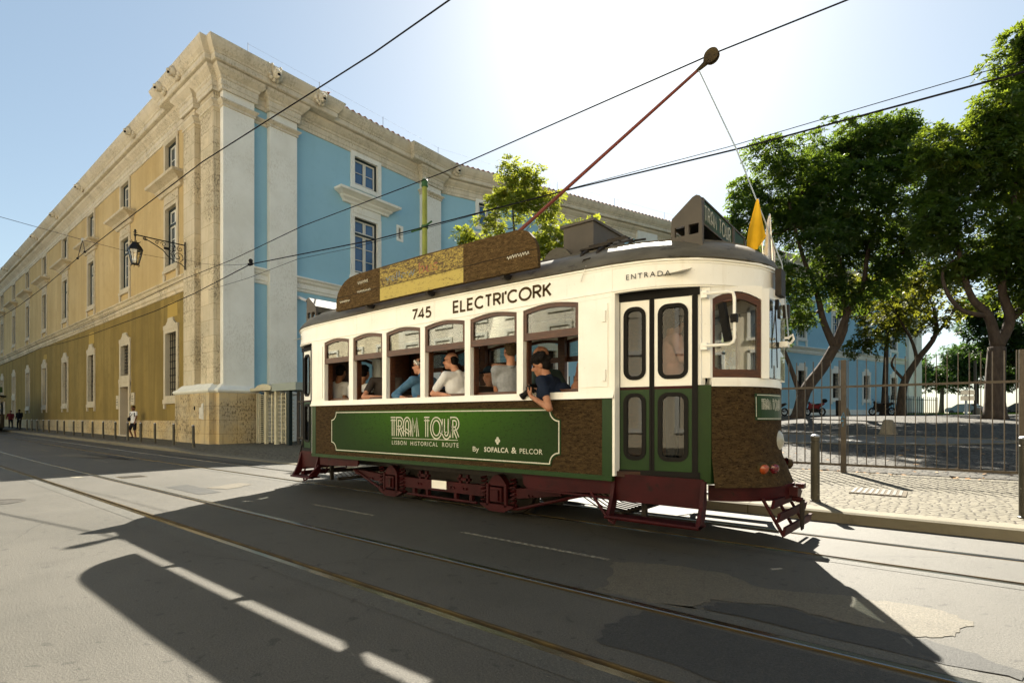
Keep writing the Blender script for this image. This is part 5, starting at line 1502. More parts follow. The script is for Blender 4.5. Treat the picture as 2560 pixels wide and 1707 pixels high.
person("person with short black hair and a white T-shirt in the rearmost tram window", (-8.42, 5.55, 2.15), 118, 122, 'olive', 'black', 'white', TG, neck=(-8.5, 5.52, 1.96), arms=(((-8.72, 5.6, 1.62), (-8.66, 5.85, 1.5)), ((-8.26, 5.50, 1.62), (-8.2, 5.7, 1.5))), k=.98)
def stripes(t, hp, nb, fw, sd_, up, sm):
    mb = MB()
    for z in (1.66, 1.69, 1.72):
        B = basis(118); c = Vector((-7.83, 5.53, z))
        mb.tube([c+B @ Vector((.136*math.cos(a), .182*math.sin(a), 0)) for a in [x*.262 for x in range(25)]], .006, 4)
    mk("shirt_stripes", mb, CL['black'], t)
person("person in a white T-shirt with thin black stripes, second window from the rear", (-7.72, 5.55, 2.10), 116, 118, 'olive', 'black', 'white', TG, neck=(-7.80, 5.53, 1.90), arms=(((-8.06, 5.5, 1.60), (-8.0, 5.75, 1.5)), ((-7.58, 5.5, 1.58), (-7.5, 5.7, 1.5))), extra=stripes)
person("person in a charcoal polo shirt with grey hair, elbow resting on the sill", (-7.15, 5.60, 2.19), 158, 140, 'fair', 'grey', 'char', TG, neck=(-7.15, 5.58, 1.98), wide=1.25, arms=(((-7.20, 5.16, 1.665), (-6.95, 5.3, 1.66)), ((-6.8, 5.55, 1.62), (-6.8, 5.8, 1.52))), sleeve=.62)
def shades(t, hp, nb, fw, sd_, up, sm):
    mb = MB()
    for s in (1, -1):
        mb.tube([hp(.098, s*.032+.021*math.cos(a), .012+.016*math.sin(a)) for a in [x*.63 for x in range(11)]], .0035, 5); mb.tube([hp(.095, s*.055, .015), hp(.0, s*.082, .012)], .0035, 5)
    mb.tube([hp(.1, -.012, .014), hp(.1, .012, .014)], .003, 4); mk("glasses", mb, MT['rubber'], t)
def seams(t, hp, nb, fw, sd_, up, sm):
    shades(t, hp, nb, fw, sd_, up, sm)
    mb = MB(); mb.cap(nb-up*.02, .082, nb+up*.03, .07, 14); mk("collar", mb, CL['denim'], t, smooth=True)
person("person in a blue denim jacket and white paisley headscarf, looking out to the left", (-6.03, 5.32, 2.10), 208, 170, 'fair', 'brown', 'denim', TG, neck=(-5.97, 5.33, 1.92), hips=(-5.85, 5.5, 1.36), arms=(((-6.42, 5.16, 1.67), (-6.2, 5.10, 1.635), ((Vector((.8, .2, -.05)), Vector((0, 0, -1))), {})), ((-5.75, 5.5, 1.62), (-5.8, 5.6, 1.5))), sleeve=1.9, style='scarf', extra=seams)
person("person with a big mop of curly brown hair seated beyond the denim jacket", (-6.70, 6.75, 2.12), 150, 120, 'tan', 'curly', 'blue', TG, style='curly', neck=(-6.68, 6.75, 1.92), arms=(((-6.9, 6.8, 1.6), (-6.8, 7, 1.5)), ((-6.45, 6.8, 1.6), (-6.5, 7, 1.5))))
person("person in dark blue with a lined brown face, seated beside the curly haired passenger", (-6.44, 6.28, 2.06), 215, 180, 'brown', 'black', 'blue', TG, neck=(-6.38, 6.3, 1.84), arms=(((-6.5, 6.1, 1.55), (-6.6, 6.2, 1.45)), ((-6.2, 6.5, 1.55), (-6.3, 6.6, 1.45))))
person("balding person with glasses and a white T-shirt, leaning on the window sill", (-5.43, 5.38, 2.14), 205, 160, 'fair', 'black', 'white', TG, roll=4, neck=(-5.30, 5.40, 1.96), hips=(-5.12, 5.52, 1.40), wide=1.12, style='bald_top', arms=(((-5.56, 5.15, 1.67), (-5.35, 5.2, 1.65)), ((-5.0, 5.5, 1.60), (-5.0, 5.7, 1.5))), sleeve=.72, extra=shades)
person("person in a dark felt hat with a wide brim, seated on the far side", (-5.42, 6.2, 1.98), 175, 150, 'fair', 'brown', 'beige', TG, style='hat', neck=(-5.42, 6.2, 1.80), hips=(-5.42, 6.2, 1.3), arms=(((-5.65, 6.2, 1.5), (-5.6, 6.4, 1.45)), ((-5.2, 6.2, 1.5), (-5.2, 6.4, 1.45))))
def camcorder(t, hp, nb, fw, sd_, up, sm):
    mb = MB(); mb.ell((-4.80, 5.62, 1.93), (.05, .05, .06)); mk("camera", mb, MT['rubber'], t)
    mb = MB(); mb.tube([nb+sd_*.07, nb+sd_*.03+fw*.075, nb-sd_*.03+fw*.075, nb-sd_*.07, nb-fw*.07-sd_*.02, nb-fw*.07+sd_*.02, nb+sd_*.07], .018, 6); mk("collar", mb, CL['grey'], t, smooth=True)
person("person in a grey polo shirt with cropped sandy hair, pointing to the left", (-4.43, 5.50, 2.21), 152, 140, 'fair', 'sandy', 'grey', TG, neck=(-4.40, 5.48, 2.0), hips=(-4.38, 5.48, 1.42), wide=1.15, legs=(((-4.45, 5.55, 1.08), (-4.45, 5.5, .82), (-1, .5, 0)), ((-4.25, 5.6, 1.08), (-4.25, 5.55, .82), (-1, .5, 0))),
       arms=(((-4.60, 5.42, 1.70), (-4.74, 5.60, 1.84), ((Vector((-.5, .3, .6)), Vector((0, 1, 0))), {})), ((-4.42, 5.80, 1.97), (-4.69, 5.60, 2.05), ((Vector((-1, -.02, .12)), Vector((.1, -.5, -1))), dict(ts=-1, curl=45, index_out=True)))), sleeve=.62, fine=True, extra=camcorder)
person("bald person in a dark teal T-shirt looking out behind the boy with the camera", (-4.06, 5.68, 2.14), 208, 170, 'fair', 'grey', 'teal', TG, style='none', neck=(-3.98, 5.72, 1.95), hips=(-3.95, 5.85, 1.42), arms=(((-4.1, 5.5, 1.62), (-4.2, 5.6, 1.55)), ((-3.75, 5.9, 1.62), (-3.8, 6.0, 1.5))), wide=1.1, k=1.05)
def slr(t, hp, nb, fw, sd_, up, sm):
    mb = MB(); mb.tube([nb+fw*.06+sd_*.05-up*.02, nb+fw*.13+sd_*.02-up*.13, (-3.73, 5.10, 1.67)], .010, 6); mb.tube([nb-sd_*.05+fw*.05, nb+fw*.12-sd_*.06-up*.13, (-3.66, 5.03, 1.60), (-3.72, 5.03, 1.62)], .010, 6); mk("camera_strap", mb, CL['beige'], t)
person("boy in a navy T-shirt leaning out of the tram window with a camera", (-3.685, 5.17, 1.945), 208, 185, 'tan', 'black', 'navy', TG, pitch=-14, neck=(-3.585, 5.19, 1.80), hips=(-3.33, 5.45, 1.48), style='puffy', k=1.0,
       arms=(((-3.405, 4.945, 1.43), (-3.70, 5.0, 1.575), ((Vector((-.62, .05, .78)), Vector((.5, .75, .3))), dict(ts=-1, curl=38))), ((-3.45, 5.33, 1.62), (-3.66, 5.16, 1.66), ((Vector((-.8, -.35, .1)), Vector((-.1, -.3, -.9))), dict(ts=-1, curl=40)))), sleeve=.50, fine=True, extra=slr, legs='sit')
cm = thing("camera", "black handheld camera held out of the tram window by the boy", "camera", (-3.79, 5.02, 1.63))
mb = MB(); rot = basis(195, -35)
def cb(mb, c, h):
    v = [Vector(c)+Vector((sx*h[0], sy*h[1], sz*h[2])) for sx, sy, sz in ((-1,-1,-1),(1,-1,-1),(1,1,-1),(-1,1,-1),(-1,-1,1),(1,-1,1),(1,1,1),(-1,1,1))]
    mb.add([Vector((-3.745, 5.055, 1.665))+rot @ q for q in v], [(0,3,2,1),(4,5,6,7),(0,1,5,4),(1,2,6,5),(2,3,7,6),(3,0,4,7)])
cb(mb, (0, 0, 0), (.028, .062, .042)); cb(mb, (-.004, 0, .048), (.026, .024, .014)); cb(mb, (.006, -.05, 0), (.034, .016, .040)); mk("camera_body", mb, MT['rubber'], cm)
mb = MB(); c0 = Vector((-3.745, 5.055, 1.665)); mb.tube([c0+rot @ Vector((.02, 0, -.002)), c0+rot @ Vector((.06, 0, -.002)), c0+rot @ Vector((.062, 0, -.002)), c0+rot @ Vector((.12, 0, -.002))], [.036, .036, .032, .034], 16); mb.tube([c0+rot @ Vector((.12, 0, -.002)), c0+rot @ Vector((.155, 0, -.002))], [.036, .044], 16, False); mk("lens", mb, MT['rubber'], cm, smooth=40)
def facemask(t, hp, nb, fw, sd_, up, sm):
    mb = MB(); mb.ell(hp(.05, 0, -.055), (.06, .063, .062), 14, 10); mk("face_mask", mb, CL['mask'], t, smooth=True)
person("person in a pale blue face mask, half hidden behind the last side window post", (-3.46, 6.05, 2.06), 200, 180, 'tan', 'brown', 'white', TG, neck=(-3.42, 6.05, 1.87), arms=(((-3.66, 5.9, 1.70), (-3.58, 5.85, 1.92)), ((-3.25, 6.2, 1.6), (-3.3, 6.3, 1.5))), sleeve=.5, extra=facemask)
person("person in a dusty pink jacket standing behind the front door", (-2.30, 5.85, 2.40), 35, 40, 'tan', 'curly', 'pink', TG, style='curly', neck=(-2.34, 5.85, 2.24), hips=(-2.34, 5.87, 1.68), wide=1.1, legs=(((-2.34, 5.95, 1.22), (-2.34, 5.95, .82), (1, .2, 0)), ((-2.30, 5.75, 1.22), (-2.30, 5.75, .82), (1, .2, 0))), arms=(((-2.2, 6.1, 1.95), (-1.98, 6.05, 1.9)), ((-2.14, 5.68, 1.97), (-1.90, 5.78, 2.02))), sleeve=1.9)
# people on the pavement
def bag(t, hp, nb, fw, sd_, up, sm):
    mb = MB(); mb.tube([nb+sd_*.10+up*-.0, nb+fw*.145-up*.15+sd_*.03, nb+fw*.15-up*.34-sd_*.12], .016, 6)
    for s in (1, -1): mb.tube([nb+sd_*s*.13-up*.0-fw*.05, nb+sd_*s*.14+fw*.11-up*.1, nb+sd_*s*.15+fw*.09-up*.26, nb+sd_*s*.16-fw*.06-up*.3], .022, 6)
    mk("bag_straps", mb, CL['black'], t)
    mb = MB(); mb.ell(nb+fw*.17-up*.42-sd_*.13, (.06, .09, .12), 12, 8); mk("shoulder_bag", mb, CL['black'], t, smooth=True)
person("person in black shorts with a shoulder bag walking past the ochre building's doorway", (-35.63, 9.95, 1.88), -62, -62, 'brown', 'black', 'white', None, neck=(-35.63, 9.97, 1.685), hips=(-35.63, 9.97, 1.05), floor=.14, pantlen=.86, bottom='black', wide=1.05,
       legs=(((-35.50, 9.98, .64), (-35.46, 10.02, .22), (.47, -.88, 0)), ((-35.66, 9.78, .66), (-35.74, 9.95, .26), (.47, -.88, 0))), arms=(((-35.32, 10.02, 1.38), (-35.24, 9.92, 1.14)), ((-35.90, 9.86, 1.38), (-35.93, 9.78, 1.14))), sleeve=.6, extra=bag)
zf = .14+.0038*45
person("person in a dark jacket standing by the ochre wall far down the pavement", (-68.5, 9.9, 1.82+.2), -40, -40, 'brown', 'black', 'black', None, neck=(-68.5, 9.92, 1.62+.2), hips=(-68.5, 9.92, 1.0+.2), floor=zf, wide=1.2, bottom='black', legs=(((-68.4, 9.98, .6+.2), (-68.4, 9.98, .2+.2), (.7, -.7, 0)), ((-68.6, 9.8, .6+.2), (-68.6, 9.8, .2+.2), (.7, -.7, 0))), arms=(((-68.3, 10.1, 1.3+.2), (-68.3, 10.0, 1.1+.2)), ((-68.8, 9.75, 1.3+.2), (-68.8, 9.7, 1.1+.2))), sleeve=1.9)
person("person in dark red beside the distant tram, far down the pavement", (-71.8, 9.75, 1.75+.2), -20, -20, 'tan', 'black', 'red', None, neck=(-71.8, 9.75, 1.55+.2), hips=(-71.8, 9.75, .98+.2), floor=zf, wide=1.15, bottom='black', legs=(((-71.7, 9.85, .58+.2), (-71.7, 9.85, .2+.2), (.9, -.3, 0)), ((-71.8, 9.65, .58+.2), (-71.8, 9.65, .2+.2), (.9, -.3, 0))), arms=(((-71.6, 9.95, 1.3+.2), (-71.5, 9.9, 1.1+.2)), ((-71.9, 9.5, 1.3+.2), (-71.8, 9.45, 1.1+.2))), sleeve=1.9)
# ------------------------------------------------------------------ flags on the tram
MT['flag_y'] = M("yellow_cloth", (.80, .46, .02), (.72, .40, .015), 8, .8, c3=(.10, .06, .06), s3=9, t3=(.70, .73))
MT['flag_w'] = M("white_cloth", (.60, .61, .66), (.50, .51, .56), 8, .8)
def flag(label, base, tip, mat, pts, name="flag"):
    t = thing(name, label, "flag", base)
    mb = MB(); mb.tube([base, tip], .012, 6); mk("staff", mb, MT['chrome'], t)
    mb = MB(); n = len(pts)
    v = []
    for i, (top, w, z0, z1) in enumerate(pts): pass
    return t
def cloth(rows, amp, seed):
    """rows of (centre, half-width vector) down the hanging cloth"""
    mb = MB(); n = 10; rnd = random.Random(seed); ph = rnd.uniform(0, 6)
    for k, (c, w) in enumerate(rows):
        c = Vector(c); w = Vector(w); nn = w.cross(Vector((0, 0, 1))).normalized() if w.length > 1e-6 else Vector((0, 1, 0))
        for i in range(n+1):
            s = -1+2*i/n
            q = c+w*s+nn*amp*math.sin(s*5+ph+k*.5)*(k/(len(rows)-1)); mb.v.append(tuple(q))
    for k in range(len(rows)-1):
        for i in range(n): mb.f.append([k*(n+1)+i, k*(n+1)+i+1, (k+1)*(n+1)+i+1, (k+1)*(n+1)+i]); mb.m.append(0)
    return mb
t = thing("flag", "yellow pennant hanging from a short staff on the front of the tram roof", "flag", (-1.50, 6.28, 3.1))
mb = MB(); mb.tube([(-1.46, 6.28, 3.08), (-1.51, 6.28, 3.76)], .011, 6); mk("staff", mb, MT['chrome'], t)
rows = [((-1.515, 6.27, 3.755), (.010, 0, 0)), ((-1.522, 6.27, 3.65), (.040, -.02, 0)), ((-1.53, 6.27, 3.52), (.075, -.04, -.01)), ((-1.535, 6.27, 3.38), (.11, -.055, -.005)), ((-1.53, 6.27, 3.27), (.125, -.06, .03)), ((-1.53, 6.27, 3.20), (.05, -.02, .02))]
mk("cloth", cloth(rows, .02, 3), MT['flag_y'], t, smooth=True)
t = thing("flag", "white flag drooping behind the yellow pennant on the tram roof", "flag", (-1.42, 6.45, 3.05))
mb = MB(); mb.tube([(-1.40, 6.45, 3.0), (-1.43, 6.45, 3.62)], .010, 6); mk("staff", mb, MT['chrome'], t)
rows = [((-1.43, 6.44, 3.60), (.012, 0, 0)), ((-1.44, 6.44, 3.48), (.025, .01, 0)), ((-1.44, 6.44, 3.3), (.03, .02, 0)), ((-1.43, 6.44, 3.18), (.05, .03, 0)), ((-1.43, 6.44, 3.06), (.045, .03, 0))]
mk("cloth", cloth(rows, .02, 4), MT['flag_w'], t, smooth=True)
# ------------------------------------------------------------------ bollards
MT['boll'] = M("bollard_paint", (.055, .05, .035), (.075, .068, .05), 5, .45, .3, c3=(.25, .23, .18), s3=14, t3=(.66, .72))
MT['boll_cap'] = M("bollard_cap", (.42, .43, .44), rough=.3, metal=.8)
def bollard(label, u, p, z, h=.93, r=.055, tilt=0, group=None):
    t = thing("bollard", label, "bollard", (u, p, z), group)
    Q = Matrix.Rotation(R(tilt), 3, 'Y'); b = Vector((u, p, z))
    mb = MB(lambda x, y, zz: b+Q @ Vector((x, y, zz)))
    mb.lathe((0, 0, 0), [(r+.012, -.02), (r+.012, .012), (r, .02), (r, h-.10), (r-.006, h-.095), (r-.006, h-.085), (r, h-.08), (r, h-.02)], 16); mk("post", mb, MT['boll'], t, smooth=40)
    mb = MB(lambda x, y, zz: b+Q @ Vector((x, y, zz)))
    mb.lathe((0, 0, 0), [(r+.001, h-.02), (r+.002, h-.008), (r*.85, h+.006), (r*.4, h+.014), (.004, h+.016)], 16); mk("cap", mb, MT['boll_cap'], t, smooth=40)
    return t
BG = "bollards along the kerbs"
bollard("dark steel bollard on the sunlit cobbles just ahead of the tram fender", -1.30, 8.55, .145, .93, .058, 0, BG)
bollard("dark steel bollard on the sunlit cobbles under the railing post furthest right", .86, 8.62, .145, .95, .058, 0, BG)
ordn = ["second", "third", "fourth", "fifth", "sixth", "seventh", "eighth", "ninth", "tenth", "eleventh", "twelfth", "thirteenth", "fourteenth", "fifteenth", "sixteenth", "seventeenth", "eighteenth"]
bollard("leaning dark bollard in front of the stone corner base, nearest the dropped kerb", -23.4, 8.6, .10, .93, .055, -3.5, BG)
us = [-25.55, -27.9, -29.9, -31.9, -34.0, -36.3, -38.5, -40.8, -43.0, -45.6, -47.6, -50.3, -52.2, -54.5, -56.6, -58.6, -62.0]
for o, u in zip(ordn, us):
    q = G(u, 8.6, .14)
    bollard("upright dark bollard on the shaded pavement, %s in the row counted from the leaning one" % o, q[0], q[1], q[2]-.01, .93, .05, 0, BG)
# ------------------------------------------------------------------ railing of the square
MT['fence'] = M("railing_brown_steel", (.105, .085, .062), (.075, .06, .043), 6, .5, .2)
MT['tagblue'] = M("blue_spray_paint", (.03, .26, .48), rough=.6)
FP = 13.2
t = thing("railing", "tall brown steel railing with plain upright bars along the square", "railing", (0, FP, .17))
PX = [-1.475+2.76*k for k in range(-8, 8)]
for x in PX:
    mb = MB(); mb.box(x-.05, x+.05, FP-.06, FP+.06, .12, 2.56); mb.box(x-.058, x+.058, FP-.068, FP+.068, .33, .35)
    po = mk("post", mb, MT['fence'], t)
    if abs(x+1.475) < .01:
        mb = MB(); f = lambda a, b: (a, FP-.064, b)
        mb.ribbon([(x-.035, 1.32), (x+.005, 1.44), (x+.035, 1.32), (x+.0, 1.36)], .012, 0, f); mb.ribbon([(x-.02, 1.30), (x-.025, 1.25), (x+.01, 1.27)], .010, 0, f); mb.ribbon([(x-.0, 1.22), (x-.01, 1.14)], .008, 0, f)
        mk("graffiti_mark", mb, MT['tagblue'], po)
for a, b in zip(PX, PX[1:]):
    mb = MB(); n = 17; s = (b-a)/n
    for i in range(n):
        x = a+s*(i+.5); mb.box(x-.007, x+.007, FP-.024, FP+.024, .30, 2.56)
    mk("bars", mb, MT['fence'], t)
    for z0, z1 in ((1.965, 2.01), (.305, .355)):
        mb = MB(); mb.box(a+.05, b-.05, FP-.045, FP-.0241, z0, z1); mk("rail", mb, MT['fence'], t)
# ------------------------------------------------------------------ turnstile
MT['cream_m'] = M("turnstile_cream_paint", (.50, .46, .32), (.44, .40, .28), 4, .5)
MT['gy'] = M("turnstile_grey_paint", (.27, .30, .26), rough=.5)
Pz = .07; tp = 11.62
t = thing("turnstile", "full height cream turnstile with comb bars and canopy beside the corner pilaster", "turnstile", (-23.5, tp, Pz))
mb = MB()
mb.box(-24.32, -24.24, tp-.05, tp+.05, Pz, 2.45); mb.box(-24.14, -24.08, tp-.05, tp+.05, Pz, 2.45); mb.box(-23.47, -23.31, tp-.1, tp+.02, Pz-.02, 2.5); mb.box(-22.62, -22.44, tp-.08, tp+.08, Pz-.02, 2.5)
for x in (-22.95, -22.1, -21.75): mb.box(x-.035, x+.035, tp-.03, tp+.03, Pz+.15, 2.4)
mk("upright", mb, MT['cream_m'], t)
mb = MB(); mb.box(-24.5, -22.6, tp-.25, tp+1.2, 2.55, 2.68); mb.pxz([(-24.3, 2.68), (-22.7, 2.68), (-23.0, 2.80), (-23.5, 2.86), (-24.0, 2.80)], tp-.15, tp+1.0); mk("canopy", mb, MT['cream_m'], t)
mb = MB(); mb.box(-22.6, -20.6, tp-.2, tp+1.0, 2.5, 2.82); mk("canopy_panel", mb, MT['gy'], t)
mb = MB()
for i in range(25):
    z = Pz+.18+i*.088
    mb.tube([(-24.16, tp, z), (-23.42, tp, z)], .020, 6)
    if i % 2: mb.tube([(-23.36, tp, z), (-21.5, tp+.02, z)], .016, 6)
mk("comb_bars", mb, MT['cream_m'], t)
mb = MB(); mb.tube([(-23.1, tp+.6, Pz), (-23.1, tp+.6, 2.5)], .06, 10)
for i in range(13):
    z = Pz+.2+i*.17
    for a in (.3, 2.4, 4.5): mb.tube([(-23.1, tp+.6, z), (-23.1+.62*math.cos(a), tp+.6+.62*math.sin(a), z)], .018, 6)
mk("rotor", mb, MT['cream_m'], t)
mb = MB(); mb.box(-24.62, -24.36, tp+.1, tp+.3, Pz, 2.35); mb.box(-21.62, -21.40, tp-.05, tp+.1, Pz, 2.5); mk("grey_column", mb, MT['frame_dk'], t)
t = thing("gate", "dark grey barred gate to the right of the cream turnstile", "gate", (-20.6, tp+.3, Pz))
mb = MB()
for i in range(26): x = -21.3+i*.3; mb.box(x-.03, x+.03, tp+.3, tp+.36, Pz+.1, 2.45)
for z in (.45, 2.0): mb.box(-21.4, -13.5, tp+.29, tp+.299, z, z+.07)
mk("bars", mb, MT['greyp'], t)
mb = MB()
for x in (-17.4, -13.5): mb.box(x-.06, x+.06, tp+.27, tp+.39, Pz, 2.55)
mk("post", mb, MT['greyp'], t)
# ------------------------------------------------------------------ catenary pole
MT['pole_g'] = M("pole_green_paint", (.235, .27, .05), (.18, .20, .04), 4, .5, c3=(.10, .05, .02), s3=10, t3=(.63, .7))
MT['pole_d'] = M("pole_dark_green_paint", (.03, .09, .03), rough=.5)
t = thing("tram_pole", "yellow green painted overhead wire pole rising behind the tram", "pole", (-10.68, 9.6, .05))
mb = MB(); mb.tube([(-10.68, 9.6, .03), (-10.68, 9.6, 4.2), (-10.68, 9.6, 4.22), (-10.68, 9.6, 7.55)], [.10, .10, .075, .07], 14); mk("shaft", mb, MT['pole_g'], t, smooth=40)
mb = MB(); mb.lathe((-10.68, 9.6, 7.53), [(.075, 0), (.09, .02), (.09, .07), (.08, .1), (.095, .14), (.08, .2), (.03, .24)], 14); mk("cap", mb, MT['pole_d'], t, smooth=40)
mb = MB(); mb.lathe((-10.68, 9.6, 6.42), [(.085, 0), (.095, .02), (.095, .06), (.085, .08)], 14); mb.tube([(-10.6, 9.55, 6.46), (-10.3, 9.5, 6.5)], .025, 6); mb.tube([(-10.76, 9.6, 6.46), (-11.1, 9.5, 6.40)], .025, 6); mk("clamp", mb, MT['pole_d'], t)
# ------------------------------------------------------------------ wires
MT['wire'] = M("wire_dark", (.014, .014, .016), rough=.95, spec=.05)
def wire(label, pts, r=.010, name="overhead_wire"):
    mb = MB(); P = [Vector(p) for p in pts]; out = []
    for a, b in zip(P, P[1:]):
        L = (b-a).length; n = max(2, int(L/4)); sag = .0012*L*L if L > 6 else 0
        sag = min(sag, .12)
        for i in range(n):
            s = i/n; q = a+(b-a)*s; q.z -= sag*4*s*(1-s); out.append(q)
    out.append(P[-1]); mb.tube(out, r, 6)
    return tag(mk(name, mb, MT['wire'], loc=tuple(P[0])), label, "wire")
wire("overhead tram wire over the near track, crossing the top left of the sky", [(14, 3.72, 5.5), (-.5, 3.72, 5.5), (-9.3, 3.55, 5.5), (-13.6, 3.59, 5.5), (-17.2, 3.68, 5.55), (-30.2, 3.79, 5.5), (-62, 4.2, 5.6)], .0085)
wire("overhead tram wire that the trolley wheel runs on", [(14, 6.28, 5.57), (-2.02, 6.26, 5.57), (-10.9, 6.2, 5.57), (-17.96, 6.3, 5.57), (-40, 6.6, 5.6), (-62, 6.9, 5.7)], .0085)
wire("thick feeder cable kinking down at a clamp above the ochre corner", [(9, 10.1, 5.6), (.88, 8.97, 5.57), (-5.43, 8.29, 5.57), (-14.72, 6.84, 5.57), (-27.8, 7.5, 5.57), (-42.3, 7.1, 5.6), (-70, 7.3, 5.6)], .013)
wire("thin stay wire running right from the green pole across the trees", [(12, 9.4, 5.6), (.55, 9.6, 6.03), (-6.18, 9.6, 6.25), (-10.68, 9.6, 6.42)], .006)
wire("thin stay wire from the green pole to a hook on the ochre corner pilaster", [(-10.68, 9.6, 6.42), (-17.7, 9.9, 7.0), (-25.6, 10.03, 7.12)], .007)
wire("thin span wire from the cable clamp to the ochre corner pilaster", [(-14.72, 6.84, 5.57), (-28.1, 10.04, 8.95)], .006)
wire("thin span wire crossing the street over the near wire at the left edge", [(-28.1, 10.04, 8.95), (-17.29, 3.72, 5.96), (-16.0, 2.0, 5.74), (-12, -9, 6.2)], .006)
t = thing("wire_hanger", "small pulley hanger holding up the near tram wire beside the ochre facade", "hanger", (-17.2, 3.7, 5.8))
mb = MB(); mb.tube([(-17.3, 3.72, 5.96), (-17.6, 3.68, 5.53)], .008, 5); mb.tube([(-17.3, 3.72, 5.96), (-16.85, 3.67, 5.55)], .008, 5); mb.ell((-17.6, 3.68, 5.53), .03, 8, 6); mb.ell((-16.85, 3.67, 5.55), .03, 8, 6); mk("links", mb, MT['wire'], t)
mb = MB(); mb.tube([(-17.45, 3.75, 6.0), (-17.1, 3.68, 5.93)], .035, 8); mk("insulator", mb, MT['boll_cap'], t)
mb = MB(); mb.box(-14.80, -14.62, 6.80, 6.87, 5.54, 5.60); mb.ell((-14.70, 6.84, 5.66), .06, 8, 6); tag(mk("cable_clamp", mb, MT['wire'], loc=(-14.72, 6.84, 5.57)), "dark clamp joining the feeder cable and the span wire", "clamp")
# ------------------------------------------------------------------ wall lantern
MT['lamp_iron'] = M("lantern_black_iron", (.016, .015, .014), rough=.5, metal=.4)
MT['lamp_glass'] = glass("lantern_glass", (.80, .76, .62), lo=.12)
t = thing("wall_lantern", "black wrought iron wall lantern on a scrolled bracket beside the stone pilaster", "street lamp", (-28.3, 10.06, 9.2))
X = -28.3; lp = 7.98
mb = MB(); mb.tube([(X, 10.02, 8.5), (X, 10.02, 9.85)], .035, 6); mb.tube([(X, 10.02, 9.68), (X, 8.7, 9.66), (X, 7.92, 9.66)], .028, 6)
def scroll(c, r0, a0, turns, sgn=1, n=26):
    return [(X, c[0]+r0*(1-i/n*.85)*math.cos(a0+sgn*turns*2*math.pi*i/n), c[1]+r0*(1-i/n*.85)*math.sin(a0+sgn*turns*2*math.pi*i/n)) for i in range(n+1)]
mb.tube([(X, 10.0, 8.62), (X, 9.85, 8.75), (X, 9.55, 8.82), (X, 9.25, 9.02), (X, 9.1, 9.22), (X, 8.8, 9.38), (X, 8.5, 9.52), (X, 8.3, 9.56)], .022, 6)
for c, r0, a0, tn, sg in (((9.72, 9.06), .24, -1.2, 1.4, 1), ((9.45, 9.40), .2, 1.2, 1.5, -1), ((9.8, 9.45), .13, 2.0, 1.3, 1), ((8.35, 9.58), .09, 0, 1.3, -1), ((8.85, 9.52), .09, .5, 1.2, 1), ((9.1, 9.5), .12, 3, 1.2, -1)):
    mb.tube(scroll(c, r0, a0, tn, sg), .016, 5)
mb.tube([(X, 9.5, 8.95), (X, 9.42, 9.15), (X, 9.52, 9.3), (X, 9.6, 9.6)], .018, 5); mb.box(X-.02, X+.02, 9.12, 9.36, 9.28, 9.40)
mk("bracket", mb, MT['lamp_iron'], t)
mb = MB(); mb.tube([(X, lp, 9.30), (X, lp, 9.75)], .025, 6); mb.ell((X, lp, 9.82), (.05, .05, .09), 8, 6); mb.ell((X, lp, 9.62), .05, 8, 6)
for a in range(4): mb.tube([(X, lp, 9.72), (X+.08*math.cos(a*1.57), lp+.08*math.sin(a*1.57), 9.76)], .014, 5)
mk("finial", mb, MT['lamp_iron'], t)
mb = MB(); n = 6
mb.lathe((X, lp, 0), [(.30, 8.94), (.31, 8.98), (.24, 9.12), (.13, 9.26), (.15, 9.30), (.03, 9.34)], n)
mb.lathe((X, lp, 0), [(.13, 8.30), (.16, 8.30), (.16, 8.34), (.12, 8.36)], n)
for j in range(n):
    a = 2*math.pi*j/n; c, s = math.cos(a), math.sin(a)
    mb.tube([(X+.15*c, lp+.15*s, 8.34), (X+.295*c, lp+.295*s, 8.95)], .016, 5)
    mb.tube([(X+.15*c, lp+.15*s, 8.30), (X+.17*c, lp+.17*s, 8.22)], .015, 5); mb.tube([(X+.16*c, lp+.16*s, 9.28), (X+.2*c, lp+.2*s, 9.36)], .014, 5)
mb.lathe((X, lp, 0), [(.29, 8.93), (.315, 8.93), (.315, 8.96), (.29, 8.96)], n)
mk("lantern_frame", mb, MT['lamp_iron'], t)
mb = MB(); mb.lathe((X, lp, 0), [(.145, 8.345), (.288, 8.93)], n); mb.f = mb.f[:-2]; mb.m = mb.m[:-2]; mk("lantern_pane", mb, MT['lamp_glass'], t)
mb = MB(); mb.lathe((X, lp, 0), [(.04, 8.40), (.05, 8.6), (.03, 8.68)], 8); mk("lamp_bulb", mb, MT['white_pl'], t)
# ------------------------------------------------------------------ trees
MT['bark'] = M("bark_dark", (.045, .033, .024), (.075, .055, .04), 6, .9, bump=.6, bscale=12, bd=.05, stretch=(1, 1, .4))
MT['leaf_a'] = leafmat("leaves_dark_green", (0.0204, 0.054, 0.0108), (0.0372, 0.0852, 0.0132), (0.2532, 0.342, 0.0228), .35, c3=(0.0888, 0.1116, 0.0108))
MT['leaf_b'] = leafmat("leaves_mid_green", (0.0264, 0.0636, 0.0084), (0.0516, 0.1008, 0.0132), (0.312, 0.372, 0.0228), .4, c3=(0.1116, 0.1188, 0.0108))
MT['leaf_y'] = leafmat("leaves_yellow_green", (0.0816, 0.1416, 0.0144), (0.1488, 0.1932, 0.018), (0.4608, 0.4608, 0.03), .9, c3=(0.2232, 0.1788, 0.0228))
MT['leaf_o'] = leafmat("leaves_autumn_yellow", (0.0336, 0.0636, 0.0084), (0.0636, 0.0888, 0.0108), (0.342, 0.3276, 0.0228), .7, c3=(0.1932, 0.1416, 0.0144))
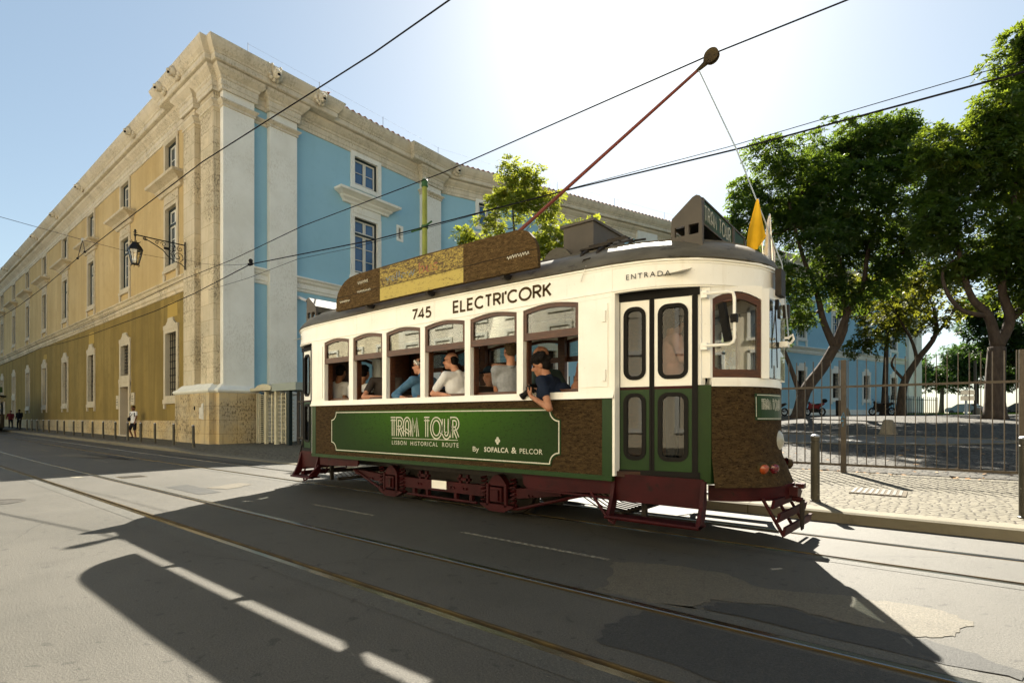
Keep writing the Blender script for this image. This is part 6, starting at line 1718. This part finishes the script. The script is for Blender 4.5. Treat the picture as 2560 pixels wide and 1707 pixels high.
MT['needle'] = leafmat("pine_needles", (0.014, 0.036, 0.007), (0.031, 0.062, 0.010), (0.099, 0.186, 0.019), .5)
def leaves(blobs, per, mat, parent, L=.22, Wd=.085, frond=.5, droop=.5, seed=1, nl=14, shell=.45):
    rnd = random.Random(seed); V = []; F = []
    g = rnd.gauss; u = rnd.uniform
    for (c, r) in blobs:
        if not isinstance(r, tuple): r = (r, r, r*.8)
        cnt = int(per*(r[0]*r[1]*r[2])**(2/3)/4)
        subs = []
        for k in range(max(4, int(r[0]*4))):   # smaller clumps inside the lobe give it light and dark masses
            v = Vector((g(0, 1), g(0, 1), g(0, 1))).normalized(); subs.append((Vector((v.x*r[0]*.66, v.y*r[1]*.66, v.z*r[2]*.66)), u(.38, .6)))
        for k in range(cnt):
            sc, sr = rnd.choice(subs)
            v = Vector((g(0, 1), g(0, 1), g(0, 1))).normalized()*(u(shell, 1)**.5)
            p = Vector(c)+sc+Vector((v.x*r[0]*sr, v.y*r[1]*sr, v.z*r[2]*sr))
            a = u(0, 6.283); d = Vector((math.cos(a), math.sin(a), u(-.5, .5)))
            out = Vector((v.x, v.y, v.z*.3)); d = (d*.6+out*.8).normalized()
            fl = frond*u(.6, 1.2); side = d.cross(Vector((0, 0, 1)))
            if side.length < .1: continue
            side.normalize(); up = side.cross(d)
            tw = u(-.9, .9)
            side, up = side*math.cos(tw)+up*math.sin(tw), up*math.cos(tw)-side*math.sin(tw)
            for i in range(nl):
                s = (i+1)/nl; q = p+d*fl*s+Vector((0, 0, -droop*fl*s*s))
                sg = 1 if i % 2 else -1
                l = (side*sg*.8+d*.45+Vector((g(0, .25), g(0, .25), g(0, .25)-.15))).normalized()*L*u(.7, 1.15)
                w = l.cross(up+Vector((g(0, .3), g(0, .3), g(0, .3))))
                if w.length < 1e-5: continue
                w = w.normalized()*Wd*.5
                n = len(V); V += [tuple(q), tuple(q+l*.5+w), tuple(q+l), tuple(q+l*.5-w)]; F.append((n, n+1, n+2, n+3))
    mb = MB(); mb.v = V; mb.f = F; mb.m = [0]*len(F)
    o0 = worig(parent); me = bpy.data.meshes.new("crown")
    me.from_pydata([(x-o0.x, y-o0.y, z-o0.z) for x, y, z in V], [], F); me.materials.append(mat)
    ob = bpy.data.objects.new("crown", me); COL.objects.link(ob); ob.parent = parent
    return ob
def tree(name, label, base, trunks, blobs, per, leaf, seed, group=None, twig=.05, **kw):
    t = thing(name, label, "tree", base, group)
    rnd = random.Random(seed); mb = MB(); nodes = []
    for pts, r0, r1 in trunks:
        P = [Vector(p) for p in pts]; Q = []; rs = []
        for i in range(len(P)-1):
            for k in range(4):
                s = k/4; q = P[i]+(P[i+1]-P[i])*s
                p0 = P[max(i-1, 0)]; p3 = P[min(i+2, len(P)-1)]
                q = .5*((2*P[i])+(P[i+1]-p0)*s+(2*p0-5*P[i]+4*P[i+1]-p3)*s*s+(3*P[i]-p0-3*P[i+1]+p3)*s**3)
                Q.append(q)
        Q.append(P[-1]); m = len(Q)
        rs = [r0+(r1-r0)*i/(m-1) for i in range(m)]
        if pts[0][2] <= base[2]+.1: rs[0] *= 1.45; rs[1] *= 1.12
        mb.tube(Q, rs, 9); nodes += list(zip(Q[m//3:], rs[m//3:]))
    for c, r in blobs:
        c = Vector(c); rr = r[0] if isinstance(r, tuple) else r
        below = [nd for nd in nodes if nd[0].z < c.z+.5] or nodes
        q, rad = min(below, key=lambda nd: (nd[0]-c).length)
        mid = (q+c)/2+Vector((rnd.uniform(-.5, .5), rnd.uniform(-.5, .5), rnd.uniform(-.5, .1)))*rr*.4
        a = min(rad*.6, .16); mb.tube([q, (q+mid)/2+Vector((0, 0, -.1*rr)), mid, c], [a, a*.8, a*.6, a*.3], 6)
        for k in range(6):
            v = Vector((rnd.gauss(0, 1), rnd.gauss(0, 1), abs(rnd.gauss(0, 1))-.3)).normalized()*rr*.85
            mb.tube([c+(mid-c)*.3, c+v*.5+Vector((0, 0, .08*rr)), c+v], [a*.4, a*.25, a*.1], 5)
    mk("trunk", mb, MT['bark'], t, smooth=True)
    leaves(blobs, per, MT[leaf], t, seed=seed, **kw)
    return t
B1 = [((-8.0, 33.3, 14.6), 1.5), ((-8.6, 32.8, 12.4), 1.7), ((-8.4, 32.9, 10.1), 1.6), ((-6.9, 34.2, 16.6), 1.9), ((-5.8, 35.0, 14.6), 2.1), ((-4.2, 36.3, 17.2), 2.2), ((-2.6, 37.6, 17.8), 1.9), ((-1.0, 38.4, 17.9), 1.8), ((-1.3, 38.0, 15.6), 2.0), ((-3.6, 36.8, 14.4), 2.3), ((-5.6, 35.2, 11.9), 2.2), ((-7.0, 34.2, 9.0), 1.5), ((-3.8, 36.6, 11.8), 2.1), ((-2.0, 38.0, 12.8), 2.0), ((-1.2, 38.7, 11.0), 1.3), ((-7.6, 33.4, 7.4), 1.1), ((-5.0, 35.5, 9.4), 1.3), ((-6.5, 35.5, 13.2), 1.8), ((-4.6, 37.5, 16), 1.8), ((-8.7, 32.8, 7.6), 1.2), ((-9.0, 32.5, 6.0), .9), ((-7.2, 33.9, 6.4), .9), ((-3.4, 37, 8.7), 1.2), ((-2.2, 37.9, 9.7), 1.3), ((-6.0, 34.8, 7.4), 1.0)]
tree("shade_tree", "large dark green tree with a leaning forked trunk, nearest the tram front", (-6.2, 34.7, 1.33), [
    ([(-6.2, 34.7, 1.2), (-5.85, 35.0, 2.9), (-5.05, 35.65, 4.3), (-4.5, 36.05, 5.5)], .36, .27),
    ([(-4.5, 36.05, 5.5), (-5.0, 35.7, 7.0), (-5.3, 35.5, 8.6), (-6.0, 35.0, 11), (-6.6, 34.4, 14)], .22, .07),
    ([(-4.5, 36.05, 5.5), (-3.9, 36.5, 7.5), (-3.2, 37.1, 9.0), (-2.9, 37.3, 11.5), (-2.2, 37.8, 15)], .22, .06),
    ([(-5.1, 35.6, 4.2), (-4.0, 36.4, 6.5), (-4.2, 36.4, 9.5), (-4.4, 36.3, 13)], .2, .07),
    ([(-6.0, 34.9, 2.4), (-6.6, 34.4, 4.6), (-7.2, 33.9, 6.5), (-7.8, 33.4, 9)], .15, .05)], B1, 760, 'leaf_a', 11)
B3 = [((.6, 32.5, 14.2), 1.3), ((1.9, 33.5, 15.0), 1.5), ((3.0, 34.4, 16.0), 1.6), ((3.6, 34.7, 18.3), 1.5), ((3.1, 34.3, 16.9), 1.2), ((1.0, 32.8, 12.4), 1.5), ((2.4, 33.9, 12.9), 1.7), ((3.6, 34.7, 13.2), 1.8), ((1.0, 32.8, 10.3), 1.4), ((2.5, 34, 10.2), 1.6), ((3.6, 34.8, 10.4), 1.7), ((.2, 32.1, 12.9), 1.2), ((1.7, 33.4, 8.3), 1.0), ((3.6, 34.6, 7.6), 1.3), ((.0, 32.0, 11.0), 1.0), ((5.2, 35.8, 18.5), 2.2), ((5.4, 36, 15.5), 2.3), ((5.6, 36, 12), 2.4), ((7.5, 37, 14), 2.8), ((7.2, 36.6, 17.8), 2.6), ((5.2, 35.5, 9), 2.0), ((1.0, 33.0, 8.9), 1.1), ((3.0, 34.3, 8.8), 1.2), ((3.9, 34.9, 6.5), 1.0), ((.2, 32.2, 9.6), 1.0), ((3.7, 34.7, 19.6), 1.1), ((2.2, 33.7, 14.0), 1.5)]
tree("shade_tree", "tall dark tree with a thick upright twisted trunk behind the railing", (2.34, 33.9, 1.3), [
    ([(2.34, 33.9, 1.15), (2.36, 33.9, 3.2), (2.42, 33.95, 4.7)], .42, .34),
    ([(2.42, 33.95, 4.7), (2.1, 33.7, 6.2), (1.5, 33.2, 7.0), (1.1, 32.9, 8.6), (.7, 32.6, 11.5)], .24, .06),
    ([(2.42, 33.95, 4.7), (2.9, 34.3, 6.0), (2.6, 34.1, 7.6), (2.9, 34.3, 9.8), (3.2, 34.5, 14)], .26, .07),
    ([(2.9, 34.3, 6.0), (3.8, 35, 7.2), (4.6, 35.4, 9.5), (5.4, 36, 13)], .2, .07),
    ([(2.1, 33.7, 6.2), (1.2, 33, 6.4), (.6, 32.5, 7.2), (.4, 32.4, 8.3), (.9, 32.7, 8.9)], .13, .04)], B3, 820, 'leaf_b', 12)
B2 = [((-1.2, 46.4, 9.4), 1.6), ((-2.6, 45.3, 10.6), 1.5), ((.2, 47.4, 10.6), 1.6), ((-.2, 47.0, 8.3), 1.2), ((-2.2, 45.7, 8.6), 1.1), ((1.4, 48.2, 9.4), 1.3), ((-.9, 46.5, 12), 1.7)]
tree("shade_tree", "slim curving tree with sparse yellowing leaves between the two big dark trees", (-1.73, 45.95, 1.5), [
    ([(-1.73, 45.95, 1.35), (-1.55, 46.1, 3.7), (-.8, 46.7, 5.4), (.2, 47.5, 7.2), (.1, 47.3, 9)], .30, .10),
    ([(-1.45, 46.2, 3.9), (-2.2, 45.6, 5.0), (-2.0, 45.8, 5.8)], .11, .05), ([(-.8, 46.7, 5.4), (-1.2, 46.4, 7.0), (-2.4, 45.4, 9.5)], .13, .05), ([(.0, 47.35, 6.9), (1.0, 48, 8.4), (1.4, 48.2, 9.6)], .12, .05)], B2, 170, 'leaf_o', 13, L=.26, Wd=.13)
BY = [((-.6, 56.6, 12.5), 2.0), ((-5.2, 53.6, 11.5), 1.8), ((-3.2, 55, 13), 2.2), ((-1.8, 56.2, 11), 2.1), ((-3.8, 54.6, 10.2), 2.0), ((-4.4, 54.1, 8), 1.8), ((-2.3, 55.7, 8.6), 1.8)]
tree("shade_tree", "autumn yellow tree glowing between the dark trees in front of the far blue wall", (-3.2, 55, 1.55), [([(-3.2, 55, 1.4), (-3.1, 55, 5), (-3.0, 55.2, 9)], .3, .12)], BY, 170, 'leaf_o', 14, L=.3, Wd=.15)
BS = [((-14.9, 18.8, 12.0), .75), ((-14.1, 19.45, 11.8), .6), ((-15.3, 18.5, 11.0), .85), ((-14.5, 19.1, 10.7), 1.0), ((-15.7, 18.2, 10.1), .75), ((-14.7, 19, 9.4), 1.25), ((-13.6, 19.8, 10.5), .8), ((-16.6, 17.4, 9.9), .5), ((-16.3, 17.6, 9.1), .7), ((-15.4, 18.4, 8.5), 1.1), ((-13.8, 19.7, 9.0), 1.1), ((-12.9, 20.4, 9.7), .6), ((-13.2, 20.1, 8.4), 1.0), ((-14.6, 19.0, 7.4), 1.3), ((-13, 20, 7), 1.1), ((-16, 18, 7.5), .9), ((-12.3, 20.9, 9.9), .6), ((-12.5, 20.7, 8.7), .8), ((-12.2, 20.9, 7.4), .8), ((-15.1, 18.6, 12.7), .5), ((-14.3, 19.3, 12.6), .45), ((-13.7, 19.7, 11.6), .55)]
tree("young_tree", "young tree with sunlit yellow green leaves in front of the blue wall behind the tram", (-14.5, 19, .48), [([(-14.5, 19, .3), (-14.55, 19, 4), (-14.6, 19, 7), (-14.9, 18.8, 10), (-15.0, 18.8, 12)], .12, .025), ([(-14.55, 19, 5), (-13.9, 19.5, 7.5), (-13.5, 19.8, 10)], .06, .02), ([(-14.55, 19, 5.5), (-15.4, 18.4, 7.5), (-16.3, 17.6, 9.3)], .05, .015)], BS, 1000, 'leaf_y', 15, L=.155, Wd=.07, frond=.38, droop=.25, nl=12)
def pine(label, base, h, w, seed):
    rnd = random.Random(seed); b = Vector(base)
    blobs = [((b.x+rnd.uniform(-w, w)*.8, b.y+rnd.uniform(-w, w)*.5, b.z+h*rnd.uniform(.5, .9)), (rnd.uniform(.35, .55)*w, rnd.uniform(.35, .55)*w, .16*h)) for k in range(11)]
    return tree("pine_tree", label, base, [([tuple(b), (b.x+.1, b.y, b.z+h*.4), (b.x-.1, b.y, b.z+h*.75)], .3, .12)], blobs, 260, 'needle', seed, L=.55, Wd=.14, frond=.5, droop=-.2, nl=9)
pine("round topped pine beyond the square, nearest the end of the blue building", (1.0, 94.5, 1.75), 9.2, 4.4, 21)
pine("round topped pine beyond the square, second from the blue building", (4.8, 97.5, 1.75), 9.4, 4.4, 22)
pine("broad distant pine beyond the square, behind the lamp post and sign post", (9.5, 100, 1.75), 10, 4.6, 23)
pine("tall dark pine beyond the square behind the thick twisted trunk", (7.2, 70, 1.7), 11.5, 4.6, 24)
pine("low pine filling the gap under the big right hand tree", (16, 104, 1.75), 9, 5, 25)
# ------------------------------------------------------------------ things on the square
MT['granite'] = stone("rough_concrete", (.19, .155, .10), (.24, .20, .13), (.06, .05, .035), None, damt=.5)
for lab, u, p, s in (("rough concrete cone standing in the shade of the square behind the railing", -1.25, 23.6, 1.0), ("rough concrete cone near the blue wall to the right of the red motorcycle", -5.05, 46.6, 1.1), ("rough concrete cone far off beside the sign post", 3.3, 66.0, 1.2)):
    mb = MB(); mb.lathe((u, p, TZ(p)), [(.30*s, -.05), (.30*s, .0), (.275*s, .05), (.16*s, .50*s), (.12*s, .53*s), (.02, .54*s)], 18); tag(mk("concrete_cone", mb, MT['granite'], loc=(u, p, TZ(p)), smooth=40), lab, "bollard", "concrete cones on the square")
MT['bike_red'] = M("motorcycle_red", (.22, .012, .01), rough=.3, coat=.4)
MT['tyre'] = M("tyre_rubber", (.015, .015, .015), rough=.8)
def motorcycle(label, u, p, ang, body, box=True):
    z = TZ(p); o = Vector((u, p, z)); Q = Matrix.Rotation(R(ang), 3, 'Z')
    T = lambda x, y, zz: o+Q @ Vector((x, y, zz))
    t = thing("motorcycle", label, "motorcycle", (u, p, z))
    for x in (-.70, .70):
        mb = MB(T); mb.tube([(x+.25*math.cos(a), 0, .31+.25*math.sin(a)) for a in [i*.3142 for i in range(21)]], .06, 8, False); w = mk("wheel", mb, MT['tyre'], t, smooth=True)
        mb = MB(T); mb.tube([(x, -.05, .31), (x, .05, .31)], .07, 10)
        for k in range(5): mb.tube([(x, 0, .31), (x+.2*math.cos(k*1.257), 0, .31+.2*math.sin(k*1.257))], .015, 5)
        mk("rim", mb, MT['boll_cap'], w)
    mb = MB(T); mb.prism([(.55, .62), (.48, .98), (.28, .92), (.1, .80), (-.1, .80), (-.75, .98), (-.85, .88), (-.45, .66), (-.3, .5), (.3, .42)], -.10, .10, lambda x, zz, y: (x, y, zz)); mb.ell((.12, 0, .82), (.26, .14, .12), 12, 8); mk("fairing", mb, MT[body], t, smooth=50)
    mb = MB(T); mb.box(-.3, .3, -.14, .14, .26, .58); mb.tube([(-.2, -.13, .3), (-.75, -.15, .42)], .05, 8); mb.tube([(.70, .07, .31), (.48, .07, .95)], .025, 6); mb.tube([(.70, -.07, .31), (.48, -.07, .95)], .025, 6); mb.tube([(-.70, .06, .31), (-.2, .06, .42)], .03, 6); mk("engine", mb, MT['blackm'], t)
    mb = MB(T); mb.ell((-.35, 0, .87), (.36, .13, .07), 12, 7); mk("seat", mb, MT['rubber'], t, smooth=True)
    mb = MB(T); mb.tube([(.42, -.36, 1.02), (.46, 0, 1.0), (.42, .36, 1.02)], .018, 6); mb.tube([(.46, .2, 1.02), (.48, .25, 1.18)], .01, 5); mb.ell((.48, .27, 1.2), (.03, .07, .04), 8, 5); mb.ell((.56, 0, .98), (.05, .1, .14), 8, 6); mk("handlebar", mb, MT['rubber'], t)
    if box: mb = MB(T); mb.ell((-.88, 0, 1.12), (.20, .22, .16), 12, 8); mk("top_box", mb, MT['rubber'], t, smooth=True)
    return t
motorcycle("red motorcycle with a black top box parked by the far blue wall", -6.95, 45.6, 142, 'bike_red')
motorcycle("black motorcycle parked behind the slim tree by the far blue wall", -2.9, 47.6, 150, 'blackm', False)
motorcycle("dark motorcycle mostly hidden behind the front end of the tram", -9.3, 43.8, 160, 'blackm', False)
mb = MB(); mb.lathe((-5.6, 47.6, TZ(47.6)), [(.2, 0), (.24, .05), (.26, 1.15), (.22, 1.2), (.05, 1.2)], 12); tag(mk("litter_bin", mb, MT['blackm'], loc=(-5.6, 47.6, TZ(47.6)), smooth=40), "narrow black litter bin beside the red motorcycle", "bin")
t = thing("railing", "low black railing around the far corner of the blue building", "railing", (-1.5, 68, TZ(68)))
mb = MB()
for i in range(26): q = FS.P(54.5+i*.55, -1.6); mb.box(q[0]-.03, q[0]+.03, q[1]-.03, q[1]+.03, 1.6, 4.0)
q0, q1 = FS.P(54.5, -1.6), FS.P(68.3, -1.6)
for z in (2.0, 3.6): mb.tube([(*q0, z), (*q1, z)], .035, 5)
mk("bars", mb, MT['void'], t)
t = thing("sign_post", "grey sign post with small plates far off in the square", "sign post", (3.0, 62, TZ(62)))
mb = MB(); mb.tube([(3.0, 62, 1.5), (3.0, 62, 6.4)], .10, 8); mk("post", mb, MT['boll'], t)
mb = MB(); mb.box(2.0, 2.95, 61.85, 61.9, 2.9, 3.3); mb.box(2.0, 2.95, 61.85, 61.9, 3.4, 3.8); mk("plate", mb, MT['boll_cap'], t)
t = thing("lamp_post", "pale slender lamp post in front of the distant pines", "lamp post", (3.0, 78, TZ(78)))
mb = MB(); mb.tube([(3.0, 78, 1.7), (3.0, 78, 4.6)], [.14, .10], 8); mk("post", mb, MT['white_pl'], t)
MT['car_d'] = M("car_dark_paint", (.02, .022, .03), rough=.25, coat=.5)
def car(label, u, p, ang):
    z = TZ(p); o = Vector((u, p, z)); Q = Matrix.Rotation(R(ang), 3, 'Z'); T = lambda x, y, zz: o+Q @ Vector((x, y, zz))
    t = thing("parked_car", label, "car", (u, p, z))
    mb = MB(T); mb.prism([(-2.1, .35), (-2.15, .75), (-1.9, .95), (-1.3, 1.0), (-.7, 1.42), (.7, 1.45), (1.5, 1.02), (2.05, .92), (2.1, .4)], -.85, .85, lambda x, zz, y: (x, y*(1 if zz < 1.05 else .82), zz)); mk("body", mb, MT['car_d'], t, smooth=30)
    for x in (-1.3, 1.3):
        mb = MB(T); mb.tube([(x, -.88, .32), (x, .88, .32)], .32, 16); mk("wheel", mb, MT['tyre'], t, smooth=40)
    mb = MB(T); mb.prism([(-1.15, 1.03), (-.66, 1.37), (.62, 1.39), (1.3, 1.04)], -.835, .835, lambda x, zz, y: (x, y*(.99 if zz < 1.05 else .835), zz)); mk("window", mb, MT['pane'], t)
car("dark parked car seen between distant trunks beyond the square", 3.6, 92, -35)
car("second dark parked car further right beyond the square, by the big trunk", 9.0, 90, -35)
MT['grass'] = M("grass_green", (.06, .11, .015), (.10, .15, .02), 3, .9)
mb = MB(); rnd = random.Random(3)
for i in range(9000):
    u, p = rnd.uniform(-3, 22), rnd.uniform(79, 93); a = rnd.uniform(0, 3.14); h = rnd.uniform(.08, .26); w = .05
    mb.add([(u-w*math.cos(a), p-w*math.sin(a), TZ(p)-.01), (u+w*math.cos(a), p+w*math.sin(a), TZ(p)-.01), (u+rnd.uniform(-.05, .05), p, TZ(p)+h)], [(0, 1, 2)])
g = mk("grass", mb, MT['grass']); struct(g, "stuff")
mb = MB(); mb.add([(-4, 78.5, TZ(78.5)+.012), (24, 78.5, TZ(78.5)+.012), (24, 95, TZ(95)+.012), (-4, 95, TZ(95)+.012)], [(0, 1, 2, 3)]); struct(mk("lawn", mb, MT['grass']))
# fallen leaves
MT['dry'] = M("dry_leaf", (.30, .13, .03), (.22, .14, .05), 20, .8)
mb = MB(); rnd = random.Random(8)
for i in range(420):
    if i < 150: u, p = rnd.uniform(-12, 6), rnd.uniform(13.0, 13.5); z = .17
    else: u, p = rnd.uniform(-10, 8), rnd.uniform(13.6, 24); z = TZ(p)+.012
    a = rnd.uniform(0, 6.3); s = rnd.uniform(.03, .075); c, q = math.cos(a)*s, math.sin(a)*s
    mb.add([(u-c, p-q, z+.005), (u+q*.5, p-c*.5, z+.02), (u+c, p+q, z+.012), (u-q*.5, p+c*.5, z+.002)], [(0, 1, 2, 3)])
struct(mk("fallen_leaves", mb, MT['dry']), "stuff")
# ------------------------------------------------------------------ distant tram
t = thing("tram", "dark distant tram standing far down the shaded street", "tram", (-64, 6.7, .16))
pc = 6.28+.0105*36+.02; zz = .15
def dpl(x0, s): return [(x0-8, pc-1.2*s), (x0-1.0, pc-1.2*s), (x0-.3, pc-.8*s), (x0, pc), (x0-.3, pc+.8*s), (x0-1.0, pc+1.2*s), (x0-8, pc+1.2*s)]
mb = MB(); mb.pxy(dpl(-59.8, 1), zz+.35, zz+1.5); mk("body", mb, MT['greyp'], t)
mb = MB(); mb.pxy(dpl(-59.85, .99), zz+2.55, zz+2.92); 
for q in dpl(-59.85, .98)[1:-1]: mb.box(q[0]-.06, q[0]+.06, q[1]-.06, q[1]+.06, zz+1.5, zz+2.55)
mk("window_frame", mb, MT['cream'], t)
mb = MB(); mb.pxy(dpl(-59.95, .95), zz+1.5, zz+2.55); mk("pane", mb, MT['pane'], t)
mb = MB(); mb.pxy(dpl(-59.6, 1.08), zz+2.92, zz+3.05); mb.pxy(dpl(-60.2, .75), zz+3.05, zz+3.3); mk("roof", mb, MT['rubber'], t)
mb = MB(); mb.box(-60.5, -60.1, pc-.7, pc+1.0, zz+3.3, zz+3.75); mk("destination_box", mb, MT['green'], t)
mb = MB(); mb.pxy(dpl(-59.7, .9), zz+.1, zz+.35); mk("bumper", mb, MT['rubber'], t)
mb = MB(); mb.pxy([(-59.77, pc+.1), (-60.06, pc+.84), (-60.05, pc+.84), (-59.74, pc+.1)], zz+.75, zz+1.35); mk("advert_panel", mb, MT['white_pl'], t)
# ------------------------------------------------------------------ buildings across the street, behind the camera
MT['w_cream'] = plaster("cream_plaster_across", (0.667, 0.594, 0.435), (0.725, 0.652, 0.493), (0.435, 0.362, 0.261), .3, .4)
MT['w_beige'] = plaster("pale_plaster_across", (0.754, 0.711, 0.609), (0.812, 0.768, 0.667), (0.435, 0.392, 0.290), .3, .4)
MT['w_rose'] = plaster("ochre_plaster_across", (0.667, 0.522, 0.304), (0.725, 0.580, 0.362), (0.435, 0.319, 0.189), .3, .4)
def across(label, u0, u1, h, mat, floors, n):
    t = thing("apartment_building", label, "building", ((u0+u1)/2, -11, 0))
    mb = MB(); mb.box(u0, u1, -22, -11, -.3, h); mk("wall", mb, MT[mat], t)
    mb = MB(); mb.sweep([(u1, -11.0), (u0, -11.0)], [(0, h-.5), (.2, h-.4), (.5, h-.1), (.55, h+.05), (0, h+.1)]); mk("cornice", mb, MT['st_p'], t)
    mb = MB(); mb.pyz([(-10.4, h), (-16.5, h+2.6), (-22.4, h)], u0, u1); mk("roof", mb, MT['tile'], t)
    wm = MB(); ring(wm, -.55, .55, 0, 2.0, .18, -.08, .1); w0 = mk("window", wm, MT['st_p'], t, local=True)
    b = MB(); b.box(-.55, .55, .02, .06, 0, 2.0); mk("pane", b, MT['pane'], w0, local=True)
    b = MB(); b.box(-.03, .03, -.0, .019, 0, 2); b.box(-.55, .55, -.0, .019, 1.3, 1.36); mk("sash", b, MT['sash'], w0, local=True)
    first = True; fh = (h-1)/floors
    for f in range(floors):
        for k in range(n):
            o = w0 if first else copy_tree(w0, t); first = False
            x = u0+(u1-u0)*(k+.5)/n; o.location = (x-(u0+u1)/2, 0, .9+f*fh); o.rotation_euler = (0, 0, math.pi)
across("pale apartment block across the street, facing the tram side", -26, -10, 12.5, 'w_beige', 4, 6)
across("cream apartment block with a red tiled roof across the street, behind the camera", -10, 6, 10.5, 'w_cream', 3, 6)
across("ochre apartment block across the street, behind the camera on the right", 6, 24, 13.5, 'w_rose', 4, 7)
across("cream apartment block across the street, facing the ochre building", -52, -26, 13, 'w_cream', 4, 9)
t = thing("apartment_building", "cream house with red tiled roof and chimney facing along the street", "building", (34, -4, 0))
mb = MB(); mb.box(34, 48, -16, 3.5, -.3, 10); mk("wall", mb, MT['w_cream'], t)
mb = MB(); mb.pxz([(33.4, 10), (41, 12.6), (48.4, 10)], -16.4, 3.9); mk("roof", mb, MT['tile'], t)
mb = MB(); mb.box(37, 38, -3, -2, 10, 13.5); mk("chimney", mb, MT['w_cream'], t)
for f in range(3):
    for k in range(6):
        y = -14+3.1*k; z = 1+3.1*f; mb = MB(); mb.box(33.88, 34.02, y-.75, y-.55, z-.2, z+2.2); mb.box(33.88, 34.02, y+.55, y+.75, z-.2, z+2.2); mb.box(33.88, 34.02, y-.75, y+.75, z+2.0, z+2.25); mb.box(33.8, 34.02, y-.8, y+.8, z-.2, z); w0 = mk("window", mb, MT['st_p'], t)
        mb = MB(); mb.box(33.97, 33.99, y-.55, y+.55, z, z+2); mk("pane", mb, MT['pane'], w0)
sheet("pavement", -11, -6.6, .12, MT['calcada'])
